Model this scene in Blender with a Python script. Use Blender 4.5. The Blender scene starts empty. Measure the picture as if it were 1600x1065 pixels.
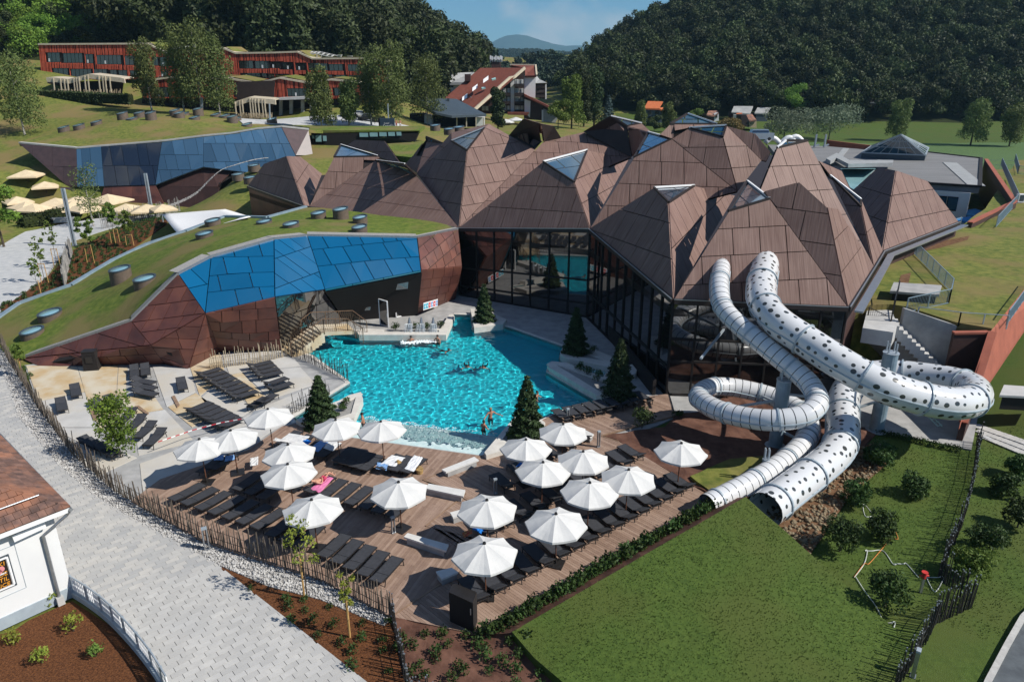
import bpy, bmesh, math, random
import numpy as np
from mathutils import Vector, Matrix, Euler, noise
from mathutils.geometry import tessellate_polygon
random.seed(7)
R = math.radians
SC = bpy.context.scene
COL = SC.collection
# -- camera, sky, sun, exposure
FOC, PITCH, CAMZ = 1140.0, R(20.3), 22.0            # survey of the view: focal length (px of a 1600 px wide frame), pitch, height
cd = bpy.data.cameras.new('camera'); cam = bpy.data.objects.new('camera', cd); COL.objects.link(cam)
cd.sensor_width = 36.0; cd.lens = 36.0 * FOC / 1600.0; cd.clip_start = 0.5; cd.clip_end = 12000
cam.location = (0, 0, CAMZ); cam.rotation_euler = (R(90) - PITCH, 0, 0); SC.camera = cam
SUN_AZ = math.atan2(-0.27, 0.96)                      # direction towards the sun on the plan
SUN_EL = R(42)
sv = Vector((math.cos(SUN_AZ) * math.cos(SUN_EL), math.sin(SUN_AZ) * math.cos(SUN_EL), math.sin(SUN_EL)))
sl = bpy.data.lights.new('sun', 'SUN'); sl.energy = 5.0; sl.angle = R(0.5); sl.color = (1.0, 0.95, 0.87)
sun = bpy.data.objects.new('sun', sl); COL.objects.link(sun); sun.rotation_euler = sv.to_track_quat('Z', 'Y').to_euler(); sun.location = (60, -20, 80)
W = bpy.data.worlds.new('World'); SC.world = W; W.use_nodes = True
nt = W.node_tree; nt.nodes.clear()
def N(t, typ, **kw):
 n = t.nodes.new(typ)
 for k, v in kw.items(): setattr(n, k, v)
 return n
sky = N(nt, 'ShaderNodeTexSky', sky_type='NISHITA', sun_disc=False, sun_elevation=SUN_EL, sun_rotation=math.pi / 2 - SUN_AZ, altitude=250, air_density=1.0, dust_density=0.2, ozone_density=1.0)
tint = N(nt, 'ShaderNodeMix', data_type='RGBA', blend_type='MULTIPLY'); tint.inputs[0].default_value = 1.0; tint.inputs[7].default_value = (0.44, 0.80, 1.18, 1)
nt.links.new(sky.outputs[0], tint.inputs[6])
tc = N(nt, 'ShaderNodeTexCoord'); sep = N(nt, 'ShaderNodeSeparateXYZ'); nt.links.new(tc.outputs['Generated'], sep.inputs[0])
def math_(t, op, a, b=None, c=None, clamp=False):
 n = N(t, 'ShaderNodeMath', operation=op, use_clamp=clamp)
 for i, x in enumerate((a, b, c)):
  if x is None: continue
  if isinstance(x, (int, float)): n.inputs[i].default_value = x
  else: t.links.new(x, n.inputs[i])
 return n.outputs[0]
mp = N(nt, 'ShaderNodeMapping'); mp.inputs['Scale'].default_value = (1.0, 1.0, 1.7); mp.inputs['Location'].default_value = (0.37, 0.21, 0.13); mp.inputs['Rotation'].default_value = (0, 0, R(-11)); nt.links.new(tc.outputs['Generated'], mp.inputs[0])
cn = N(nt, 'ShaderNodeTexNoise'); cn.inputs['Scale'].default_value = 7.5; cn.inputs['Detail'].default_value = 8; cn.inputs['Roughness'].default_value = 0.52; nt.links.new(mp.outputs[0], cn.inputs['Vector'])
cr = N(nt, 'ShaderNodeValToRGB'); cr.color_ramp.elements[0].position = 0.515; cr.color_ramp.elements[1].position = 0.66; nt.links.new(cn.outputs[0], cr.inputs[0])
cf = math_(nt, 'MULTIPLY', cr.outputs[0], 0.85)
cm = N(nt, 'ShaderNodeMix', data_type='RGBA'); nt.links.new(cf, cm.inputs[0]); nt.links.new(tint.outputs[2], cm.inputs[6]); cm.inputs[7].default_value = (6.6, 7.2, 7.8, 1)
bg = N(nt, 'ShaderNodeBackground'); bg.inputs[1].default_value = 0.064; nt.links.new(cm.outputs[2], bg.inputs[0])
wo = N(nt, 'ShaderNodeOutputWorld'); nt.links.new(bg.outputs[0], wo.inputs[0])
SC.view_settings.view_transform = 'Standard'; SC.view_settings.look = 'None'; SC.view_settings.gamma = 1.0; SC.view_settings.exposure = 0.22
try: SC.view_settings.use_curve_mapping = False
except Exception: pass
SC.render.engine = 'CYCLES'
SC.cycles.use_denoising = True
SC.cycles.max_bounces = 7; SC.cycles.diffuse_bounces = 2; SC.cycles.glossy_bounces = 3; SC.cycles.transmission_bounces = 4; SC.cycles.transparent_max_bounces = 10
SC.cycles.caustics_reflective = False; SC.cycles.caustics_refractive = True; SC.cycles.sample_clamp_indirect = 4.0
SC.cycles.volume_bounces = 0
# -- survey helpers: where a sight line meets a height or a distance
CP, SP = math.cos(PITCH), math.sin(PITCH)
def ray(px, py):
 x = (px - 800.0) / FOC; y = -(py - 532.5) / FOC
 return Vector((x, CP + y * SP, -SP + y * CP))
def P(px, py, z=0.0):
 r = ray(px, py); return Vector((0, 0, CAMZ)) + r * ((z - CAMZ) / r.z)
def D(px, py, Y):
 r = ray(px, py); return Vector((0, 0, CAMZ)) + r * (Y / r.y)
def PX(v):
 d = Vector(v) - Vector((0, 0, CAMZ)); w = d.y * CP - d.z * SP
 return 800 + FOC * d.x / w, 532.5 - FOC * (d.y * SP + d.z * CP) / w
def pl(pts, z=0.0): return [P(x, y, z) for x, y in pts]
# -- building helpers
WL = {}                                                # world location of every object built in place
def tag(o, label=None, cat=None, group=None, kind=None):
 if label: o['label'] = label
 if cat: o['category'] = cat
 if group: o['group'] = group
 if kind: o['kind'] = kind
 return o
def thing(name, label, cat, loc=(0, 0, 0), rz=0.0, group=None):
 o = bpy.data.objects.new(name, None); COL.objects.link(o); o.empty_display_size = 0.3
 o.location = loc; o.rotation_euler = (0, 0, rz); WL[o.name] = Vector(loc)
 return tag(o, label, cat, group)
class MB:
 def __init__(s): s.v = []; s.f = []; s.m = []; s.uv = None
 def add(s, vs, fs, mi=0):
  b = len(s.v); s.v += [tuple(v) for v in vs]; s.f += [tuple(i + b for i in f) for f in fs]; s.m += [mi] * len(fs); return s
 def box(s, c, d, rz=0.0, mi=0, top=1.0):
  hx, hy, hz = d[0] / 2, d[1] / 2, d[2] / 2; cs, sn = math.cos(rz), math.sin(rz); vs = []
  for z, k in ((-hz, 1.0), (hz, top)):
   for x, y in ((-hx, -hy), (hx, -hy), (hx, hy), (-hx, hy)):
    x *= k; y *= k; vs.append((c[0] + x * cs - y * sn, c[1] + x * sn + y * cs, c[2] + z))
  return s.add(vs, [(3, 2, 1, 0), (4, 5, 6, 7), (0, 1, 5, 4), (1, 2, 6, 5), (2, 3, 7, 6), (3, 0, 4, 7)], mi)
 def bar(s, a, b, w, h=None, up=(0, 0, 1), mi=0):          # a rectangular bar from a to b
  a = Vector(a); b = Vector(b); h = h or w; d = (b - a)
  if d.length < 1e-6: return s
  d.normalize(); u = Vector(up); sx = d.cross(u)
  if sx.length < 1e-3: sx = d.cross(Vector((1, 0, 0)))
  sx.normalize(); sy = sx.cross(d)
  vs = [p + sx * (i * w / 2) + sy * (j * h / 2) for p in (a, b) for i, j in ((-1, -1), (1, -1), (1, 1), (-1, 1))]
  return s.add(vs, [(0, 1, 2, 3), (7, 6, 5, 4), (4, 5, 1, 0), (5, 6, 2, 1), (6, 7, 3, 2), (7, 4, 0, 3)], mi)
 def tube(s, pts, r, n=8, caps=True, mi=0):
  pts = [Vector(p) for p in pts]; rs = r if isinstance(r, (list, tuple)) else [r] * len(pts); vs = []; fs = []
  ref = Vector((0, 0, 1)); prev = None
  for i, p in enumerate(pts):
   d = (pts[min(i + 1, len(pts) - 1)] - pts[max(i - 1, 0)])
   if d.length < 1e-9: d = Vector((0, 0, 1))
   d.normalize()
   if prev is None:
    a = d.cross(ref)
    if a.length < 0.05: a = d.cross(Vector((0, 1, 0)))
    a.normalize()
   else:
    a = prev - d * prev.dot(d)
    if a.length < 1e-4: a = d.orthogonal()
    a.normalize()
   prev = a; b = d.cross(a)
   for k in range(n):
    t = 2 * math.pi * k / n; vs.append(p + (a * math.cos(t) + b * math.sin(t)) * rs[i])
  for i in range(len(pts) - 1):
   for k in range(n):
    k2 = (k + 1) % n; fs.append((i * n + k, i * n + k2, (i + 1) * n + k2, (i + 1) * n + k))
  if caps: fs.append(tuple(range(n - 1, -1, -1))); fs.append(tuple((len(pts) - 1) * n + k for k in range(n)))
  return s.add(vs, fs, mi)
 def cyl(s, c, r, h, n=12, r2=None, mi=0): return s.tube([c, (c[0], c[1], c[2] + h)], [r, r if r2 is None else r2], n, True, mi)
 def prism(s, poly, z0, z1, mi=0, holes=(), tops=True):   # vertical prism over a plan polygon; z1 may be per point
  loops = [list(poly)] + [list(h) for h in holes]; flat = [p for l in loops for p in l]; n = len(flat)
  Z1 = z1 if isinstance(z1, (list, tuple)) else [z1] * n
  tris = tessellate_polygon([[Vector((p[0], p[1], 0)) for p in l] for l in loops])
  vs = [(p[0], p[1], z0) for p in flat] + [(p[0], p[1], Z1[i]) for i, p in enumerate(flat)]; fs = []
  for t in tris:
   a, b, c = (Vector(flat[i][:2]) for i in t); cr_ = (b - a).cross(c - a) if False else (b.x - a.x) * (c.y - a.y) - (b.y - a.y) * (c.x - a.x)
   t = t if cr_ > 0 else t[::-1]
   fs.append(tuple(i + n for i in t))
   if tops: fs.append(tuple(t[::-1]))
  o = 0
  for li, l in enumerate(loops):
   ar = sum(l[i][0] * l[(i + 1) % len(l)][1] - l[(i + 1) % len(l)][0] * l[i][1] for i in range(len(l)))
   fl = (ar > 0) == (li == 0)
   for i in range(len(l)):
    j = (i + 1) % len(l); q = (o + i, o + j, o + j + n, o + i + n); fs.append(q if fl else q[::-1])
   o += len(l)
  return s.add(vs, fs, mi)
 def build(s, name, mats, parent=None, origin=None, smooth=False, kind=None):
  if not isinstance(mats, (list, tuple)): mats = [mats]
  if origin is None: origin = WL.get(parent.name, Vector()) if parent is not None else Vector()
  origin = Vector(origin)
  me = bpy.data.meshes.new(name); ov = np.array(s.v, dtype=float).reshape(-1, 3) - np.array(origin)
  me.from_pydata(ov.tolist(), [], s.f)
  for m in mats: me.materials.append(m)
  if len(mats) > 1: me.polygons.foreach_set('material_index', s.m)
  if s.uv is not None:
   ul = me.uv_layers.new(name='UVMap'); li = np.empty(len(me.loops), dtype=np.int32); me.loops.foreach_get('vertex_index', li)
   ul.data.foreach_set('uv', np.array(s.uv, dtype=float)[li].ravel())
  if smooth: me.polygons.foreach_set('use_smooth', [True] * len(me.polygons))
  me.update()
  o = bpy.data.objects.new(name, me); COL.objects.link(o)
  if parent is not None: o.parent = parent
  else: o.location = origin
  WL[o.name] = origin.copy()
  if kind: o['kind'] = kind
  return o
def kids(o): return KID.get(o.name, [])
KID = {}
def dup(root, loc, rz=0.0, label=None, group=None, scale=1.0):
 """a copy of a thing with copies of its parts and sub-parts (mesh data shared)"""
 r = root.copy(); COL.objects.link(r); r.location = loc; r.rotation_euler = (0, 0, rz); r.scale = (scale,) * 3; WL[r.name] = Vector(loc)
 if label: r['label'] = label
 if group: r['group'] = group
 for ch in root.children:
  c = ch.copy(); COL.objects.link(c); c.parent = r
  for g in ch.children: d = g.copy(); COL.objects.link(d); d.parent = c
 return r
def place(root, loc, rz=0.0, scale=1.0, label=None):
 root.location = loc; root.rotation_euler = (0, 0, rz); root.scale = (scale,) * 3
 if label: root['label'] = label
 return root
def resample(pts, step):
 out = []; pts = [Vector(p) for p in pts]
 for a, b in zip(pts, pts[1:]):
  L = (b - a).length; n = max(1, int(round(L / step)))
  out += [a.lerp(b, i / n) for i in range(n)]
 return out + [pts[-1]]
def spline(pts, n=8):
 pts = [Vector(p) for p in pts]; out = []
 for i in range(len(pts) - 1):
  p0, p1, p2, p3 = pts[max(i - 1, 0)], pts[i], pts[i + 1], pts[min(i + 2, len(pts) - 1)]
  for k in range(n):
   t = k / n; out.append(0.5 * ((2 * p1) + (p2 - p0) * t + (2 * p0 - 5 * p1 + 4 * p2 - p3) * t * t + (3 * p1 - p0 - 3 * p2 + p3) * t ** 3))
 return out + [pts[-1]]
def inside(x, y, poly):
 c = False; n = len(poly); j = n - 1
 for i in range(n):
  xi, yi, xj, yj = poly[i][0], poly[i][1], poly[j][0], poly[j][1]
  if (yi > y) != (yj > y) and x < (xj - xi) * (y - yi) / (yj - yi) + xi: c = not c
  j = i
 return c
def clip(poly, a, b, c):                              # keep the side a*u + b*v <= c of a 2-D polygon
 out = []
 for i in range(len(poly)):
  p, q = poly[i], poly[(i + 1) % len(poly)]; dp = a * p[0] + b * p[1] - c; dq = a * q[0] + b * q[1] - c
  if dp <= 0: out.append(p)
  if (dp < 0 < dq) or (dq < 0 < dp): t = dp / (dp - dq); out.append((p[0] + (q[0] - p[0]) * t, p[1] + (q[1] - p[1]) * t))
 return out
def area2(p): return 0.5 * sum(p[i][0] * p[(i + 1) % len(p)][1] - p[(i + 1) % len(p)][0] * p[i][1] for i in range(len(p)))
def shrink(poly, d):                                  # inset of a convex polygon
 if area2(poly) < 0: poly = poly[::-1]
 out = poly
 for i in range(len(poly)):
  p, q = poly[i], poly[(i + 1) % len(poly)]; ex, ey = q[0] - p[0], q[1] - p[1]; L = math.hypot(ex, ey)
  if L < 1e-6: continue
  nx, ny = ey / L, -ex / L
  out = clip(out, nx, ny, nx * p[0] + ny * p[1] - d)
  if len(out) < 3: return []
 return out
def frame_of(pts):
 n = Vector()
 for i in range(len(pts)): n += pts[i].cross(pts[(i + 1) % len(pts)])
 n.normalize()
 return n
_ORD = ['first', 'second', 'third', 'fourth', 'fifth', 'sixth', 'seventh', 'eighth', 'ninth', 'tenth', 'eleventh', 'twelfth', 'thirteenth', 'fourteenth', 'fifteenth', 'sixteenth', 'seventeenth']
# -- materials (all procedural)
def newmat(name):
 m = bpy.data.materials.new(name); m.use_nodes = True; t = m.node_tree; b = t.nodes['Principled BSDF']; return m, t, b
def rgba(c): return (c[0], c[1], c[2], 1.0)
def pos_noise(t, scale, detail=4, rough=0.55, coord='world', stretch=None):
 if coord == 'world': g = N(t, 'ShaderNodeNewGeometry'); o = g.outputs['Position']
 elif coord == 'uv': g = N(t, 'ShaderNodeTexCoord'); o = g.outputs['UV']
 else: g = N(t, 'ShaderNodeTexCoord'); o = g.outputs['Object']
 if stretch:
  mpn = N(t, 'ShaderNodeMapping'); mpn.inputs['Scale'].default_value = stretch; t.links.new(o, mpn.inputs[0]); o = mpn.outputs[0]
 n = N(t, 'ShaderNodeTexNoise'); n.inputs['Scale'].default_value = scale; n.inputs['Detail'].default_value = detail; n.inputs['Roughness'].default_value = rough
 t.links.new(o, n.inputs['Vector']); return n.outputs[0]
def ramp(t, fac, stops):
 r = N(t, 'ShaderNodeValToRGB'); e = r.color_ramp.elements
 while len(e) < len(stops): e.new(0.5)
 for i, (p, c) in enumerate(stops): e[i].position = p; e[i].color = rgba(c) if len(c) == 3 else c
 t.links.new(fac, r.inputs[0]); return r.outputs[0]
def mixc(t, fac, a, b, mode='MIX'):
 n = N(t, 'ShaderNodeMix', data_type='RGBA', blend_type=mode)
 for i, x in ((0, fac), (6, a), (7, b)):
  if isinstance(x, (int, float)): n.inputs[i].default_value = x
  elif isinstance(x, (tuple, list)): n.inputs[i].default_value = rgba(x)
  else: t.links.new(x, n.inputs[i])
 return n.outputs[2]
def bump(t, b, h, strength=0.3, dist=0.05):
 n = N(t, 'ShaderNodeBump'); n.inputs['Strength'].default_value = strength; n.inputs['Distance'].default_value = dist
 t.links.new(h, n.inputs['Height']); t.links.new(n.outputs[0], b.inputs['Normal'])
def M(name, c1, c2=None, scale=2.0, rough=0.6, metal=0.0, bmp=0.0, bscale=30.0, rnd=0.0, spec=0.5, coord='world', stretch=None, lo=0.35, hi=0.65, c3=None, s3=0.3, detail=5, coat=0.0):
 m, t, b = newmat(name)
 c2 = c2 or tuple(x * 0.75 for x in c1)
 n = pos_noise(t, scale, detail, 0.6, coord, stretch)
 col = ramp(t, n, [(lo, c2), (hi, c1)])
 if c3:
  n3 = pos_noise(t, s3, 3, 0.5, coord); col = mixc(t, ramp(t, n3, [(0.45, (0, 0, 0)), (0.62, (1, 1, 1))]), col, c3)
 if rnd:
  oi = N(t, 'ShaderNodeObjectInfo'); mr = N(t, 'ShaderNodeMapRange'); mr.inputs[3].default_value = 1 - rnd; mr.inputs[4].default_value = 1 + rnd
  t.links.new(oi.outputs['Random'], mr.inputs[0])
  hs = N(t, 'ShaderNodeHueSaturation'); t.links.new(mr.outputs[0], hs.inputs['Value']); t.links.new(col, hs.inputs['Color']); col = hs.outputs[0]
 t.links.new(col, b.inputs['Base Color']); b.inputs['Roughness'].default_value = rough; b.inputs['Metallic'].default_value = metal
 b.inputs['Specular IOR Level'].default_value = spec; b.inputs['Coat Weight'].default_value = coat
 if bmp: bump(t, b, pos_noise(t, bscale, 4, 0.6, coord, stretch), bmp, 0.03)
 return m
MT = {}
def mk(k, *a, **kw): MT[k] = M(k, *a, **kw); return MT[k]
mk('grass_lawn', (0.078, 0.122, 0.022), (0.046, 0.080, 0.013), 5.0, 0.85, bmp=0.9, bscale=22, c3=(0.072, 0.098, 0.020), s3=0.22, spec=0.2)
mk('grass_dry', (0.19, 0.195, 0.045), (0.085, 0.115, 0.022), 1.6, 0.9, bmp=0.8, bscale=16, c3=(0.20, 0.155, 0.06), s3=0.16, spec=0.2)
mk('grass_roof', (0.150, 0.185, 0.035), (0.070, 0.115, 0.018), 1.8, 0.9, bmp=0.8, bscale=18, c3=(0.175, 0.150, 0.055), s3=0.17, spec=0.2)
mk('grass_hill', (0.085, 0.13, 0.022), (0.05, 0.085, 0.015), 0.8, 0.9, bmp=0.6, bscale=6, c3=(0.10, 0.12, 0.03), s3=0.03, spec=0.2)
mk('grass_blade', (0.105, 0.160, 0.034), (0.052, 0.088, 0.015), 0.7, 0.75, c3=(0.095, 0.135, 0.026), s3=0.2, spec=0.25)
mk('forest_floor', (0.03, 0.04, 0.012), (0.015, 0.02, 0.008), 0.4, 0.95, spec=0.1)
mk('crop', (0.09, 0.16, 0.035), (0.04, 0.09, 0.018), 2.5, 0.8, bmp=0.8, bscale=5)
mk('mulch', (0.185, 0.075, 0.030), (0.055, 0.022, 0.011), 14.0, 0.95, bmp=1.0, bscale=35, spec=0.15)
mk('soil', (0.20, 0.115, 0.065), (0.11, 0.06, 0.034), 3.0, 0.95, bmp=0.8, bscale=18, spec=0.1)
mk('geotextile', (0.155, 0.078, 0.054), (0.085, 0.040, 0.028), 1.2, 0.85, bmp=1.0, bscale=3.0, spec=0.2)
mk('gravel_bed', (0.42, 0.41, 0.39), (0.16, 0.155, 0.15), 22.0, 0.9, bmp=1.0, bscale=26)
mk('gravel_stone', (0.55, 0.54, 0.52), (0.30, 0.29, 0.28), 3.0, 0.85)
mk('paver', (0.52, 0.505, 0.47), (0.39, 0.38, 0.36), 2.4, 0.8, rnd=0.17, bmp=0.25, bscale=40, c3=(0.395, 0.39, 0.375), s3=0.5)
mk('path_sand', (0.17, 0.165, 0.155), (0.10, 0.10, 0.095), 8, 0.95)
mk('path_far', (0.50, 0.50, 0.49), (0.39, 0.40, 0.405), 1.1, 0.85, bmp=0.3, bscale=6)
mk('asphalt', (0.10, 0.115, 0.125), (0.065, 0.075, 0.085), 2.0, 0.85, bmp=0.3, bscale=60)
mk('kerb', (0.50, 0.49, 0.46), (0.38, 0.37, 0.35), 4, 0.85)
mk('concrete', (0.40, 0.395, 0.385), (0.28, 0.28, 0.275), 1.1, 0.75, bmp=0.2, bscale=20)
mk('concrete_pale', (0.52, 0.515, 0.50), (0.42, 0.415, 0.40), 0.8, 0.75, bmp=0.15, bscale=20)
mk('slab_grey', (0.53, 0.52, 0.495), (0.44, 0.43, 0.41), 0.6, 0.8, bmp=0.15, bscale=18, c3=(0.50, 0.46, 0.39), s3=0.25)
mk('slab_sand', (0.52, 0.43, 0.29), (0.47, 0.33, 0.17), 0.8, 0.85, bmp=0.2, bscale=18, c3=(0.55, 0.49, 0.38), s3=0.5)
mk('pool_coping', (0.66, 0.63, 0.57), (0.55, 0.52, 0.47), 1.5, 0.6)
mk('deck_plank', (0.33, 0.225, 0.165), (0.22, 0.14, 0.10), 3.0, 0.65, bmp=0.3, bscale=30, stretch=(1, 1, 1), rnd=0.0)
mk('deck_edge', (0.30, 0.20, 0.13), (0.20, 0.125, 0.08), 4, 0.7)
mk('wood_pale', (0.52, 0.42, 0.28), (0.40, 0.31, 0.19), 3, 0.8)
mk('stake_wood', (0.165, 0.135, 0.105), (0.075, 0.060, 0.047), 3.5, 0.9, rnd=0.35)
mk('stake_pale', (0.46, 0.39, 0.27), (0.29, 0.24, 0.165), 3.5, 0.9, rnd=0.2)
mk('stake_dark', (0.030, 0.027, 0.025), (0.017, 0.015, 0.014), 3.5, 0.7, rnd=0.3)
mk('stake_grey', (0.36, 0.35, 0.33), (0.20, 0.195, 0.185), 3.5, 0.9, rnd=0.25)
mk('tie_pale', (0.55, 0.33, 0.12), (0.42, 0.25, 0.08), 3, 0.8)
mk('sling', (0.046, 0.048, 0.056), (0.034, 0.036, 0.042), 6, 0.75, bmp=0.1, bscale=200, spec=0.4)
mk('frame_black', (0.022, 0.020, 0.020), (0.016, 0.015, 0.015), 6, 0.42, spec=0.5)
mk('canvas', (0.61, 0.605, 0.585), (0.55, 0.55, 0.535), 1.5, 0.85, bmp=0.35, bscale=3.5, coord='obj')
mk('canvas_cream', (0.70, 0.57, 0.38), (0.60, 0.48, 0.31), 1.5, 0.85)
mk('canvas_blue', (0.06, 0.30, 0.62), (0.04, 0.22, 0.5), 1.5, 0.8)
mk('pole_wood', (0.15, 0.062, 0.034), (0.10, 0.04, 0.022), 6, 0.5)
mk('steel', (0.40, 0.45, 0.49), (0.31, 0.36, 0.40), 2.0, 0.45, metal=0.2)
mk('steel_blue', (0.27, 0.36, 0.43), (0.20, 0.28, 0.34), 2.0, 0.5, metal=0.2)
mk('zinc', (0.42, 0.44, 0.46), (0.34, 0.36, 0.38), 4.0, 0.35, metal=0.7)
mk('white_paint', (0.74, 0.74, 0.73), (0.70, 0.70, 0.695), 0.8, 0.7, bmp=0.08, bscale=40)
mk('white_trim', (0.82, 0.82, 0.82), (0.78, 0.78, 0.78), 1.0, 0.5)
mk('grey_plinth', (0.36, 0.42, 0.46), (0.30, 0.35, 0.39), 2.0, 0.8)
mk('tile_brown', (0.21, 0.115, 0.085), (0.10, 0.06, 0.05), 2.2, 0.85, rnd=0.22, c3=(0.30, 0.135, 0.08), s3=0.8)
mk('roof_backing', (0.028, 0.018, 0.016), (0.020, 0.013, 0.012), 2, 0.6)
mk('cladding', (0.120, 0.042, 0.032), (0.075, 0.029, 0.024), 0.9, 0.5, rnd=0.22, c3=(0.14, 0.052, 0.036), s3=0.5, coat=0.0)
mk('cladding_grey', (0.10, 0.062, 0.064), (0.070, 0.045, 0.047), 1.0, 0.45, rnd=0.12)
mk('joint_dark', (0.012, 0.009, 0.008), (0.008, 0.006, 0.006), 2, 0.8)
mk('red_board', (0.47, 0.085, 0.042), (0.33, 0.056, 0.028), 1.2, 0.7, rnd=0.12)
mk('dark_board', (0.030, 0.018, 0.016), (0.02, 0.012, 0.011), 2, 0.8)
mk('beige_trim', (0.55, 0.48, 0.36), (0.44, 0.38, 0.28), 2, 0.8)
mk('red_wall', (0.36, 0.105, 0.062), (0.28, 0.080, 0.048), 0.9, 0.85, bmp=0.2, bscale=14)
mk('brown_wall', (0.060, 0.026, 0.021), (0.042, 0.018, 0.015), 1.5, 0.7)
mk('roof_tile_red', (0.165, 0.042, 0.024), (0.125, 0.032, 0.018), 1.5, 0.8)
mk('roof_tile_orange', (0.50, 0.135, 0.036), (0.40, 0.10, 0.028), 2, 0.8)
mk('roof_slate', (0.055, 0.075, 0.092), (0.042, 0.058, 0.072), 1.5, 0.5)
mk('roof_grey', (0.34, 0.345, 0.34), (0.26, 0.265, 0.265), 0.5, 0.8)
mk('flat_roof', (0.205, 0.205, 0.205), (0.150, 0.150, 0.152), 0.5, 0.9, stretch=(0.3, 2.2, 1))
mk('flat_roof_trim', (0.34, 0.35, 0.35), (0.28, 0.29, 0.29), 1, 0.8)
mk('teal_glass', (0.30, 0.50, 0.50), (0.24, 0.42, 0.44), 0.5, 0.2)
mk('bark', (0.10, 0.075, 0.052), (0.05, 0.036, 0.026), 6, 0.95, bmp=0.6, bscale=20)
mk('bark_birch', (0.52, 0.50, 0.46), (0.14, 0.12, 0.10), 5, 0.9)
def leafmat(k, c1, c2, s=0.8, rnd=0.18, tr=0.25):
 m, t, b = newmat(k); n = pos_noise(t, s, 4, 0.65); col = ramp(t, n, [(0.36, c2), (0.64, c1)])
 oi = N(t, 'ShaderNodeObjectInfo'); mr = N(t, 'ShaderNodeMapRange'); mr.inputs[3].default_value = 1 - rnd; mr.inputs[4].default_value = 1 + rnd; t.links.new(oi.outputs['Random'], mr.inputs[0])
 hs = N(t, 'ShaderNodeHueSaturation'); t.links.new(mr.outputs[0], hs.inputs['Value']); t.links.new(col, hs.inputs['Color'])
 mr2 = N(t, 'ShaderNodeMapRange'); mr2.inputs[3].default_value = 0.485; mr2.inputs[4].default_value = 0.515; t.links.new(oi.outputs['Random'], mr2.inputs[0]); t.links.new(mr2.outputs[0], hs.inputs['Hue'])
 t.links.new(hs.outputs[0], b.inputs['Base Color']); b.inputs['Roughness'].default_value = 0.65; b.inputs['Specular IOR Level'].default_value = 0.25
 if tr:
  tl = N(t, 'ShaderNodeBsdfTranslucent'); t.links.new(hs.outputs[0], tl.inputs[0]); mx = N(t, 'ShaderNodeMixShader'); mx.inputs[0].default_value = tr
  t.links.new(b.outputs[0], mx.inputs[1]); t.links.new(tl.outputs[0], mx.inputs[2]); t.links.new(mx.outputs[0], t.nodes['Material Output'].inputs[0])
 MT[k] = m
leafmat('leaf_forest', (0.068, 0.092, 0.026), (0.018, 0.027, 0.010), 0.35, 0.5, 0.15)
leafmat('leaf_forest_dark', (0.062, 0.080, 0.026), (0.022, 0.031, 0.012), 0.35, 0.35, 0.1)
leafmat('leaf_far', (0.030, 0.052, 0.026), (0.016, 0.028, 0.016), 0.1, 0.3, 0)
leafmat('leaf_bright', (0.20, 0.32, 0.045), (0.09, 0.165, 0.024), 0.5, 0.15)
leafmat('leaf_birch', (0.165, 0.205, 0.062), (0.075, 0.105, 0.03), 0.6, 0.18)
leafmat('leaf_silver', (0.24, 0.29, 0.20), (0.10, 0.135, 0.075), 0.7, 0.12)
leafmat('leaf_young', (0.16, 0.235, 0.045), (0.085, 0.140, 0.024), 1.4, 0.15)
leafmat('leaf_sapling', (0.30, 0.33, 0.05), (0.17, 0.21, 0.03), 2.0, 0.15)
leafmat('leaf_conifer', (0.044, 0.072, 0.022), (0.018, 0.032, 0.011), 2.0, 0.15, 0)
leafmat('leaf_spruce_blue', (0.10, 0.15, 0.15), (0.055, 0.085, 0.085), 1.5, 0.1, 0)
leafmat('leaf_shrub', (0.055, 0.098, 0.022), (0.022, 0.045, 0.011), 3.0, 0.3, 0.1)
leafmat('leaf_hedge', (0.050, 0.075, 0.020), (0.020, 0.034, 0.010), 2.0, 0.15, 0.1)
leafmat('leaf_autumn', (0.19, 0.12, 0.045), (0.09, 0.07, 0.025), 1.0, 0.2)
def roofmat():
 m, t, b = newmat('roof_metal')
 n = pos_noise(t, 1.0, 3, 0.6, 'uv', (9.0, 0.30, 1)); n2 = pos_noise(t, 0.6, 3, 0.5)
 col = ramp(t, n, [(0.33, (0.140, 0.082, 0.068)), (0.67, (0.265, 0.178, 0.150))])
 col = mixc(t, 0.35, col, ramp(t, n2, [(0.35, (0.160, 0.098, 0.083)), (0.65, (0.235, 0.157, 0.132))]))
 oi = N(t, 'ShaderNodeObjectInfo'); mr = N(t, 'ShaderNodeMapRange'); mr.inputs[3].default_value = 0.93; mr.inputs[4].default_value = 1.07; t.links.new(oi.outputs['Random'], mr.inputs[0])
 hs = N(t, 'ShaderNodeHueSaturation'); t.links.new(mr.outputs[0], hs.inputs['Value']); t.links.new(col, hs.inputs['Color'])
 t.links.new(hs.outputs[0], b.inputs['Base Color']); b.inputs['Roughness'].default_value = 0.55; b.inputs['Specular IOR Level'].default_value = 0.15
 bump(t, b, n, 0.6, 0.03); MT['roof_metal'] = m
roofmat()
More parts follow.
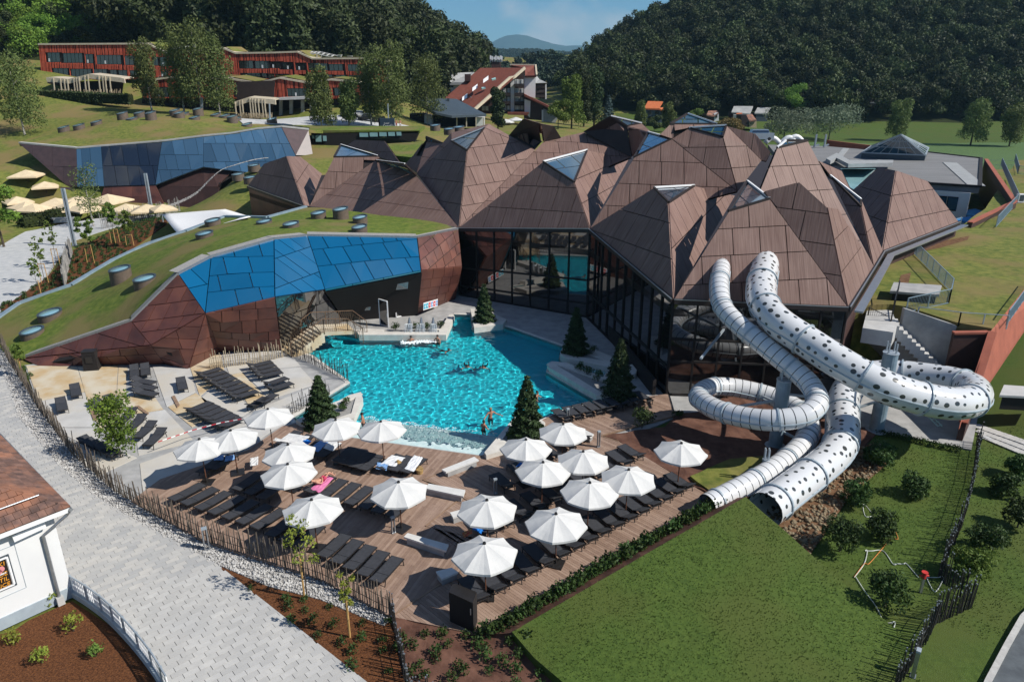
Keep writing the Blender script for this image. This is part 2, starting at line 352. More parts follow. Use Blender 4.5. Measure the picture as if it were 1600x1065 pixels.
def glassmat(k, col, rough=0.04, spec=0.9, var=0.0, coat=1.0, metal=0.0):
 m, t, b = newmat(k); b.inputs['Roughness'].default_value = rough; b.inputs['Specular IOR Level'].default_value = spec; b.inputs['Metallic'].default_value = metal
 b.inputs['Coat Weight'].default_value = coat; b.inputs['Coat Roughness'].default_value = 0.02; b.inputs['IOR'].default_value = 1.7
 oi = N(t, 'ShaderNodeObjectInfo'); mr = N(t, 'ShaderNodeMapRange'); mr.inputs[3].default_value = 1 - var; mr.inputs[4].default_value = 1 + var; t.links.new(oi.outputs['Random'], mr.inputs[0])
 hs = N(t, 'ShaderNodeHueSaturation'); t.links.new(mr.outputs[0], hs.inputs['Value']); hs.inputs['Color'].default_value = rgba(col); t.links.new(hs.outputs[0], b.inputs['Base Color'])
 MT[k] = m
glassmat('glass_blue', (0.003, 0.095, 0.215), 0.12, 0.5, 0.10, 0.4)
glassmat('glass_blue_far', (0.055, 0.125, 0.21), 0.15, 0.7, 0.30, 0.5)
glassmat('glass_dark', (0.012, 0.010, 0.010), 0.03, 0.9, 0.15)
glassmat('glass_teal', (0.006, 0.085, 0.12), 0.05, 0.8, 0.15)
glassmat('glass_sky', (0.018, 0.065, 0.11), 0.06, 0.9, 0.3)
glassmat('glass_clear_dark', (0.03, 0.036, 0.042), 0.05, 0.9, 0.2)
glassmat('window_dark', (0.016, 0.017, 0.020), 0.06, 0.7, 0.3)
glassmat('dome_glass', (0.26, 0.46, 0.52), 0.08, 0.9, 0.1)
glassmat('window_pane', (0.42, 0.42, 0.40), 0.1, 0.6, 0.2)
def slidemat(k, kind):
 m, t, b = newmat(k); tcn = N(t, 'ShaderNodeTexCoord'); uv = tcn.outputs['UV']
 white = (0.64, 0.65, 0.66); dark = (0.045, 0.05, 0.05)
 if kind == 'dots':                                 # printed dots, u along the tube and v round it, in metres
  v = N(t, 'ShaderNodeTexVoronoi', voronoi_dimensions='2D'); v.inputs['Scale'].default_value = 1.0; v.inputs['Randomness'].default_value = 0.62
  mpn = N(t, 'ShaderNodeMapping'); mpn.inputs['Scale'].default_value = (1.62, 1.62, 1); t.links.new(uv, mpn.inputs[0]); t.links.new(mpn.outputs[0], v.inputs['Vector'])
  sp = N(t, 'ShaderNodeSeparateColor'); t.links.new(v.outputs['Color'], sp.inputs[0])
  th = math_(t, 'MULTIPLY_ADD', sp.outputs[0], 0.12, 0.13); f = math_(t, 'LESS_THAN', v.outputs['Distance'], th)
 else:                                              # printed rings
  s2 = N(t, 'ShaderNodeSeparateXYZ'); t.links.new(uv, s2.inputs[0])
  f = math_(t, 'LESS_THAN', math_(t, 'FRACT', math_(t, 'MULTIPLY', s2.outputs[0], 1.9)), 0.10)
 n = pos_noise(t, 1.2, 3); w = ramp(t, n, [(0.3, tuple(x * 0.95 for x in white)), (0.7, white)])
 t.links.new(mixc(t, f, w, dark), b.inputs['Base Color']); b.inputs['Roughness'].default_value = 0.22; b.inputs['Specular IOR Level'].default_value = 0.5
 b.inputs['Coat Weight'].default_value = 0.3
 MT[k] = m
slidemat('slide_dots', 'dots'); slidemat('slide_rings', 'rings')
mk('flange', (0.36, 0.43, 0.48), (0.30, 0.36, 0.40), 4, 0.4)
m, t, b = newmat('pool_water'); t.nodes.remove(b); g_ = N(t, 'ShaderNodeBsdfGlass'); g_.inputs['IOR'].default_value = 1.33; g_.inputs['Roughness'].default_value = 0.0; g_.inputs['Color'].default_value = (0.90, 1.0, 1.0, 1); t.links.new(g_.outputs[0], t.nodes['Material Output'].inputs[0]); MT['pool_water'] = m; MT['shallow_water'] = m
mk('pool_tile', (0.03, 0.68, 0.80), (0.025, 0.60, 0.72), 0.4, 0.4)
mk('pool_beach', (0.62, 0.74, 0.72), (0.46, 0.62, 0.62), 3.0, 0.5, bmp=0.6, bscale=5)
mk('foam', (0.85, 0.88, 0.88), (0.70, 0.78, 0.80), 5, 0.9, bmp=1.0, bscale=12)
mk('spray', (0.82, 0.86, 0.88), (0.65, 0.72, 0.75), 8, 0.6)
mk('skin', (0.42, 0.20, 0.125), (0.36, 0.165, 0.10), 6, 0.5); mk('skin_pale', (0.55, 0.30, 0.20), (0.5, 0.26, 0.17), 6, 0.5)
mk('hair_dark', (0.018, 0.012, 0.009), (0.012, 0.008, 0.006), 20, 0.6); mk('hair_fair', (0.25, 0.15, 0.07), (0.18, 0.11, 0.05), 20, 0.6)
mk('swim_dark', (0.02, 0.022, 0.03), None, 6, 0.8); mk('swim_pink', (0.6, 0.05, 0.12), None, 6, 0.8); mk('swim_red', (0.4, 0.03, 0.03), None, 6, 0.8)
mk('towel_white', (0.74, 0.74, 0.73), (0.55, 0.56, 0.57), 5, 0.95, bmp=0.8, bscale=12); mk('towel_blue', (0.22, 0.40, 0.70), (0.16, 0.30, 0.56), 5, 0.95, bmp=0.8, bscale=12)
mk('towel_pink', (0.72, 0.22, 0.42), (0.6, 0.16, 0.34), 5, 0.95, bmp=0.8, bscale=12); mk('towel_bright', (0.01, 0.20, 0.66), (0.008, 0.14, 0.5), 5, 0.9, bmp=0.6, bscale=12)
mk('towel_spots', (0.72, 0.74, 0.76), (0.30, 0.35, 0.42), 18, 0.95, bmp=0.5, bscale=12, lo=0.30, hi=0.42); mk('straw', (0.45, 0.30, 0.12), (0.30, 0.19, 0.07), 14, 0.9)
mk('mat_stripe', (0.55, 0.06, 0.05), (0.20, 0.24, 0.05), 9, 0.9); mk('bench_top', (0.66, 0.655, 0.63), (0.58, 0.575, 0.55), 2, 0.7)
mk('bag_brown', (0.20, 0.12, 0.07), (0.14, 0.085, 0.05), 8, 0.9); mk('tape_red', (0.55, 0.03, 0.05), None, 5, 0.6); mk('hose_white', (0.62, 0.66, 0.60), None, 5, 0.5); mk('hose_orange', (0.62, 0.24, 0.05), None, 5, 0.5)
mk('car_silver', (0.40, 0.45, 0.49), (0.36, 0.40, 0.44), 1, 0.3, metal=0.4, coat=0.8); mk('car_dark', (0.02, 0.021, 0.024), None, 1, 0.3, coat=0.8); mk('car_white', (0.7, 0.7, 0.7), None, 1, 0.3, coat=0.8); mk('tyre', (0.015, 0.015, 0.015), None, 5, 0.9)
mk('sign_blue', (0.030, 0.055, 0.085), (0.024, 0.044, 0.07), 2, 0.6); mk('letter_white', (0.8, 0.8, 0.8), None, 3, 0.6); mk('letter_orange', (0.85, 0.36, 0.03), None, 3, 0.6); mk('poster_black', (0.022, 0.014, 0.012), None, 3, 0.5)
mk('pink_ice', (0.75, 0.28, 0.30), None, 6, 0.6); mk('sign_cyan', (0.03, 0.45, 0.62), None, 3, 0.6); mk('sign_red', (0.70, 0.06, 0.07), None, 3, 0.6); mk('sign_yellow', (0.70, 0.62, 0.20), None, 3, 0.6); mk('sail_white', (0.80, 0.80, 0.80), (0.76, 0.76, 0.76), 2, 0.8)
mk('bamboo_screen', (0.30, 0.22, 0.13), (0.16, 0.115, 0.07), 12, 0.9, stretch=(1, 1, 0.1)); mk('net_fence', (0.20, 0.14, 0.09), (0.13, 0.09, 0.06), 4, 0.9)
mk('yellow_flower', (0.55, 0.46, 0.10), (0.30, 0.30, 0.05), 6, 0.9); mk('stone_rock', (0.27, 0.21, 0.13), (0.14, 0.11, 0.07), 4, 0.95, bmp=0.7, bscale=10); mk('red_valve', (0.6, 0.04, 0.03), None, 4, 0.5)
mk('mountain', (0.035, 0.06, 0.05), (0.025, 0.045, 0.04), 0.01, 1.0, spec=0.0)
# -- terrain: one sheet through surveyed heights, out to the wooded hills
ctrl = []
def cz(x, y, z): ctrl.append((x, y, z))
def cpx(px, py, Y): d = D(px, py, Y); ctrl.append((d.x, d.y, d.z))
for x in (-60, -40, -20, 0, 20, 32): 
 for y in (8, 25, 45, 62): cz(x, y, -0.10)
for x, y in ((-20, 78), (0, 80), (20, 80), (10, 100), (30, 100), (-35, 78), (-50, 85), (-62, 100), (-75, 112), (50, 110), (60, 140), (0, 120), (30, 135), (-58, 112)): cz(x, y, -0.10)
for x, y, z in ((30, 30, -0.1), (36, 36, 0.1), (37, 44, 0.9), (42, 52, 1.6), (50, 44, 1.4), (48, 30, 0.3), (60, 60, 2.0), (70, 30, 0.8), (70, 90, 1.5), (90, 130, 1.0), (130, 180, 0.8), (100, 250, 0.5), (170, 255, 0.6), (60, 180, 0.8), (70, 250, 1.5)): cz(x, y, z)
for a in ((0, 285, 124), (60, 262, 131), (60, 236, 139), (100, 192, 158), (0, 152, 176), (100, 151, 180), (250, 172, 170), (420, 188, 168), (500, 190, 165), (560, 196, 160), (600, 206, 150), (640, 202, 152), (500, 216, 146), (560, 250, 129), (620, 242, 131), (372, 276, 121), (190, 152, 185), (300, 168, 182), (150, 333, 124), (262, 333, 124), (335, 324, 123), (60, 328, 123), (112, 300, 126.4), (64, 296, 126.5), (420, 184, 176), (300, 132, 198), (550, 142, 192), (740, 200, 200), (850, 190, 230), (900, 200, 250), (690, 215, 168), (760, 205, 170), (100, 120, 195), (20, 110, 190), (470, 215, 142), (300, 205, 142), (150, 220, 136), (650, 190, 200)): cpx(*a)
for x, y, z in ((-140, 212, 24), (-95, 218, 22), (-60, 218, 18), (-150, 260, 50), (-110, 262, 46), (-70, 262, 33), (-45, 258, 22), (-24, 250, 11), (-12, 255, 8), (-160, 320, 85), (-110, 330, 80), (-70, 330, 52), (-45, 330, 28), (-22, 330, 14), (-300, 200, 60), (-300, 320, 120), (-200, 180, 38), (-230, 100, 25), (-140, 130, 12), (-90, 120, 4), (-200, 40, 8), (-110, 60, 1),
    (0, 340, 8), (20, 420, 10), (-40, 450, 25), (-150, 480, 100), (-300, 500, 150), (0, 560, 12),
    (28, 320, 9), (60, 305, 6), (120, 300, 4), (190, 305, 4), (280, 310, 6), (400, 320, 10), (62, 380, 22), (110, 400, 36), (180, 400, 42), (260, 400, 46), (360, 400, 50), (52, 470, 22), (84, 480, 42), (118, 490, 55), (190, 500, 66), (260, 500, 78), (340, 500, 92), (450, 480, 105), (110, 600, 45), (250, 620, 80), (420, 620, 120), (300, 240, 2), (420, 200, 3), (200, 120, 1.5), (220, 40, 1), (120, 40, 1)): cz(x, y, z)
CA = np.array(ctrl); CX = CA[:, :2] / 100.0
def _phi(r2): return 0.5 * r2 * np.log(r2 + 1e-9)
_n = len(CA); _K = _phi(((CX[:, None] - CX[None]) ** 2).sum(-1)) + np.eye(_n) * 2e-4
_Pm = np.hstack([np.ones((_n, 1)), CX]); _A = np.block([[_K, _Pm], [_Pm.T, np.zeros((3, 3))]])
_sol = np.linalg.solve(_A, np.concatenate([CA[:, 2], np.zeros(3)]))
def heights(xy):
 xy = np.asarray(xy, dtype=float).reshape(-1, 2) / 100.0; out = np.empty(len(xy))
 for i in range(0, len(xy), 8000):
  q = xy[i:i + 8000]; out[i:i + 8000] = _phi(((q[:, None] - CX[None]) ** 2).sum(-1)) @ _sol[:_n] + _sol[_n] + q @ _sol[_n + 1:]
 return out
def hz(x, y):
 z = float(heights([(x, y)])[0])
 if y < 76 and -62 < x < 30.5: z = -0.10
 return z
def G(px, py, y0=60.0, y1=620.0):                      # where a sight line meets the terrain
 r = ray(px, py); Ys = np.arange(y0, y1, 1.0); ts = Ys / r.y; z = CAMZ + r.z * ts
 h = heights(np.stack([r.x * ts, Ys], 1)); k = np.argmax(z <= h)
 if z[k] > h[k]: k = len(Ys) - 1
 return Vector((r.x * ts[k], Ys[k], h[k]))
POOL_PX = [(466, 547), (523, 519), (557, 525), (697, 525), (707, 505), (709, 491), (735, 492), (738, 515), (786, 509), (800, 513), (879, 541), (873, 560), (955, 575), (940, 590), (857, 568), (853, 581), (934, 628), (884, 638), (842, 657), (800, 660), (753, 711), (538, 681), (552, 655), (566, 622), (563, 614), (521, 629), (488, 646), (463, 660), (459, 652), (516, 617), (547, 598), (544, 594), (489, 555)]
POOL = [(v.x, v.y) for v in pl(POOL_PX, 0)]
pcx = sum(p[0] for p in POOL) / len(POOL); pcy = sum(p[1] for p in POOL) / len(POOL)
xs = np.concatenate([np.arange(-480, -62, 7.0), np.arange(-62, 72, 1.25), np.arange(72, 580, 7.0)]); ys = np.concatenate([np.arange(-30, 6, 6.0), np.arange(6, 132, 1.25), np.arange(132, 660, 5.0)])
gx, gy = np.meshgrid(xs, ys); gz = heights(np.stack([gx.ravel(), gy.ravel()], 1)).reshape(gx.shape)
near = (gy < 76) & (gx > -62) & (gx < 30.5); gz[near] = -0.10
rng = np.random.default_rng(3)
fv = np.stack([gx.ravel(), gy.ravel(), gz.ravel()], 1); nx_, ny_ = len(xs), len(ys)
ii, jj = np.meshgrid(np.arange(nx_ - 1), np.arange(ny_ - 1)); a_ = (jj * nx_ + ii).ravel()
faces = np.stack([a_, a_ + 1, a_ + nx_ + 1, a_ + nx_], 1)
fc = fv[faces].mean(1)
hole = np.array([(-24 < c[0] < 12 and 36 < c[1] < 74 and any(inside(c[0] + dx, c[1] + dy, POOL) for dx in (-1.3, 0, 1.3) for dy in (-1.3, 0, 1.3))) for c in fc])
faces = faces[~hole]; fc = fc[~hole]
WOOD_L = [(-330, 196), (-165, 214), (-95, 226), (-52, 226), (-30, 236), (-17, 252), (-14, 300), (-14, 420), (-200, 520), (-400, 420)]
WOOD_R = [(27, 318), (60, 300), (118, 296), (190, 300), (300, 312), (480, 330), (560, 480), (480, 600), (200, 600), (60, 560), (40, 480), (24, 380)]
def zone(c):
 x, y, z = c
 if inside(x, y, WOOD_L) or inside(x, y, WOOD_R): return 2
 if x > 26 and y < 58: return 0
 if y < 76 and x > -10: return 0
 if x > 40 and 170 < y < 300: return 3 if (x > 95 and y < 240) else 0
 return 1
me = bpy.data.meshes.new('ground'); me.from_pydata(fv.tolist(), [], faces.tolist())
for k in ('grass_lawn', 'grass_dry', 'forest_floor', 'crop'): me.materials.append(MT[k])
me.polygons.foreach_set('material_index', [zone(c) for c in fc]); me.polygons.foreach_set('use_smooth', [True] * len(faces)); me.update()
ground = bpy.data.objects.new('ground', me); COL.objects.link(ground); tag(ground, 'grassy ground of the valley floor and the slopes', kind='structure')
b = MB(); b.add([(-7000, 640, 3), (7000, 640, 3), (7000, 11000, 3), (-7000, 11000, 3)], [(0, 1, 2, 3)]); b.add([(-7000, -400, -8), (7000, -400, -8), (7000, 640, -8), (-7000, 640, -8)], [(0, 1, 2, 3)])
tag(b.build('valley_floor', MT['forest_floor']), 'valley floor running out to the far hills', kind='structure')
def ridge(name, prof, Y, depth, zb, mat, label, rough=6.0, seed=1, n=160):
 """a hill range: crest from surveyed sight lines at distance Y, falling away to front and back"""
 pts = [D(px, py, Y) for px, py in prof]; X = np.linspace(pts[0].x, pts[-1].x, n); Z = np.interp(X, [p.x for p in pts], [p.z for p in pts])
 prof_k = ((-1.0, 0.0), (-0.75, 0.22), (-0.5, 0.5), (-0.25, 0.8), (0, 1.0), (0.4, 0.85), (1.0, 0.3)); v = []
 for k, (q, h) in enumerate(prof_k):
  for i in range(n):
   w = noise.noise(Vector((X[i] / 90.0, q * 3, seed))) * rough
   v.append((X[i] + w, Y + q * depth + w * 2, zb + (Z[i] - zb) * h + (w if 0 < h < 1 else 0)))
 f = [(k * n + i, k * n + i + 1, (k + 1) * n + i + 1, (k + 1) * n + i) for k in range(len(prof_k) - 1) for i in range(n - 1)]
 o = MB().add(v, f).build(name, MT[mat], smooth=True); return tag(o, label, kind='structure'), X, Z
mid_o, MX, MZ = ridge('far_hill', [(560, 104), (640, 97), (690, 92), (720, 89), (745, 85), (770, 81), (800, 82), (830, 81), (860, 84), (890, 87), (930, 89), (1000, 93), (1100, 98)], 2200, 700, 4, 'forest_floor', 'wooded low hill closing the valley', 4)
ridge('mountain', [(300, 98), (480, 92), (600, 84), (680, 70), (712, 64), (735, 70), (752, 74), (772, 64), (790, 56), (808, 54), (825, 56), (842, 62), (862, 68), (884, 72), (905, 71), (940, 76), (1000, 84), (1200, 96)], 9000, 1500, 5, 'mountain', 'blue mountain ridge on the horizon', 25, 4)
# -- foliage
def crown_pts(kind, n, rng):
 """unit crown (height 1, base at 0): points and outward directions"""
 if kind == 'conifer':
  t = rng.random(n) ** 0.62; t = 1 - t; lay = np.floor(t * 15) / 15 + rng.random(n) * 0.030; z = 0.04 + 0.96 * lay
  r = 0.27 * (1 - z) ** 0.85 * (0.35 + 0.65 * rng.random(n) ** 0.5) + 0.008; a = rng.random(n) * 2 * np.pi; r *= 1 + 0.22 * np.sin(a * 5 + lay * 40)
  p = np.stack([r * np.cos(a), r * np.sin(a), z - r * 0.25], 1); d = np.stack([np.cos(a), np.sin(a), 0.35 + 0 * a], 1); return p, d
 if kind == 'column': L = [(0, 0, 0.45, 0.15, 0.40)] + [(0.07 * math.cos(k * 2.4), 0.07 * math.sin(k * 2.4), 0.14 + 0.80 * k / 9, 0.11, 0.13) for k in range(10)]
 elif kind == 'birch': L = [((0.03 + 0.15 * rng.random()) * math.cos(k * 2.4), (0.03 + 0.15 * rng.random()) * math.sin(k * 2.4), 0.20 + 0.74 * k / 13, 0.085 + 0.06 * (1 - abs(k / 13 - .45)) + 0.03 * rng.random(), 0.13) for k in range(14)]
 elif kind == 'open': L = [((0.04 + 0.17 * rng.random()) * math.cos(k * 2.4), (0.04 + 0.17 * rng.random()) * math.sin(k * 2.4), 0.30 + 0.64 * k / 9, 0.085, 0.08) for k in range(10)]
 elif kind == 'bush': L = [((0.30 * rng.random() ** .5) * math.cos(k * 2.4), (0.30 * rng.random() ** .5) * math.sin(k * 2.4), 0.22 + 0.55 * rng.random(), 0.25, 0.22) for k in range(9)]
 else: L = [(0.24 * (rng.random() ** 0.5) * math.cos(k * 2.4), 0.24 * (rng.random() ** 0.5) * math.sin(k * 2.4), 0.34 + 0.52 * ((k * 0.618) % 1), 0.13 + 0.07 * rng.random(), 0.11 + 0.05 * rng.random()) for k in range(15)]
 L = np.array(L); k = rng.integers(0, len(L), n); d = rng.normal(size=(n, 3)); d[:, 2] = np.where(d[:, 2] < 0, d[:, 2] * 0.6, d[:, 2]); d /= np.linalg.norm(d, axis=1)[:, None]
 s = 0.55 + 0.5 * rng.random(n) ** 0.6
 p = L[k, :3] + d * np.stack([L[k, 3], L[k, 3], L[k, 4]], 1) * s[:, None]
 if kind == 'birch': p[:, 2] -= 0.12 * rng.random(n) ** 2 * (np.hypot(p[:, 0], p[:, 1]) > 0.07)
 return p, d
def leaves(p, d, size, rng, long=1.0, droop=0.0):
 n = len(p); u = rng.normal(size=(n, 3)) + d * 0.2; u[:, 2] -= droop; w = np.cross(d + rng.normal(size=(n, 3)) * 0.55, u); w /= np.linalg.norm(w, axis=1)[:, None] + 1e-9; u /= np.linalg.norm(u, axis=1)[:, None] + 1e-9
 s = size * (0.6 + 0.8 * rng.random(n))[:, None]; a = u * s * long; c = w * s * 0.6
 v = np.stack([p - a * 0.5 - c * 0.25, p - a * 0.1 + c * 0.5 * -1, p + a * 0.6, p + c * 0.5], 1).reshape(-1, 3)
 f = np.arange(n * 4).reshape(-1, 4); return v, f
def np_mesh(name, v, f, mats):
 me = bpy.data.meshes.new(name); k = f.shape[1]
 me.vertices.add(len(v)); me.vertices.foreach_set('co', v.astype(np.float32).ravel()); me.loops.add(f.size); me.loops.foreach_set('vertex_index', f.astype(np.int32).ravel())
 me.polygons.add(len(f)); me.polygons.foreach_set('loop_start', np.arange(0, f.size, k, dtype=np.int32)); me.polygons.foreach_set('loop_total', np.full(len(f), k, dtype=np.int32))
 for m in mats: me.materials.append(m)
 me.update(calc_edges=True); me.validate(); return me
def crown_mesh(name, kind, n, size, mat, seed, h=1.0, w=1.0, long=1.0, droop=0.0):
 rg = np.random.default_rng(seed); p, d = crown_pts(kind, n, rg); p = p * np.array([h * w, h * w, h]); v, f = leaves(p, d, size, rg, long, droop)
 return np_mesh(name, v, f, [mat])
def scatter_gn(name, pts, meshes, smin, smax, label, tilt=0.06, seed=0):
 """stuff: one object that instances the meshes on its points"""
 me = bpy.data.meshes.new(name); me.from_pydata([tuple(p) for p in pts], [], []); o = bpy.data.objects.new(name, me); COL.objects.link(o)
 g = bpy.data.node_groups.new(name, 'GeometryNodeTree'); g.interface.new_socket('Geometry', in_out='INPUT', socket_type='NodeSocketGeometry'); g.interface.new_socket('Geometry', in_out='OUTPUT', socket_type='NodeSocketGeometry')
 gi = g.nodes.new('NodeGroupInput'); go = g.nodes.new('NodeGroupOutput'); iop = g.nodes.new('GeometryNodeInstanceOnPoints'); jn = g.nodes.new('GeometryNodeJoinGeometry')
 for k, m in enumerate(meshes):
  src = bpy.data.objects.new('%s_kind' % name, m); oi = g.nodes.new('GeometryNodeObjectInfo'); oi.inputs['Object'].default_value = src; oi.inputs['As Instance'].default_value = True; g.links.new(oi.outputs['Geometry'], jn.inputs[0])
 g.links.new(gi.outputs[0], iop.inputs['Points']); g.links.new(jn.outputs[0], iop.inputs['Instance']); iop.inputs['Pick Instance'].default_value = True
 ri = g.nodes.new('FunctionNodeRandomValue'); ri.data_type = 'INT'; ri.inputs[4].default_value = 0; ri.inputs[5].default_value = len(meshes) - 1; ri.inputs['Seed'].default_value = seed; g.links.new(ri.outputs[2], iop.inputs['Instance Index'])
 rr = g.nodes.new('FunctionNodeRandomValue'); rr.data_type = 'FLOAT_VECTOR'; rr.inputs[0].default_value = (-tilt, -tilt, 0); rr.inputs[1].default_value = (tilt, tilt, 6.28); rr.inputs['Seed'].default_value = seed + 1; g.links.new(rr.outputs[0], iop.inputs['Rotation'])
 rs = g.nodes.new('FunctionNodeRandomValue'); rs.data_type = 'FLOAT'; rs.inputs[2].default_value = smin; rs.inputs[3].default_value = smax; rs.inputs['Seed'].default_value = seed + 2; g.links.new(rs.outputs[1], iop.inputs['Scale'])
 g.links.new(iop.outputs[0], go.inputs[0]); md = o.modifiers.new('scatter', 'NODES'); md.node_group = g
 return tag(o, label, kind='stuff')
def poisson(poly, d, rng, tries=1.0):
 x0, x1 = min(p[0] for p in poly), max(p[0] for p in poly); y0, y1 = min(p[1] for p in poly), max(p[1] for p in poly); out = []
 for iy in range(int((y1 - y0) / d) + 1):
  for ix in range(int((x1 - x0) / d) + 1):
   x = x0 + (ix + 0.5 * (iy % 2) + rng.uniform(-.33, .33)) * d; y = y0 + (iy + rng.uniform(-.33, .33)) * d * 0.87
   if inside(x, y, poly): out.append((x, y))
 return out
kinds_a = [crown_mesh('oak', 'round', 1900, 0.060, MT['leaf_forest'], 11, 1.0, 1.15), crown_mesh('beech', 'round', 1900, 0.058, MT['leaf_forest'], 12, 1.0, 0.95), crown_mesh('lime', 'round', 1700, 0.06, MT['leaf_forest'], 13, 1.0, 1.3), crown_mesh('hornbeam', 'column', 1500, 0.055, MT['leaf_forest'], 14, 1.0, 1.2), crown_mesh('dark_oak', 'round', 1900, 0.060, MT['leaf_forest_dark'], 15, 1.0, 1.1)]
kinds_d = [crown_mesh('dark_beech', 'round', 2000, 0.056, MT['leaf_forest_dark'], 21, 1.0, 0.9), crown_mesh('tall_beech', 'birch', 1900, 0.055, MT['leaf_forest_dark'], 22, 1.0, 1.25), crown_mesh('spruce_kind', 'conifer', 1700, 0.055, MT['leaf_forest_dark'], 23, 1.0, 1.0, 1.2, 0.5), kinds_a[1], crown_mesh('dark_column', 'column', 1700, 0.055, MT['leaf_forest_dark'], 24, 1.0, 1.3)]
rg = np.random.default_rng(5)
def on_ground(xy, dz=-0.6): h = heights(xy); return [(p[0], p[1], z + dz) for p, z in zip(xy, h)]
wl = [p for p in poisson(WOOD_L, 6.6, rg) if p[1] < 400]
split = lambda p: (p[0] < -118 and p[1] < 262 + (p[0] + 118) * -0.15)
bush_zone = [p for p in wl if split(p)]; dark_zone = [p for p in wl if not split(p)]
scatter_gn('dark_forest', on_ground(dark_zone), kinds_d, 17.0, 25.0, 'dark tall beech forest on the hillside behind the red hotel', seed=1)
kinds_b = [crown_mesh('thicket', 'bush', 1300, 0.075, MT['leaf_bright'], 31, 1.0, 1.3), crown_mesh('thicket_b', 'round', 1500, 0.065, MT['leaf_bright'], 32, 1.0, 1.3), kinds_a[0]]
scatter_gn('green_thicket', on_ground([p for p in poisson(WOOD_L, 4.6, rg) if split(p) and p[1] < 330]), kinds_b, 5.0, 9.5, 'bright green thicket on the slope above the red hotel', seed=2)
wr = [p for p in poisson(WOOD_R, 7.4, rg) if p[1] < 560]
scatter_gn('hill_forest', on_ground(wr), kinds_a, 10.5, 19.0, 'dense mixed forest covering the right hill', seed=3)
fh = [(rg.uniform(MX[0], MX[-1]), 2200 + rg.uniform(-650, 250)) for _ in range(9000)]
def ridge_z(x, y):
 q = (y - 2200) / 700.0; h = np.interp(q, (-1, -.75, -.5, -.25, 0, .4, 1), (0, .22, .5, .8, 1, .85, .3)); return 4 + (np.interp(x, MX, MZ) - 4) * h
kinds_f = [crown_mesh('far_tree', 'round', 260, 0.17, MT['leaf_far'], 41, 1.0, 1.4), crown_mesh('far_tree_b', 'round', 260, 0.17, MT['leaf_far'], 42, 1.0, 1.1)]
scatter_gn('far_forest', [(x, y, ridge_z(x, y) - 5) for x, y in fh], kinds_f, 11, 18, 'far off forest on the low hill that closes the valley', seed=4)
vf = [(rg.uniform(-60, 120), rg.uniform(440, 760)) for _ in range(420)]
scatter_gn('valley_trees', [(x, y, (hz(x, y) if y < 640 else 3) - 1) for x, y in vf if -25 - (y - 440) * .08 < x < 32 + (y - 440) * .1], kinds_f, 9, 15, 'hazy tree belt across the valley beyond the white hotel', seed=5)
# -- single trees
def tree(name, label, loc, h, kind, leaf, n, size, w=1.0, trunk=None, bark='bark', group=None, seed=0, stem=0.0, long=1.0, droop=0.0, cat='tree', limbs=5):
 t = thing(name, label, cat, loc, 0, group); rg = np.random.default_rng(seed + 77); r0 = trunk or h * 0.016; base = h * stem
 b = MB(); top = h * (0.93 if kind in ('conifer', 'birch', 'column') else 0.72); lean = (rg.uniform(-.02, .02) * h, rg.uniform(-.02, .02) * h)
 b.tube([(0, 0, -0.3), (lean[0] * .3, lean[1] * .3, top * 0.35), (lean[0], lean[1], top * .75), (lean[0] * .6, lean[1] * .6, top)], [r0 * 1.25, r0 * 0.85, r0 * 0.5, r0 * 0.15], 7)
 for k in range(limbs if kind != 'conifer' else 0):
  a = k * 2.4 + seed; z0 = top * (0.35 + 0.11 * k); L = h * (0.20 - 0.015 * k)
  b.tube([(lean[0] * .5, lean[1] * .5, z0), (math.cos(a) * L * .5, math.sin(a) * L * .5, z0 + L * .45), (math.cos(a) * L, math.sin(a) * L, z0 + L * .95)], [r0 * .45, r0 * .28, r0 * .1], 5)
 b.build('trunk', MT[bark], t, origin=(0, 0, 0))
 me = crown_mesh('crown', kind, n, size, MT[leaf], seed + 5, h - base, w, long, droop); c = bpy.data.objects.new('crown', me); COL.objects.link(c); c.parent = t; c.location = (0, 0, base)
 return t
def gtree(px, py, Y, *a, **kw):
 d = D(px, py, Y); z = hz(d.x, d.y); return Vector((d.x, d.y, z))
BIRCH = 'birches in front of the red hotel'
for i, (px, Y, hh, w, lab) in enumerate([
 (34, 150, 15.0, 1.65, 'broad leafy birch standing at the left end of the lawn, under the red hotel'),
 (240, 168, 14.2, 1.0, 'slim bare stemmed birch before the red hotel beside the hedge'),
 (290, 163, 15.0, 1.15, 'second birch from the left before the red hotel, in the dense group'),
 (318, 160, 18.0, 1.2, 'tallest birch in the middle of the dense group before the red hotel'),
 (345, 162, 16.0, 1.1, 'reddish topped birch ending the dense group, by the beige pergola'),
 (502, 152, 11.8, 1.15, 'round topped birch by the hotel drive, left of the smaller one'),
 (545, 158, 9.0, 1.2, 'small birch by the parking yard, between two larger birches'),
 (580, 162, 14.0, 1.2, 'birch at the right end of the red hotel behind the parked cars'),
 (612, 158, 16.5, 1.25, 'large weeping birch above the dark blue hotel sign'),
 (668, 185, 15.5, 1.5, 'bushy tree beside the slate grey roof of the entrance pavilion')]):
 d = D(px, 190, Y); tree('birch_tree', lab, (d.x, Y, hz(d.x, Y)), hh, 'birch', 'leaf_birch', 7000, 0.36, w * .82, 0.17, 'bark_birch', BIRCH, 100 + i, 0.06, 1.1, 0.8)
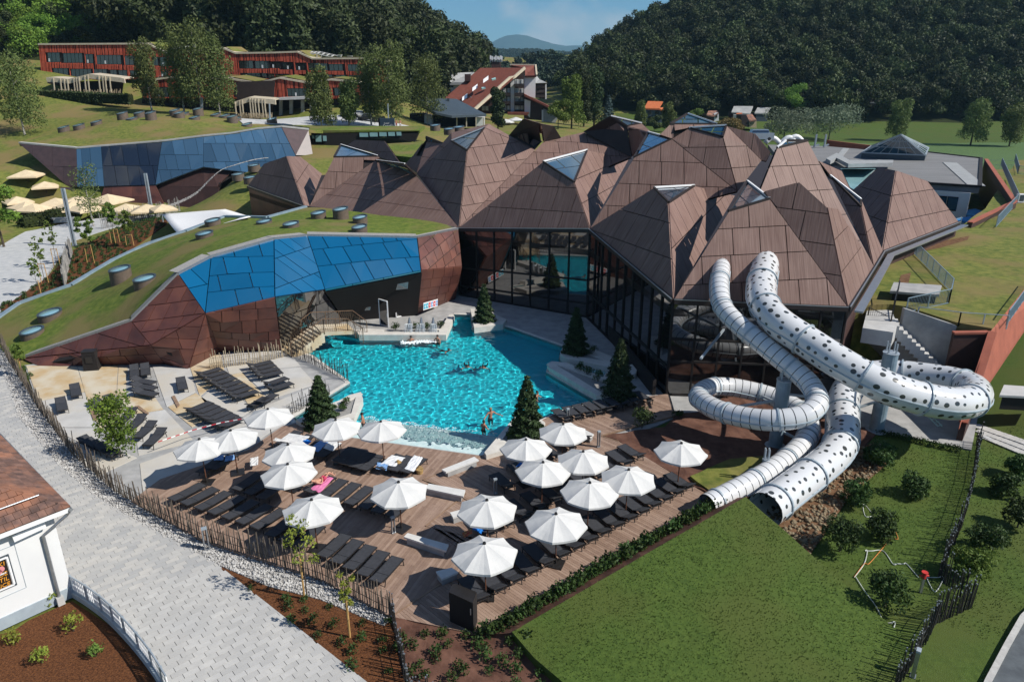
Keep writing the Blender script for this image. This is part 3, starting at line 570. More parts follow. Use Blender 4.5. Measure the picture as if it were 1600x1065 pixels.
for i, (px, py, Y, hh, w, kind, leaf, lab) in enumerate([
 (1226, 205, 245, 11.5, 1.55, 'bush', 'leaf_silver', 'silvery willow with a dome crown, nearest to the houses by the field'),
 (1296, 208, 250, 11.8, 1.7, 'bush', 'leaf_silver', 'wide silvery willow in front of the green bank at the field edge'),
 (1402, 205, 250, 13.0, 1.2, 'birch', 'leaf_birch', 'pale leafy tree standing right of the half built house on the slope'),
 (1518, 218, 235, 13.5, 1.25, 'birch', 'leaf_birch', 'tall pale tree by the crop field in front of the dark wood'),
 (1578, 222, 230, 12.0, 1.25, 'birch', 'leaf_birch', 'pale tree at the right edge of the picture behind the crop field'),
 (1141, 198, 255, 6.0, 1.7, 'bush', 'leaf_autumn', 'brownish round shrub tree beside the small orange roofed house'),
 (1083, 192, 270, 7.5, 1.3, 'round', 'leaf_young', 'pale round willow between the orange house and the brown house'),
 (1000, 195, 262, 9.5, 0.9, 'birch', 'leaf_birch', 'slender tree left of the orange roofed house'),
 (1043, 195, 258, 9.5, 1.0, 'birch', 'leaf_birch', 'slender tree right of the orange roofed house'),
 (1022, 205, 250, 6.0, 1.2, 'round', 'leaf_forest', 'low bushy tree in front of the orange roofed house'),
 (950, 188, 235, 10.5, 1.0, 'conifer', 'leaf_spruce_blue', 'blue grey spruce behind the ridge of the folded roof'),
 (928, 195, 225, 16.0, 1.0, 'column', 'leaf_conifer', 'dark columnar conifer left of the blue spruce'),
 (912, 196, 222, 15.0, 0.9, 'column', 'leaf_forest', 'columnar tree left of the dark columnar conifer'),
 (893, 200, 210, 13.5, 0.95, 'birch', 'leaf_young', 'feathery light green tree right of the white hotel'),
 (872, 205, 205, 8.0, 1.1, 'round', 'leaf_young', 'small light green tree beside the grey shed wall of the white hotel'),
 (778, 196, 190, 9.5, 1.15, 'column', 'leaf_conifer', 'dark egg shaped thuja in front of the white hotel facade'),
 (1240, 160, 300, 14, 1.2, 'round', 'leaf_bright', 'bright green tree on the wood edge above the silvery willows')]):
 d = D(px, py, Y); tree('field_tree' if kind != 'conifer' else 'spruce_tree', lab, (d.x, Y, hz(d.x, Y)), hh, kind, leaf, 5600, 0.46, w, None, 'bark', None, 200 + i, 0.05 if kind != 'conifer' else 0)
# -- the setting near by: terrace, pool, decks, paths, beds, lawns
def xy(pts, z=0.0): return [(v.x, v.y) for v in pl(pts, z)]
def grid_clip(poly, step):
 x0, x1 = min(p[0] for p in poly), max(p[0] for p in poly); y0, y1 = min(p[1] for p in poly), max(p[1] for p in poly); out = []
 i0, i1, j0, j1 = math.floor(x0 / step), math.ceil(x1 / step), math.floor(y0 / step), math.ceil(y1 / step)
 for i in range(i0, i1):
  col = clip(clip(poly, 1, 0, (i + 1) * step), -1, 0, -i * step)
  if len(col) < 3: continue
  for j in range(j0, j1):
   c = clip(clip(col, 0, 1, (j + 1) * step), 0, -1, -j * step)
   if len(c) >= 3 and abs(area2(c)) > 1e-4: out.append(c if area2(c) > 0 else c[::-1])
 return out
def sheet(name, poly, zf, mat, step=1.0, skirt=0.4, parent=None, kind=None, origin=None, smooth=True):
 """a draped ground sheet: height zf(x, y) over a plan polygon, with a skirt down its rim"""
 vid = {}; b = MB()
 def V_(p):
  k = (round(p[0], 3), round(p[1], 3))
  if k not in vid: vid[k] = len(b.v); b.v.append((p[0], p[1], zf(p[0], p[1])))
  return vid[k]
 for c in grid_clip(poly, step):
  f = []
  for p in c:
   i = V_(p)
   if i not in f: f.append(i)
  if len(f) >= 3: b.f.append(tuple(f)); b.m.append(0)
 if skirt:
  s = 1 if area2(poly) > 0 else -1
  for i in range(len(poly)):
   rs = resample([Vector((*poly[i], 0)), Vector((*poly[(i + 1) % len(poly)], 0))], step)
   for p, q in zip(rs, rs[1:]):
    zp, zq = zf(p.x, p.y), zf(q.x, q.y); k = len(b.v); b.v += [(p.x, p.y, zp - skirt), (q.x, q.y, zq - skirt), (q.x, q.y, zq), (p.x, p.y, zp)]
    b.f.append((k, k + 1, k + 2, k + 3) if s > 0 else (k + 3, k + 2, k + 1, k)); b.m.append(0)
 return b.build(name, mat, parent, origin, kind=kind)
def interp(pts3):
 """smooth height through a few surveyed points (x, y, z)"""
 A = np.array(pts3, dtype=float); C = A[:, :2] / 10; n = len(A); K = _phi(((C[:, None] - C[None]) ** 2).sum(-1)) + np.eye(n) * 1e-3; Pm = np.hstack([np.ones((n, 1)), C])
 s = np.linalg.solve(np.block([[K, Pm], [Pm.T, np.zeros((3, 3))]]), np.concatenate([A[:, 2], np.zeros(3)]))
 def f(x, y): q = np.array([x, y]) / 10; return float(_phi(((q - C) ** 2).sum(-1)) @ s[:n] + s[n] + q @ s[n + 1:])
 return f
flat = lambda z: (lambda x, y: z)
TERR = xy([(38, 570), (62, 640), (114, 706), (177, 762), (235, 798), (316, 842), (400, 870), (502, 903), (610, 962), (742, 990), (1122, 782), (1010, 715), (967, 690), (1056, 651), (1095, 642), (1150, 606), (1225, 640), (1290, 652), (1370, 672), (1518, 702), (1530, 640), (1500, 585), (1330, 555), (1060, 545), (905, 470), (720, 430), (640, 455), (520, 470), (440, 490), (340, 525), (250, 550)])
terr = MB().prism(TERR, -0.45, 0.0, holes=[POOL]).build('pool_terrace', MT['concrete']); tag(terr, 'grey concrete terrace round the outdoor pool', kind='structure')
b = MB(); n = len(POOL)
ar = area2(POOL)
for i in range(n):
 p, q = POOL[i], POOL[(i + 1) % n]; f = [(p[0], p[1], -1.45), (q[0], q[1], -1.45), (q[0], q[1], -0.004), (p[0], p[1], -0.004)]
 b.add(f, [(0, 1, 2, 3) if ar < 0 else (3, 2, 1, 0)])
tris = tessellate_polygon([[Vector((p[0], p[1], 0)) for p in POOL]]); b.add([(p[0], p[1], -1.40) for p in POOL], [tuple(t) for t in tris])
basin = tag(b.build('pool_basin', MT['pool_tile']), 'turquoise tiled basin of the outdoor pool', kind='structure')
e0, e1 = P(536, 681), P(754, 712); ed = (e1 - e0).normalized(); en = Vector((-ed.y, ed.x, 0))
if en.y < 0: en = -en
bw = 3.3
b = MB(); m_ = 16
for i in range(m_ + 1):
 p = e0.lerp(e1, i / m_)
 for k, (d, z) in enumerate(((0.02, -0.10), (bw * .45, -0.16), (bw * .9, -0.24), (bw, -0.8), (bw + .1, -1.4))): q = p + en * (d + (0.12 * math.sin(i * 1.9) if k == 3 else 0)); b.v.append((q.x, q.y, z))
for i in range(m_):
 for k in range(4): a = i * 5 + k; b.f.append((a, a + 5, a + 6, a + 1)); b.m.append(0)
bm_ = b.build('pool_beach', MT['pool_beach'], basin, smooth=False); bm_['kind'] = 'stuff'
WZ = -0.14
wpoly = shrink(POOL, 0.0) or POOL
def wave(x, y):
 return WZ + 0.006 * math.sin(3.1 * x + 1.7 * y) + 0.005 * math.sin(-2.2 * x + 3.9 * y + 1.0) + 0.032 * noise.noise(Vector((x * 2.2, y * 2.2, 2.0))) + 0.020 * noise.noise(Vector((x * 4.4, y * 4.4, 7.0)))
x0, x1 = min(p[0] for p in POOL), max(p[0] for p in POOL); y0, y1 = min(p[1] for p in POOL), max(p[1] for p in POOL)
st = 0.10; nx2, ny2 = int((x1 - x0) / st) + 3, int((y1 - y0) / st) + 3; wv = []; keep = []
for j in range(ny2):
 for i in range(nx2):
  x, y = x0 - st + i * st, y0 - st + j * st; wv.append((x, y, wave(x, y)))
ins = [inside(v[0], v[1], POOL) for v in wv]; wf = []
for j in range(ny2 - 1):
 for i in range(nx2 - 1):
  a = j * nx2 + i; q = (a, a + 1, a + nx2 + 1, a + nx2)
  if any(ins[k] for k in q): wf.append(q)
def nearest_edge(x, y):
 best = None
 for i in range(len(POOL)):
  ax, ay = POOL[i]; bx, by = POOL[(i + 1) % len(POOL)]; ux, uy = bx - ax, by - ay; t = max(0, min(1, ((x - ax) * ux + (y - ay) * uy) / (ux * ux + uy * uy + 1e-9))); px, py = ax + ux * t, ay + uy * t; d = (px - x) ** 2 + (py - y) ** 2
  if best is None or d < best[0]: best = (d, px, py)
 return best[1], best[2]
used_ = set(k for q in wf for k in q); remap = {}; vv = []
for k in sorted(used_):
 x, y, z = wv[k]
 if not ins[k]: x, y = nearest_edge(x, y)
 remap[k] = len(vv); vv.append((x, y, z))
wfaces = [tuple(remap[k] for k in q) for q in wf]
water = MB(); water.add(vv, wfaces); water.m = [1 if 0 < (Vector((vv[f[0]][0], vv[f[0]][1], 0)) - Vector((e0.x, e0.y, 0))).dot(en) < bw - .05 + .15 * noise.noise(Vector((vv[f[0]][0], vv[f[0]][1], 3))) else 0 for f in wfaces]
water = water if False else water.add([], []).build('pool_water', [MT['pool_water'], MT['shallow_water']], smooth=True); tag(water, 'turquoise rippling water of the outdoor pool', kind='structure')
sl.cycles.is_caustics_light = True; water.cycles.is_caustics_caster = True; basin.cycles.is_caustics_receiver = True; bm_.cycles.is_caustics_receiver = True
b = MB(); s_ = 1 if ar > 0 else -1
for i in range(n):
 p, q = Vector((*POOL[i], 0)), Vector((*POOL[(i + 1) % n], 0)); d = (q - p).normalized(); o = Vector((d.y, -d.x, 0)) * s_
 if (p - e0).length < .6 or (q - e0).length < .4 and (p - e1).length < .6: continue
 b.bar(p + o * 0.16 + Vector((0, 0, 0.012)), q + o * 0.16 + Vector((0, 0, 0.012)), 0.30, 0.05)
b.build('pool_coping', MT['pool_coping'], terr)
SL = [((40, 571), (121, 573), (133, 612), (60, 627), 's'), ((121, 573), (185, 571), (182, 618), (136, 626), 's'), ((60, 628), (133, 613), (150, 668), (78, 668), 'g'), ((79, 669), (151, 669), (158, 690), (140, 700), 'g'), ((185, 571), (200, 573), (196, 620), (182, 618), 's'), ((136, 628), (182, 620), (200, 650), (156, 672), 's'), ((96, 690), (158, 690), (215, 715), (150, 745), 'g'), ((186, 622), (238, 614), (256, 640), (206, 648), 's'), ((208, 650), (258, 640), (305, 690), (216, 712), 'g'),
      ((238, 573), (297, 572), (306, 612), (260, 636), 'g'), ((262, 636), (306, 614), (345, 640), (300, 668), 's'), ((297, 575), (345, 549), (352, 585), (312, 620), 's'), ((346, 552), (450, 548), (470, 572), (358, 585), 'g'), ((359, 586), (378, 582), (420, 624), (392, 640), 's'), ((380, 583), (470, 574), (494, 600), (422, 624), 'g'), ((314, 622), (353, 588), (392, 642), (350, 668), 'g'), ((396, 642), (494, 602), (512, 616), (452, 655), 'g'), ((217, 715), (306, 692), (360, 672), (440, 664), (385, 700), (222, 766), 'g'), ((306, 690), (348, 669), (395, 642), (450, 656), (438, 664), (362, 672), 'g')]
for q in SL:
 poly = shrink(xy(q[:-1]), 0.025)
 if len(poly) < 3: continue
 MB().prism(poly, 0.0, 0.035).build('stone_slab', MT['slab_sand' if q[-1] == 's' else 'slab_grey'], terr)
def planks(poly, ang, z0, z1, name, parent, mat, wdt=0.145, gap=0.010, rngs=1):
 rr = random.Random(rngs); c, s = math.cos(ang), math.sin(ang); q = [(x * c + y * s, -x * s + y * c) for x, y in poly]; b = MB(); v0, v1 = min(p[1] for p in q), max(p[1] for p in q); u0, u1 = min(p[0] for p in q), max(p[0] for p in q); k = math.floor(v0 / wdt)
 while k * wdt < v1:
  row = clip(clip(q, 0, 1, (k + 1) * wdt - gap), 0, -1, -k * wdt); u = u0 - rr.uniform(0, 3)
  while u < u1 and len(row) >= 3:
   L = rr.uniform(2.4, 4.2); pc = clip(clip(row, 1, 0, u + L - gap), -1, 0, -u); u += L
   if len(pc) >= 3 and abs(area2(pc)) > 0.01: b.prism([(a * c - e * s, a * s + e * c) for a, e in pc], z0, z1 + rr.uniform(-.003, .003), tops=False)
  k += 1
 return b.build(name, mat, parent, kind='stuff')
m = MT['deck_plank']; t = m.node_tree; bs = t.nodes['Principled BSDF']; lk = bs.inputs['Base Color'].links[0]; src = lk.from_socket
gi_ = N(t, 'ShaderNodeNewGeometry'); col = mixc(t, 0.55, src, ramp(t, gi_.outputs['Random Per Island'], [(0.0, (0.18, 0.115, 0.083)), (0.5, (0.29, 0.195, 0.145)), (1.0, (0.40, 0.285, 0.22))])); t.links.new(col, bs.inputs['Base Color'])
DECK_A = xy([(205, 782), (250, 748), (388, 702), (440, 666), (462, 661), (538, 682), (753, 712), (661, 750), (728, 772), (665, 822), (790, 852), (700, 905), (612, 963), (502, 905), (400, 872), (316, 844), (240, 801)], 0.1)
DECK_B = xy([(753, 712), (842, 658), (884, 639), (934, 629), (1046, 615), (1056, 649), (938, 681), (967, 690), (1010, 715), (1122, 783), (742, 990), (612, 963), (700, 905), (790, 852), (665, 822), (728, 772), (661, 750)], 0.1)
dA = P(600, 880) - P(644, 827); dB = P(420 / 5.9 + 660, 640 / 5.9 + 640) - P(620 / 5.9 + 660, 755 / 5.9 + 640)
deck = MB().prism(DECK_A, 0.004, 0.068).build('wooden_deck', MT['deck_edge']); tag(deck, 'brown wooden sun deck on the near side of the pool', kind='structure')
planks(DECK_A, math.atan2(dA.y, dA.x), 0.069, 0.10, 'deck_planks', deck, MT['deck_plank'], rngs=3)
deck2 = MB().prism(DECK_B, 0.004, 0.088).build('wooden_deck', MT['deck_edge']); tag(deck2, 'brown wooden deck beside the lawn, with the planks turned the other way', kind='structure')
planks(DECK_B, math.atan2(dB.y, dB.x), 0.089, 0.12, 'deck_planks', deck2, MT['deck_plank'], rngs=4)
b = MB()
for a, c in (((742, 990), (1122, 783)), ((753, 712), (661, 750)), ((661, 750), (728, 772)), ((665, 822), (728, 772)), ((700, 905), (790, 852)), ((612, 963), (700, 905)), ((1056, 649), (938, 681)), ((938, 681), (967, 690))): b.bar(P(*a, 0.10), P(*c, 0.10), 0.07, 0.09)
b.build('deck_edge_board', MT['deck_edge'], deck2)
PATH = xy([(-40, 560), (5, 575), (28, 648), (88, 722), (150, 775), (215, 812), (338, 879), (576, 1066), (640, 1120), (290, 1120), (266, 1090), (245, 1055), (222, 1024), (198, 996), (170, 968), (140, 945), (116, 928), (40, 880), (-60, 860), (-120, 700)])
pth = sheet('path', PATH, flat(-0.055), MT['path_sand'], 3.0, 0.3); tag(pth, 'grey paver path past the white house', kind='structure')
pd = P(330, 985) - P(351, 975); pa = math.atan2(pd.y, pd.x); c, s = math.cos(pa), math.sin(pa); q = [(x * c + y * s, -x * s + y * c) for x, y in PATH]
rr = random.Random(5); cells = []; Lp, Wp = 0.60, 0.285
v0, v1 = min(p[1] for p in q), max(p[1] for p in q); u0, u1 = min(p[0] for p in q), max(p[0] for p in q)
for k in range(math.floor(v0 / Wp), math.ceil(v1 / Wp)):
 row = clip(clip(q, 0, 1, (k + 1) * Wp), 0, -1, -k * Wp)
 if len(row) < 3: continue
 off = (k * 0.37 % 1) * Lp
 for i in range(math.floor((u0 - off) / Lp), math.ceil((u1 - off) / Lp)):
  pc = clip(clip(row, 1, 0, (i + 1) * Lp + off), -1, 0, -i * Lp - off)
  if len(pc) < 3 or abs(area2(pc)) < 0.02: continue
  pc = shrink(pc, 0.006)
  if len(pc) < 3: continue
  w = [(a * c - e * s, a * s + e * c) for a, e in pc]; cx_, cy_ = sum(p[0] for p in w) / len(w), sum(p[1] for p in w) / len(w)
  X, Y = PX((cx_, cy_, 0))
  cells.append((0 if (-5 < X < 1605 and Y < 1072) else 1, cx_ ** 2 + cy_ ** 2, w, len(pc) == 4 and abs(area2(pc)) > 0.16, (cx_, cy_)))
cells.sort(key=lambda e: (e[0], e[1])); pm = None; bst = MB()
for i, (vis, d2, w, full, ctr) in enumerate(cells):
 dz = rr.uniform(-0.004, 0.004)
 if i < 300:
  if full:
   if pm is None: bb = MB().box((0, 0, 0.02), (Lp - .012, Wp - .012, 0.07), top=0.985); pm = bb.build('paver', MT['paver'], pth, origin=(0, 0, 0)); o = pm
   else: o = pm.copy(); COL.objects.link(o)
   o.location = (ctr[0], ctr[1], -0.055 + dz); o.rotation_euler = (0, 0, pa)
  else: MB().prism(w, -0.07, dz, tops=False).build('paver', MT['paver'], pth)
 else: bst.prism(w, -0.07, dz, tops=False)
mpv = MT['paver']; t = mpv.node_tree; bs = t.nodes['Principled BSDF']; src = bs.inputs['Base Color'].links[0].from_socket; gi_ = N(t, 'ShaderNodeNewGeometry')
t.links.new(mixc(t, 0.5, src, ramp(t, gi_.outputs['Random Per Island'], [(0, (0.34, 0.345, 0.35)), (0.5, (0.45, 0.445, 0.43)), (1, (0.56, 0.535, 0.49))])), bs.inputs['Base Color'])
bst.build('paver_field', MT['paver'], pth, kind='stuff')
GRAV = xy([(-6, 535), (14, 560), (62, 640), (114, 707), (177, 763), (235, 800), (316, 844), (400, 872), (502, 905), (612, 962), (600, 976), (500, 935), (420, 915), (338, 880), (215, 813), (150, 776), (88, 723), (28, 649), (2, 576)])
gv = sheet('gravel_strip', GRAV, flat(-0.03), MT['gravel_bed'], 2.0, 0.2); tag(gv, 'pale gravel strip between the stake fence and the path', kind='structure')
def rocks(name, poly, nn, smin, smax, z, mat, parent, seed=1):
 rg = np.random.default_rng(seed); x0, x1 = min(p[0] for p in poly), max(p[0] for p in poly); y0, y1 = min(p[1] for p in poly), max(p[1] for p in poly); base = np.array([(1, 0, 0), (0, 1, 0), (-1, 0, 0), (0, -1, 0), (0, 0, 0.8), (0, 0, -0.8)]); bf = np.array([(0, 1, 4), (1, 2, 4), (2, 3, 4), (3, 0, 4), (1, 0, 5), (2, 1, 5), (3, 2, 5), (0, 3, 5)]); V_, F_ = [], []; k = 0
 while k < nn:
  x, y = rg.uniform(x0, x1), rg.uniform(y0, y1)
  if not inside(x, y, poly): continue
  s = rg.uniform(smin, smax); v = base * s * rg.uniform(.6, 1.3, (6, 3)); a = rg.uniform(0, 6.28); v = v @ np.array([(math.cos(a), -math.sin(a), 0), (math.sin(a), math.cos(a), 0), (0, 0, 1)]); zz = z(x, y) if callable(z) else z
  V_.append(v + (x, y, zz + s * .3)); F_.append(bf + k * 6); k += 1
 o = bpy.data.objects.new(name, np_mesh(name, np.concatenate(V_), np.concatenate(F_), [mat])); COL.objects.link(o); o.parent = parent; o['kind'] = 'stuff'; return o
rocks('gravel_stones', GRAV, 9000, 0.03, 0.085, -0.02, MT['gravel_stone'], gv)
BED = xy([(338, 881), (420, 916), (500, 936), (600, 977), (613, 966), (636, 1068), (660, 1130), (645, 1122), (577, 1066)])
bed = sheet('mulch_bed', BED, flat(-0.02), MT['mulch'], 1.5, 0.2); tag(bed, 'brown bark mulch bed between the path and the fence', kind='structure')
BED2 = xy([(611, 962), (742, 989), (800, 987), (840, 1030), (900, 1075), (920, 1130), (660, 1130), (637, 1068)])
zl_ = interp([(*xy([(613, 967)])[0], -.02), (*xy([(742, 992)])[0], -.02), (*xy([(800, 987)])[0], 0.55), (*xy([(840, 1030)])[0], 0.45), (*xy([(900, 1075)])[0], 0.35), (*xy([(637, 1068)])[0], -.05), (*xy([(700, 1068)])[0], 0.0), (*xy([(760, 1020)])[0], 0.12)])
zl = lambda x, y: max(zl_(x, y), 0.07)
def rumple(f, amp=0.05, fr=1.3): return lambda x, y: f(x, y) + amp * noise.noise(Vector((x * fr, y * fr, 3.0))) + amp * .5 * noise.noise(Vector((x * fr * 3, y * fr, 8.0)))
geo = sheet('planted_slope', BED2, rumple(zl, 0.10), MT['geotextile'], 0.35, 0.3); tag(geo, 'brown geotextile slope with young plants below the deck corner', kind='structure')
LP = [((800, 986), 0.80), ((1165, 776), 1.45), ((1275, 872), 0.80), ((1420, 1000), 0.0), ((1470, 1130), 0.0), ((930, 1130), 0.60), ((880, 1066), 0.70), ((835, 1026), 0.75)]
LAWN = [tuple(P(*p, z)[:2]) for p, z in LP]; zlawn = interp([(x, y, z) for (x, y), (_, z) in zip(LAWN, LP)])
zlw = lambda x, y: zlawn(x, y) + 0.05 * noise.noise(Vector((x * .5, y * .5, 1)))
lawn = sheet('lawn', LAWN, zlw, MT['grass_lawn'], 0.8, 1.0); tag(lawn, 'mown green lawn mound in the foreground', kind='structure')
STRIP = xy([(742, 991), (1122, 784)]) + [tuple(P(1168, 773, 1.40)[:2]), tuple(P(1162, 780, 1.36)[:2]), tuple(P(801, 988, 0.75)[:2])]
zs = interp([(*xy([(742, 991)])[0], 0.0), (*xy([(1122, 784)])[0], 0.05), (*xy([(930, 888)])[0], 0.02), (*P(1165, 776, 1.45)[:2], 1.40), (*P(982, 882, 1.1)[:2], 1.06), (*P(801, 988, 0.75)[:2], 0.76)])
stp = sheet('planted_bank', STRIP, rumple(zs, 0.08, 1.6), MT['geotextile'], 0.35, 0.3); tag(stp, 'narrow brown fabric bank between the deck and the lawn', kind='structure')
GEO = xy([(940, 681), (1038, 668), (1056, 650), (1096, 642), (1150, 610), (1225, 642), (1290, 655), (1372, 674), (1330, 720), (1250, 740), (1240, 790), (1130, 784), (1122, 782), (1010, 716), (968, 690)])
zg = lambda x, y: 0.06 + 0.10 * noise.noise(Vector((x * .6, y * .6, 4)))
gs = sheet('fabric_ground', GEO, rumple(zg, 0.12, 0.9), MT['geotextile'], 0.35, 0.3); tag(gs, 'rumpled brown ground fabric beneath the water slides', kind='structure')
GP_ = xy([(1078, 748), (1140, 722), (1205, 716), (1235, 732), (1180, 770), (1140, 782), (1118, 779)]); gp = sheet('grass_patch', GP_, lambda x, y: zg(x, y) + 0.17, MT['grass_dry'], 0.6, 0.3); tag(gp, 'small dry grass patch below the striped slide', kind='structure')
SO = xy([(1195, 800), (1260, 745), (1345, 700), (1372, 690), (1390, 720), (1330, 770), (1290, 830), (1262, 870), (1240, 860)]); so = sheet('soil_patch', SO, rumple(lambda x, y: 0.03, 0.12, 1.5), MT['soil'], 0.5, 0.3); tag(so, 'bare soil strip beside the dotted slide', kind='structure')
rocks('soil_stones', SO, 900, 0.04, 0.18, 0.02, MT['stone_rock'], so, 4)
RLZ = 5.4
RL = [tuple(P(x, y, z)[:2]) for x, y, z in ((1338, 478, 5.4), (1376, 424, 5.4), (1392, 399, 5.4), (1503, 352, 5.4), (1540, 325, 5.4), (1590, 250, 5.4), (1800, 240, 5.4), (1760, 420, 5.0), (1612, 440, 5.0), (1548, 521, 5.0), (1495, 508, 5.2), (1417, 484, 5.2), (1390, 478, 5.3))]
zr = lambda x, y: RLZ + 0.12 * noise.noise(Vector((x * .2, y * .2, 5)))
rl = sheet('raised_lawn', RL, zr, MT['grass_dry'], 1.5, 7.0); tag(rl, 'patchy dry lawn on the raised ground right of the folded roof', kind='structure')
BARE = [tuple(P(x, y, 5.5)[:2]) for x, y in ((1408, 428), (1424, 424), (1420, 440), (1412, 448), (1404, 440))]; tag(sheet('bare_patch', BARE, lambda x, y: zr(x, y) + .02, MT['soil'], 1.0, 0), 'bare earth patch in the dry lawn', kind='structure')
BARE = [tuple(P(x, y, 5.5)[:2]) for x, y in ((1440, 386), (1462, 377), (1515, 368), (1512, 374), (1470, 386), (1444, 391))]; tag(sheet('bare_patch', BARE, lambda x, y: zr(x, y) + .02, MT['soil'], 1.0, 0), 'long bare earth patch near the roof edge', kind='structure')
RD = xy([(1548, 1066), (1578, 1010), (1602, 968), (1720, 860), (1900, 1000), (1700, 1200), (1530, 1100)]); tag(sheet('road', RD, flat(0.0), MT['asphalt'], 3.0, 0.2), 'asphalt road in the corner', kind='structure')
kb = MB(); kp = [P(x, y, 0.0) for x, y in ((1530, 1100), (1543, 1066), (1573, 1009), (1598, 965), (1716, 856))]
for a, c_ in zip(kp, kp[1:]): kb.bar(a + Vector((0, 0, 0.03)), c_ + Vector((0, 0, 0.03)), 0.22, 0.18)
tag(kb.build('kerb', MT['kerb']), 'pale stone kerb along the road', kind='structure')
SP_ = [tuple(G(x, y, 20, 80)[:2]) for x, y in ((1520, 672), (1640, 706), (1640, 735), (1582, 717), (1532, 691))]; spp = sheet('slab_path', SP_, lambda x, y: hz(x, y) + .03, MT['path_far'], 1.0, 0.2); tag(spp, 'pale slab path crossing the lawn on the right', kind='structure')
for i in range(14):
 for j in range(3):
  a = Vector((*SP_[0], 0)).lerp(Vector((*SP_[4], 0)), (j + .5) / 3); c_ = Vector((*SP_[1], 0)).lerp(Vector((*SP_[2], 0)), (j + .5) / 3); p = a.lerp(c_, (i + .5) / 14); dd = c_ - a
  MB().box((p.x, p.y, hz(p.x, p.y) + .045), (dd.length / 14 - .02, (Vector(SP_[0]) - Vector(SP_[4])).length / 3 - .02, 0.05), math.atan2(dd.y, dd.x)).build('path_slab', MT['paver'], spp)
PLZ = xy([(-120, 520), (-8, 500), (20, 470), (70, 432), (112, 378), (196, 352), (268, 334), (262, 333), (150, 341), (95, 350), (40, 362), (-20, 395), (-140, 420)]); pz = sheet('plaza', PLZ, lambda x, y: max(hz(x, y), -0.1) + .06, MT['path_far'], 2.0, 0.3); tag(pz, 'pale paved walk at the upper left, running to the spa entrance', kind='structure')
BD3 = xy([(0, 478), (20, 470), (70, 436), (116, 392), (196, 358), (258, 341), (268, 364), (262, 372), (235, 384), (180, 409), (112, 447), (34, 476), (6, 500)]); zb3 = lambda x, y: max(hz(x, y), -.1) + 0.12
bd3 = sheet('planted_bed', BD3, zb3, MT['mulch'], 1.5, 0.3); tag(bd3, 'brown bed with rows of young plants behind the grass roof', kind='structure')
HB = xy([(-40, 1000), (20, 985), (45, 968), (112, 938), (170, 975), (232, 1040), (256, 1070), (200, 1130), (-60, 1130)]); hb = sheet('mulch_bed', HB, flat(-0.01), MT['mulch'], 1.0, 0.3); tag(hb, 'brown bark mulch bed in front of the white house', kind='structure')
sb = MB()
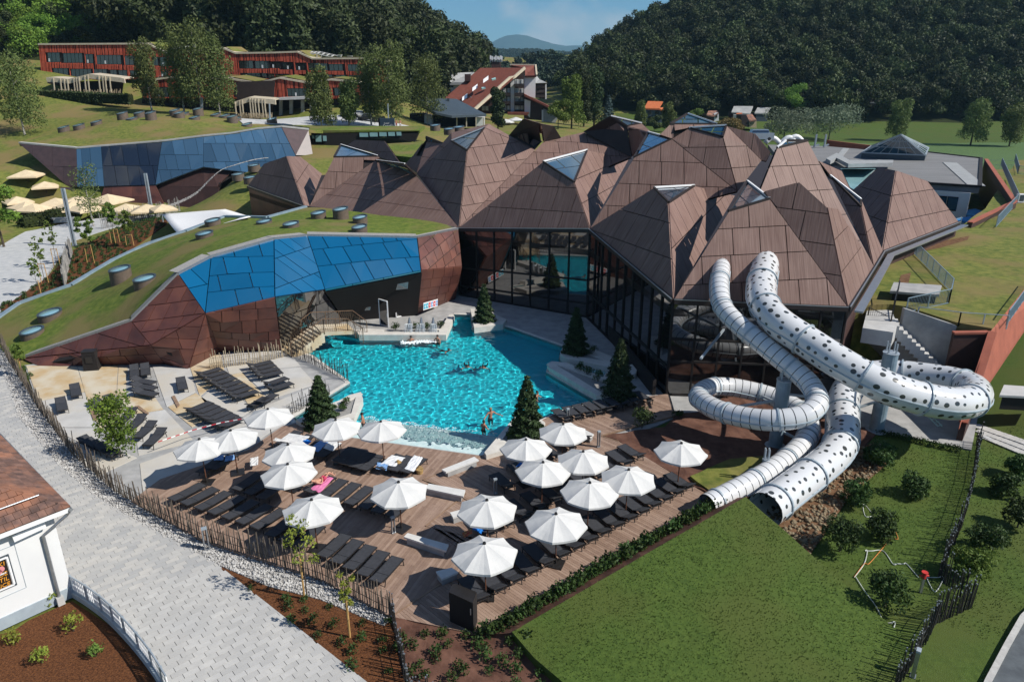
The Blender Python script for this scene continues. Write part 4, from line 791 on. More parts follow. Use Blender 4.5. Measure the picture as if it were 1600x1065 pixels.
# -- the spa building under the folded roof (name: survey pixel x, y, height)
RV={'a0': (388, 290, 7.45), 'a1': (476, 321.5, 7.09), 'c0': (483.5, 322.5, 6.86), 'f0': (717.5, 356, 7.13), 'j0': (922, 357, 8.53), 'u0': (1053, 467, 7.26), 'u1': (1324, 479, 6.99), 'v0': (1364.5, 415.5, 6.94), 'w0': (1378.7, 392, 7.07), 'w1': (1497, 346.5, 7.0), 'n0': (988, 245, 13.0), 'r0': (1152.5, 299.5, 12.03), 'i0': (836.5, 235, 13.6), 'e0': (651, 271.5, 10.75), 's0': (1197, 252.5, 14.42), 'a2': (413, 256, 10.41), 'a3': (448, 244, 11.82), 'a4': (468.5, 244.8, 11.01), 'a5': (503, 272, 7.92), 'b0': (532.4, 227, 12.98), 'b1': (522, 245.7, 12.24), 'b2': (590, 244.5, 12.29), 'b3': (605.6, 252.3, 11.73), 'c1': (587, 251.3, 11.81), 'c2': (632, 257, 12.6), 'c3': (650.5, 274, 10.92), 'd0': (540, 228.5, 9.8), 'd1': (555.8, 218.5, 10.98), 'd2': (601, 220.4, 11.32), 'd3': (628, 258, 8.27), 'e1': (665.5, 214, 14.4), 'e2': (691.6, 224.4, 13.9), 'e3': (666.8, 221.6, 13.8), 'e4': (634, 256, 10.9), 'f1': (705.7, 220.7, 14.56), 'f2': (730, 235.7, 13.89), 'f3': (757.3, 200.2, 16.02), 'g1': (705.5, 208, 15.1), 'g2': (764, 194.4, 16.3), 'h0': (797, 211, 14.4), 'h1': (819.3, 185, 16.99), 'h2': (843.7, 192.5, 16.79), 'h3': (863.4, 196.3, 16.19), 'h4': (874.6, 214, 14.9), 'h5': (848.4, 221, 14.45), 'i1': (917.8, 205.7, 15.4), 'j1': (848.4, 253.5, 13.76), 'j2': (897, 285, 12.24), 'j3': (917, 235.3, 14.22), 'j4': (983, 248, 11.77), 'n1': (912.5, 205, 15.5), 'n2': (954, 181, 17.3), 'n3': (980, 197.2, 16.2), 'n4': (1002.6, 192.5, 16.5), 'n5': (1018.6, 207, 15.6), 'k1': (1013, 207.3, 16.11), 'k2': (1049.6, 217.5, 16.12), 'k3': (991.3, 246, 14.51), 'p1': (1021.8, 294.3, 12.99), 'p2': (1044.6, 317, 12.39), 'p3': (1084.5, 290.8, 12.66), 'p4': (1148.3, 306, 10.41), 'q1': (1074, 178.4, 18.22), 'q2': (1046.7, 194.4, 17.4), 'q3': (1120, 194.4, 17.35), 'q4': (1030, 211, 16.52), 'r1': (1077, 200.4, 17.07), 'r2': (1129.3, 214.5, 16.42), 'r3': (1135, 196.7, 17.33), 'r4': (1190, 251, 14.47), 's1': (1180.5, 208.7, 16.73), 's2': (1204.5, 238, 15.2), 't1': (1213.9, 231.6, 15.95), 't2': (1227, 220.3, 16.44), 't3': (1261.5, 220.3, 16.38), 't4': (1277.7, 251, 14.84), 't5': (1314.3, 267.3, 13.19), 't6': (1328.4, 297, 11.47), 'v1': (1297, 274.8, 13.3), 'v2': (1345, 323, 11.17), 'v3': (1345.3, 312.5, 11.65), 'w2': (1331.5, 298.5, 10.24), 'w3': (1373.6, 261.5, 12.8), 'w4': (1400, 266.6, 12.92), 'w5': (1448.4, 283, 11.38), 'u2': (1138.6, 330.5, 12.62), 'u3': (1202.7, 311.3, 13.42), 'u4': (1248.6, 284.2, 14.67), 'u5': (1292.2, 323.7, 13.15), 'u6': (1308.5, 326.5, 12.55), 'u7': (1168, 284.3, 13.45), 'u8': (1192, 299.2, 13.9), 't0': (1180, 315, 12.25)}
V3 = {k: P(*v) for k, v in RV.items()}
FACETS = [('a0 a2 a3 a1', 'm'), ('a3 a4 a5 c0 a1', 'm'), ('b1 b2 b3 c1 c0', 'm'), ('b0 b2 b1', 'g'), ('c0 c1 c3 f0', 'm'), ('c1 c2 c3', 'g'), ('d0 d1 d2 d3', 'm'), ('e4 e1 e3 e0', 'm'), ('e3 e2 e0', 'm'), ('e1 e2 e3', 'g'),
          ('e0 f1 f2 f0', 'm'), ('f3 i0 f0 f2', 'm'), ('f1 f3 f2', 'g'), ('e0 g1 f1', 'm'), ('g1 g2 f3 f1', 'm'), ('g2 i0 f3', 'm'), ('h0 h1 h2 h5 i0', 'm'), ('h2 h3 h4 h5', 'm'), ('i0 h5 i1 n0 f0', 'm'), ('f0 j1 j2 j0', 'm'), ('j3 j4 j0 j2', 'm'), ('j1 j3 j2', 'g'),
          ('n1 n2 n3 n0 i1', 'm'), ('n3 n4 n5 k1 n0', 'm'), ('n2 n4 n3', 'g'), ('k3 k2 r0 j0', 'm'), ('k1 k2 k3', 'g'), ('j0 p1 p2 u0', 'm'), ('p3 p4 u0 p2', 'm'), ('p1 p3 p2', 'g'), ('q2 q3 r1 k2 q4', 'm'), ('q1 q3 q2', 'g'), ('k2 r1 r2 r0', 'm'), ('r3 r4 r0 r2', 'm'), ('r1 r3 r2', 'g'),
          ('r3 s1 s2 s0 r4', 'm'), ('t1 t3 t4 v0 t0', 'm'), ('t1 t2 t3', 'g'), ('t4 t5 t6 v1', 'm'), ('v1 v2 v0', 'm'), ('v3 w0 v0 v2', 'm'), ('v1 v3 v2', 'g'), ('w2 w3 w4 w0', 'm'), ('w4 w5 w1 w0', 'm'), ('u2 u3 u1 u0', 'm'), ('u8 u4 u5 u1 u3', 'm'), ('u5 u6 v0 u1', 'm'), ('u7 u3 u2', 'g')]
SPA = thing('spa_building', 'large spa hall under a folded brown roof of many pointed peaks', 'building', (8, 70, 0))
def to2d(pts):
 n = frame_of(pts)
 if n.z < 0 or (abs(n.z) < 1e-6): n = -n
 u = Vector((0, 0, 1)).cross(n)
 if u.length < 0.05: u = Vector((1, 0, 0))
 u.normalize(); v = n.cross(u); o = sum(pts, Vector()) / len(pts)
 return [((p - o).dot(u), (p - o).dot(v)) for p in pts], o, u, v, n
def surf(q, pts):
 T = [tuple(t) for t in tessellate_polygon([[Vector((*p, 0)) for p in q]])]
 def f(x, y):
  best = None
  for i, j, k in T:
   a, b_, c = q[i], q[j], q[k]; d = (b_[1] - c[1]) * (a[0] - c[0]) + (c[0] - b_[0]) * (a[1] - c[1])
   if abs(d) < 1e-9: continue
   l = ((b_[1] - c[1]) * (x - c[0]) + (c[0] - b_[0]) * (y - c[1])) / d; m = ((c[1] - a[1]) * (x - c[0]) + (a[0] - c[0]) * (y - c[1])) / d; w = 1 - l - m; g = min(l, m, w)
   if best is None or g > best[0]: best = (g, pts[i] * l + pts[j] * m + pts[k] * w)
  return best[1]
 return f
def panel_mesh(b, poly2, S, n, h0, h1):
 if area2(poly2) < 0: poly2 = poly2[::-1]
 k = len(b.v); m = len(poly2); p2 = poly2
 w = [S(a, c) for a, c in poly2]; b.v += [tuple(x + n * h0) for x in w] + [tuple(x + n * h1) for x in w]
 if b.uv is None: b.uv = []
 b.uv += [(a, c) for a, c in poly2] * 2
 b.f.append(tuple(k + m + i for i in range(m))); b.m.append(0)
 for i in range(m): j = (i + 1) % m; b.f.append((k + i, k + j, k + m + j, k + m + i)); b.m.append(0)
def px_area(pts): q = [PX(p) for p in pts]; return abs(area2(q))
pend = []; rr = random.Random(21)
def split_cells(q, row, colw, slant=0.0, jit=0.0, rowtilt=0.0, rr=rr, stag=True):
 """cut a plane polygon into courses and pieces"""
 cells = []; tv = math.tan(rowtilt); v0 = min(p[1] - tv * p[0] for p in q); v1 = max(p[1] - tv * p[0] for p in q); nr = max(1, round((v1 - v0) / row)); hs = [v0 + (v1 - v0) * i / nr + (rr.uniform(-jit, jit) * row if 0 < i < nr else 0) for i in range(nr + 1)]
 for r in range(nr):
  c = clip(clip(q, -tv, 1, hs[r + 1]), tv, -1, -hs[r])
  if len(c) < 3: continue
  w0 = min(p[0] - slant * p[1] for p in c); w1 = max(p[0] - slant * p[1] for p in c); nc = max(1, round((w1 - w0) / colw)); off = (rr.random() - 0.5) * colw * (0.8 if stag else 0)
  xs_ = [w0 + (w1 - w0) * i / nc + (off + rr.uniform(-jit, jit) * colw if 0 < i < nc else 0) for i in range(nc + 1)]; xs_[0] -= 1; xs_[-1] += 1
  for i in range(nc):
   d = clip(clip(c, 1, -slant, xs_[i + 1]), -1, slant, -xs_[i])
   if len(d) >= 3 and abs(area2(d)) > 0.05: cells.append(d)
 return cells
def glazing(pts, parent, name, pane_mat, frame_mat, edge_mat=None, cuts=2, fw=0.16):
 q, o, u, v, n = to2d(pts)
 fb = MB()
 for i in range(len(pts)): fb.bar(pts[i] + n * 0.03, pts[(i + 1) % len(pts)] + n * 0.03, fw, 0.22)
 f = fb.build(name, frame_mat, parent)
 if edge_mat:
  eb = MB().bar(pts[0] + n * .10, pts[1] + n * .10, 0.15, 0.13); eb.build('flashing', edge_mat, f)
 h = max(p[1] for p in q) - min(p[1] for p in q); w = max(p[0] for p in q) - min(p[0] for p in q)
 for d in split_cells(q, max(h / cuts, .8), max(w / (cuts + 1), .9), 0.25, 0.05):
  d = shrink(d, 0.055)
  if len(d) < 3: continue
  pb = MB(); panel_mesh(pb, d, surf(q, pts), n, -0.05, 0.01); pb.build('pane', pane_mat, f)
 return f
for names, kind in FACETS:
 pts = [V3[k] for k in names.split()]
 if kind == 'g': glazing(pts, SPA, 'skylight', MT['glass_sky'], MT['roof_backing'], MT['white_trim']); continue
 q, o, u, v, n = to2d(pts)
 b = MB(); tr = tessellate_polygon([[Vector((*p, 0)) for p in q]]); b.v = [tuple(p - n * 0.22) for p in pts]
 for t_ in tr:
  a, c, d = (q[i] for i in t_); t_ = t_ if (c[0] - a[0]) * (d[1] - a[1]) - (d[0] - a[0]) * (c[1] - a[1]) > 0 else t_[::-1]; b.f.append(tuple(t_)); b.m.append(0)
 fo = b.build('roof_facet', MT['roof_backing'], SPA)
 S_ = surf(q, pts); dist = o.length; big = 2.3 if dist < 95 else 2.9
 for d in split_cells(q, big, 2.1 if dist < 95 else 2.8, rr.uniform(-.12, .12), 0.03, rr.uniform(-.09, .09)):
  d = shrink(d, 0.03)
  if len(d) < 3 or abs(area2(d)) < 0.05: continue
  w = [S_(a, c) for a, c in d]
  pend.append((px_area(w), fo, d, S_, n))
pend.sort(key=lambda e: -e[0]); rest = {}
for i, (a, fo, d, S_, n) in enumerate(pend):
 if i < 300: pb = MB(); panel_mesh(pb, d, S_, n, -0.03, 0.05); pb.build('roof_panel', MT['roof_metal'], fo)
 else:
  if fo.name not in rest: rest[fo.name] = (fo, MB())
  panel_mesh(rest[fo.name][1], d, S_, n, -0.03, 0.05)
for fo, b in rest.values(): b.build('roof_panels', MT['roof_metal'], fo, kind='stuff')
gb = MB(); gw = MB()
for a, c in (('a0', 'a1'), ('c0', 'f0'), ('f0', 'j0'), ('j0', 'u0'), ('u0', 'u1'), ('u1', 'v0'), ('v0', 'w0'), ('w0', 'w1')):
 p, q_ = V3[a], V3[c]; d = (q_ - p).normalized(); out = Vector((d.y, -d.x, 0)).normalized()
 gb.bar(p + out * .10 - Vector((0, 0, .14)), q_ + out * .10 - Vector((0, 0, .14)), 0.26, 0.30)
 gw.bar(p + out * .20 + Vector((0, 0, .03)), q_ + out * .20 + Vector((0, 0, .03)), 0.08, 0.06)
gt = gb.build('eave_gutter', MT['roof_backing'], SPA); gw.build('gutter_lip', MT['zinc'], gt)
zb = MB()
for a, c in (('u1', 'v0'), ('v0', 'w0'), ('w0', 'w1')):
 p, q_ = V3[a], V3[c]; d = (q_ - p).normalized(); out = Vector((d.y, -d.x, 0)).normalized(); zb.bar(p + out * .75 - Vector((0, 0, .25)), q_ + out * .75 - Vector((0, 0, .25)), 0.55, 0.12)
zb.build('valley_gutter', MT['zinc'], SPA)
RDK = [V3[k] for k in ('a0', 'a1', 'c0', 'f0', 'j0', 'u0', 'u1', 'v0', 'w0', 'w1')]; back = [Vector((58, 118, 6.5)), Vector((45, 170, 6.5)), Vector((-10, 170, 6.5)), Vector((-36, 130, 6.5))]
MB().prism([(p.x, p.y) for p in RDK + back], 6.0, 6.55).build('roof_deck', MT['roof_backing'], SPA)
def wall_down(pts, z0, mat, name='wall', parent=SPA, th=0.3):
 for p, q_ in zip(pts, pts[1:]):
  b = MB(); d = (q_ - p); d.z = 0; d.normalize(); nrm = Vector((-d.y, d.x, 0)) * th
  v = [Vector((p.x, p.y, z0)), Vector((q_.x, q_.y, z0)), q_.copy(), p.copy()]; b.v = [tuple(x) for x in v] + [tuple(x + nrm) for x in v]; b.f = [(0, 1, 2, 3), (7, 6, 5, 4), (4, 5, 1, 0), (5, 6, 2, 1), (6, 7, 3, 2), (7, 4, 0, 3)]; b.m = [0] * 6; b.build(name, mat, parent)
def glass_wall(p, q_, z0, ncol, rows, parent, pane, mull, name='glass_wall', mw=0.12, out=0.0):
 """p, q_: top corners; rows: fractions of the height where transoms run"""
 d = Vector((q_.x - p.x, q_.y - p.y, 0)); L = d.length; d.normalize(); o_ = Vector((d.y, -d.x, 0)); fb = MB(); R_ = [0.0] + list(rows) + [1.0]
 pt = lambda t, r, k=0.0: Vector((p.x + (q_.x - p.x) * t, p.y + (q_.y - p.y) * t, z0 + (p.z + (q_.z - p.z) * t - z0) * r)) + o_ * (k + out)
 for i in range(ncol + 1): fb.bar(pt(i / ncol, 0, .03), pt(i / ncol, 1, .03), mw, 0.16, up=o_)
 for r in R_: fb.bar(pt(0, r, .05), pt(1, r, .05), mw, 0.14)
 f = fb.build(name, mull, parent)
 for i in range(ncol):
  for r0, r1 in zip(R_, R_[1:]):
   e = 0.08 / L; a, c = i / ncol + e * .6, (i + 1) / ncol - e * .6; w = [pt(a, r0 + .004), pt(c, r0 + .004), pt(c, r1 - .004), pt(a, r1 - .004)]
   b = MB(); b.v = [tuple(x) for x in w] + [tuple(x - o_ * .03) for x in w]; b.f = [(0, 1, 2, 3), (7, 6, 5, 4), (4, 5, 1, 0), (5, 6, 2, 1), (6, 7, 3, 2), (7, 4, 0, 3)]; b.m = [0] * 6; b.build('pane', pane, f)
 return f
dn = Vector((0, 0, .3))
glass_wall(V3['f0'] - dn, V3['j0'] - dn, 0.05, 7, (0.16, 0.44), SPA, MT['glass_dark'], MT['joint_dark'])
glass_wall(V3['j0'] - dn, V3['u0'] - dn, 0.05, 10, (0.30,), SPA, MT['glass_dark'], MT['joint_dark'])
glass_wall(V3['u0'] - dn, V3['u1'] - dn, 0.05, 7, (0.38, 0.62), SPA, MT['glass_dark'], MT['joint_dark'])
wall_down([V3['u1'] - dn, V3['v0'] - dn, V3['w0'] - dn, V3['w1'] - dn], 0.0, MT['brown_wall'])
wall_down([V3['a0'] - dn, V3['a1'] - dn], 2.0, MT['cladding'], 'clad_wall'); wall_down([V3['c0'] - dn, V3['f0'] - dn], 2.0, MT['brown_wall'])
inn = MB(); inn.prism([(p.x, p.y) for p in (V3['f0'] + Vector((0, 1, 0)), V3['j0'] + Vector((-.2, 2, 0)), V3['u0'] + Vector((.6, 1.0, 0)), V3['u1'] + Vector((-.5, .8, 0)), Vector((30, 80, 0)), Vector((5, 86, 0)))], 0.02, 0.06); inn.build('hall_floor', MT['concrete'], SPA)
MB().bar(P(925, 500, .0) + Vector((0, 2.2, .6)), V3['u0'] * 1.0 + Vector((-.9, 0, -V3['u0'].z + .6)), 0.25, 1.2).build('plinth', MT['joint_dark'], SPA)
# -- the pool wing: clad front, blue glass, grass roof
WG = thing('pool_wing', 'low wing with a grass roof, rust brown cladding and bright blue glass front', 'building', (-20, 62, 0))
wv_ = dict(t0=P(34, 560, 0.05), b0=P(60, 572, 0.0), e1=D(205.3, 502, 54.5), m1=D(236, 539, 52.6), b1=P(258.6, 569, 0.0), e2=D(278.8, 428.7, 56.2), m2=D(320.7, 489.5, 53.8), b2=P(294, 576, 0.0), b3=P(343.5, 550, 0.0), b4=P(440, 547, 0.0),
           m3=D(429.5, 464, 55.8), e3=D(330, 402, 59.4), e4=D(428, 374, 63.0), e5=D(480, 368.5, 66.2), e6=D(651.5, 371.6, 68.6), m4=D(507.6, 452, 60.3), m5=D(657.8, 422.5, 65.0), b5=P(540, 500, 0.0), b6=P(651, 491, 0.0), e7=V3['f0'] + Vector((-.1, -.25, -.1)), m6=D(721.5, 416, 70.2), b7=P(711, 467, 0.0))
def clad(names, mat, row, col, parent=WG, slant=0.0, jit=0.12, tilt=0.0, gap=0.025, name='facade_facet', piece='cladding_panel', back='joint_dark', h1=0.05, limit=None):
 pts = [wv_[k] if isinstance(k, str) else k for k in (names.split() if isinstance(names, str) else names)]; q, o, u, v, n = to2d(pts)
 if n.y > 0.25 and n.z < .5: n = -n; u = -u; q = [(-a, c) for a, c in q]
 S_ = surf(q, pts); b = MB(); b.v = [tuple(p - n * .30) for p in pts]; tr = tessellate_polygon([[Vector((*p, 0)) for p in q]]); b.f = [tuple(t_) for t_ in tr]; b.m = [0] * len(tr)
 fo = b.build(name, MT[back], parent)
 for d in split_cells(q, row, col, slant, jit, tilt):
  d = shrink(d, gap)
  if len(d) < 3 or abs(area2(d)) < 0.03: continue
  pb = MB(); panel_mesh(pb, d, S_, n, -0.15, h1 * rr.uniform(.7, 1.3)); pb.build(piece, MT[mat], fo)
 return fo
clad('t0 e1 m1', 'cladding', 1.6, 1.5, tilt=-.1); clad('t0 m1 b1 b0', 'cladding', 1.5, 1.6, tilt=.05); clad('e1 e2 m2 m1', 'cladding', 1.15, 1.3, slant=.25, tilt=.2); clad('m1 m2 b2 b1', 'cladding', 1.1, 1.5, slant=-.2, tilt=-.15); clad('m2 b3 b2', 'cladding', 1.1, 1.5, slant=-.2, tilt=-.15); clad('m2 m3 b4 b3', 'cladding', 1.0, 1.5, slant=.1, tilt=-.12)
[clad(k_, 'glass_blue', 2.4, 1.9, slant=-.18, jit=.24, gap=.035, piece='glass_panel', back='zinc', h1=.03) for k_ in ('e2 e3 m2', 'e3 e4 m3 m2')]; [clad(k_, 'glass_blue', 2.5, 1.7, slant=-.15, jit=.24, gap=.035, piece='glass_panel', back='zinc', h1=.03) for k_ in ('e4 e5 m4 m3', 'e5 e6 m5 m4')]
clad('m3 m4 b5 b4', 'glass_dark', 1.9, 2.0, slant=-.3, jit=.2, gap=.03, piece='glass_panel', back='roof_grey', h1=.03); clad('m4 m5 b6 b5', 'glass_teal', 3.2, 2.6, slant=0, jit=.05, gap=.03, piece='glass_panel', back='joint_dark', h1=.03)
clad('e6 e7 m6 m5', 'cladding', 1.1, 1.3, slant=.25, tilt=.25); clad('m5 m6 b7 b6', 'cladding', 1.0, 1.4, slant=-.2, tilt=-.15)
RF = [('t0', None), ('e1', None), ('e2', None), ('e3', None), ('e4', None), ('e5', None), ('e6', None), ('e7', None)]
rim = [wv_[k] for k, _ in RF]; backp = [P(700, 350, 7.25), P(600, 337, 7.2), P(490, 324, 7.1), P(478, 324, 7.0), P(418, 340.5, 6.9), P(352, 339, 6.3), P(290, 362, 5.6), P(230.7, 382, 4.7), P(177, 407, 3.7), P(111.5, 446, 2.4), P(31.7, 474, 1.3), P(-6, 500, 0.4), P(-8, 535, 0.05), P(12, 556, 0.0)]
rp = rim + backp; zroof = interp([(p.x, p.y, p.z) for p in rp] + [tuple(P(320, 372, 6.6)), tuple(P(200, 440, 4.3)), tuple(P(80, 495, 1.5)), tuple(P(540, 350, 7.6)), tuple(P(420, 352, 7.4))])
zroof2 = lambda x, y: zroof(x, y) + 0.05 * noise.noise(Vector((x * .6, y * .6, 9)))
gr = sheet('grass_roof', [(p.x, p.y) for p in rp], zroof2, MT['grass_roof'], 1.1, 0.25, WG)
def on_roof(px, py):
 r = ray(px, py); best = None
 for Y in np.arange(48, 105, 0.25):
  p = Vector((0, 0, CAMZ)) + r * (Y / r.y); d = abs(p.z - zroof(p.x, p.y))
  if inside(p.x, p.y, [(a.x, a.y) for a in rp]) and (best is None or d < best[0]): best = (d, p)
 p = best[1]; return Vector((p.x, p.y, zroof(p.x, p.y)))
b = MB(); g2 = MB()
for p, q_ in zip(rim, rim[1:]):
 d = (q_ - p); d.normalize(); inw = Vector((-d.y, d.x, 0)).normalized(); b.bar(p + Vector((0, 0, .06)), q_ + Vector((0, 0, .06)), 0.12, 0.22)
 w = 1.0 if p.x < -12 else .35; g2.add([p + inw * .1 + Vector((0, 0, .15)), q_ + inw * .1 + Vector((0, 0, .15)), q_ + inw * w + Vector((0, 0, .19)), p + inw * w + Vector((0, 0, .19))], [(0, 1, 2, 3)])
b.build('roof_edge', MT['zinc'], WG); gst = g2.build('gravel_margin', MT['gravel_bed'], WG)
mg = [(p.x, p.y) for p in rim[:5]] + [(p.x - .2, p.y + 1.1) for p in rim[:5]][::-1]; rocks('gravel_stones', mg, 2600, .03, .09, lambda x, y: zroof(x, y) + .16, MT['gravel_stone'], gst, 6)
pb_ = MB(); bl = backp[3:12]
for p, q_ in zip(bl, bl[1:]): pb_.bar(p + Vector((0, 0, .05)), q_ + Vector((0, 0, .05)), 0.45, 0.30)
pb_.build('parapet', MT['steel_blue'], WG)
wall_down([p - Vector((0, 0, .1)) for p in bl[::-1]], -0.2, MT['grey_plinth'], 'parapet_wall', WG)
DR = thing('glass_door', 'open dark glass door with a pale frame beside the pool wing entrance', 'door', P(612, 496, 0.0))
p0, p1 = P(587, 502, 0), P(633, 492, 0); dd = (p1 - p0).normalized(); oo = Vector((dd.y, -dd.x, 0))
lf = MB(); a = P(595, 505, .02) - Vector((0, .3, 0)); c_ = a + oo * 1.15 + dd * .25
for s0, s1 in ((a, c_), (a + Vector((0, 0, 2.4)), c_ + Vector((0, 0, 2.4)))): lf.bar(s0 + Vector((0, 0, .05)), s1 + Vector((0, 0, .05)), .09, .09)
for s0 in (a, c_): lf.bar(s0, s0 + Vector((0, 0, 2.45)), .09, .09)
L_ = lf.build('door_leaf', MT['white_trim'], DR); MB().bar(a.lerp(c_, .05) + Vector((0, 0, 1.25)), a.lerp(c_, .95) + Vector((0, 0, 1.25)), .03, 2.3).build('pane', MT['glass_dark'], L_); MB().bar(c_ + Vector((0, 0, 1.0)) - dd * .08, c_ + Vector((0, 0, 1.3)) - dd * .08, .05).build('handle', MT['steel'], L_)
lf = MB(); a = P(618, 495, .02) + oo * .18; c_ = P(632, 492, .02) + oo * .18
for z in (.05, 1.15, 2.45): lf.bar(a + Vector((0, 0, z)), c_ + Vector((0, 0, z)), .10, .10)
for s0 in (a, c_): lf.bar(s0, s0 + Vector((0, 0, 2.5)), .10, .10)
L_ = lf.build('door_frame', MT['white_trim'], DR); MB().bar(a.lerp(c_, .1) + Vector((0, 0, 1.25)), a.lerp(c_, .9) + Vector((0, 0, 1.25)), .03, 2.3).build('pane', MT['glass_dark'], L_)
SG = thing('pictogram_board', 'small board of blue and red pictogram tiles low on the brown facade', 'sign', P(664, 482, 1.0))
s0, s1 = D(653.5, 478, 66.45), D(676, 471.5, 69.0); sd = (s1 - s0); sn = Vector((sd.y, -sd.x, 0)).normalized(); s0 += sn * .55; s1 += sn * .55
MB().bar(s0, s1, .04, .72).build('board', MT['letter_white'], SG)
for k, mk_ in enumerate(('sign_cyan', 'sign_cyan', 'sign_red', 'towel_blue', 'sign_red', 'towel_blue')):
 p, q_ = s0.lerp(s1, (k + .12) / 6), s0.lerp(s1, (k + .88) / 6); t_ = MB().bar(p + sn * .03, q_ + sn * .03, .03, .5).build('pictogram', MT[mk_], SG); MB().bar(p.lerp(q_, .35) + sn * .055, p.lerp(q_, .65) + sn * .055, .02, .2).build('symbol', MT['letter_white'], t_)
# -- round roof lights
def roof_light(loc, r, h, label, tilt=0.12, group='round roof lights on the grass roof', cat='roof light', glass='dome_glass'):
 t = thing('roof_light', label, cat, loc, 0, group); nseg = 20; b = MB(); rot = Matrix.Rotation(tilt, 4, 'X') @ Matrix.Rotation(-tilt, 4, 'Y')
 ring = lambda rad, z, tl=True: [(Vector((rad * math.cos(6.2832 * k / nseg), rad * math.sin(6.2832 * k / nseg), 0)) if not tl else rot @ Vector((rad * math.cos(6.2832 * k / nseg), rad * math.sin(6.2832 * k / nseg), 0))) + Vector((0, 0, z)) for k in range(nseg)]
 v = ring(r, -0.5, False) + ring(r, h); b.add(v, [(k, (k + 1) % nseg, nseg + (k + 1) % nseg, nseg + k) for k in range(nseg)]); b.build('curb', MT['bag_brown'] if False else MT['curb_brown'], t, origin=(0, 0, 0), smooth=True)
 b = MB(); v = ring(r * 1.03, h - .02) + ring(r * 1.03, h + .07) + ring(r * .86, h + .07) + ring(r * .86, h - .05); b.add(v, [(j * nseg + k, j * nseg + (k + 1) % nseg, (j + 1) * nseg + (k + 1) % nseg, (j + 1) * nseg + k) for j in range(3) for k in range(nseg)]); b.build('rim', MT['roof_slate'], t, origin=(0, 0, 0))
 b = MB(); v = ring(r * .87, h - .03) + ring(r * .5, h + .05) + [rot @ Vector((0, 0, 0)) + Vector((0, 0, h + .09))]
 b.add(v, [(k, (k + 1) % nseg, nseg + (k + 1) % nseg, nseg + k) for k in range(nseg)] + [(nseg + k, nseg + (k + 1) % nseg, 2 * nseg) for k in range(nseg)]); b.build('dome', MT[glass], t, origin=(0, 0, 0), smooth=True)
 return t
mk('curb_brown', (0.135, 0.10, 0.075), (0.10, 0.075, 0.058), 3, 0.7)
for px, py, r, h, lab in ((320, 371, .85, .42, 'round roof light with a blue rim, lower one of the pair near the white sail'), (333, 352, .85, .55, 'round roof light close to the white sail, upper one of the pair'), (190, 437, .95, 1.05, 'tall round roof light with a grey brown drum, left of the low one'), (227, 443, .95, .45, 'low round roof light beside the tall drum at the gravel margin'), (79, 496, 1.0, .45, 'wide round roof light near the lower end of the grass roof'), (51, 523, .95, .4, 'round roof light at the lowest left tip of the grass roof, behind the staked tree'),
                     (413, 349, .8, .25, 'flat dark roof light in the middle of the grass roof, nearly closed'), (455, 355, .8, .35, 'round roof light with a bright blue glass, standing alone above the blue facade'), (498, 341, .8, .6, 'drum shaped roof light under the roof edge, left of the tallest drum'), (533, 342, .82, 1.05, 'tallest drum shaped roof light under the folded roof edge'), (563, 348, .75, .6, 'roof light right of the tallest drum, upper one of a pair'), (562, 362, .75, .5, 'roof light with blue glass, lower one of the pair right of the tallest drum')):
 roof_light(on_roof(px, py), r, h, lab)
# -- buildings farther back
def ext(b, pts, vec, mi=0):
 n = len(pts); vec = Vector(vec); b.add(list(pts) + [p + vec for p in pts], [tuple(range(n)), tuple(range(2 * n - 1, n - 1, -1))] + [(i, i + n, (i + 1) % n + n, (i + 1) % n) for i in range(n)], mi); return b
def dpl(pts, Y, Y2=None):
 n = len(pts); return [D(p[0], p[1], p[2] if len(p) > 2 else Y) for p in pts]
def solid(name, parent, mat, pts, Y, vec=(0, 4, 0)): return ext(MB(), dpl(pts, Y), vec).build(name, MT[mat], parent)
EB = thing('entrance_building', 'dark blue glass fronted spa entrance under a grass mound, left of the folded roof', 'building', (-65, 130, 3))
FE = lambda pts, mat, row, col, **k: clad([D(*p) for p in pts], mat, row, col, parent=EB, **k)
FE([(30, 224.5, 131), (119, 233, 129), (121, 292, 127), (108, 293, 127.5)], 'cladding_grey', 4, 4, gap=.02, jit=.05)
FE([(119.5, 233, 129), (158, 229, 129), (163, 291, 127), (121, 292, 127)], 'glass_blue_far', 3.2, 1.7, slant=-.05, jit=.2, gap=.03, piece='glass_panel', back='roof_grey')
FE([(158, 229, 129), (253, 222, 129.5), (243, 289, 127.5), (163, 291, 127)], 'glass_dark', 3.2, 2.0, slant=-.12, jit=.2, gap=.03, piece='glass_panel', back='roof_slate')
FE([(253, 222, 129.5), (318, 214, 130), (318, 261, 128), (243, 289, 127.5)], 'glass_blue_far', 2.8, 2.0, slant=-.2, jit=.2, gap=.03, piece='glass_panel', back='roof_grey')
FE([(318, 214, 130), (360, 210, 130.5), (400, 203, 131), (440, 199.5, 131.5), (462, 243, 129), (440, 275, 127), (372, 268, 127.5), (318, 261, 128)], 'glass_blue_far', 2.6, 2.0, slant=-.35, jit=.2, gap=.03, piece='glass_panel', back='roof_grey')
FE([(440, 199.5, 131.5), (482, 204, 133), (489, 243, 131), (462, 243, 129)], 'cladding_grey', 4, 3.5, gap=.02, jit=.05)
FE([(163, 291.5, 127.2), (243, 289.5, 127.6), (262, 330, 126), (150, 332, 126)], 'cladding', 3, 3.5, gap=.02, jit=.1)
FE([(243, 289.5, 128.5), (318, 261.5, 129), (372, 268.5, 128.5), (345, 285, 126), (335, 322, 125), (262, 330, 126)], 'brown_wall', 5, 5, gap=.02, jit=.1)
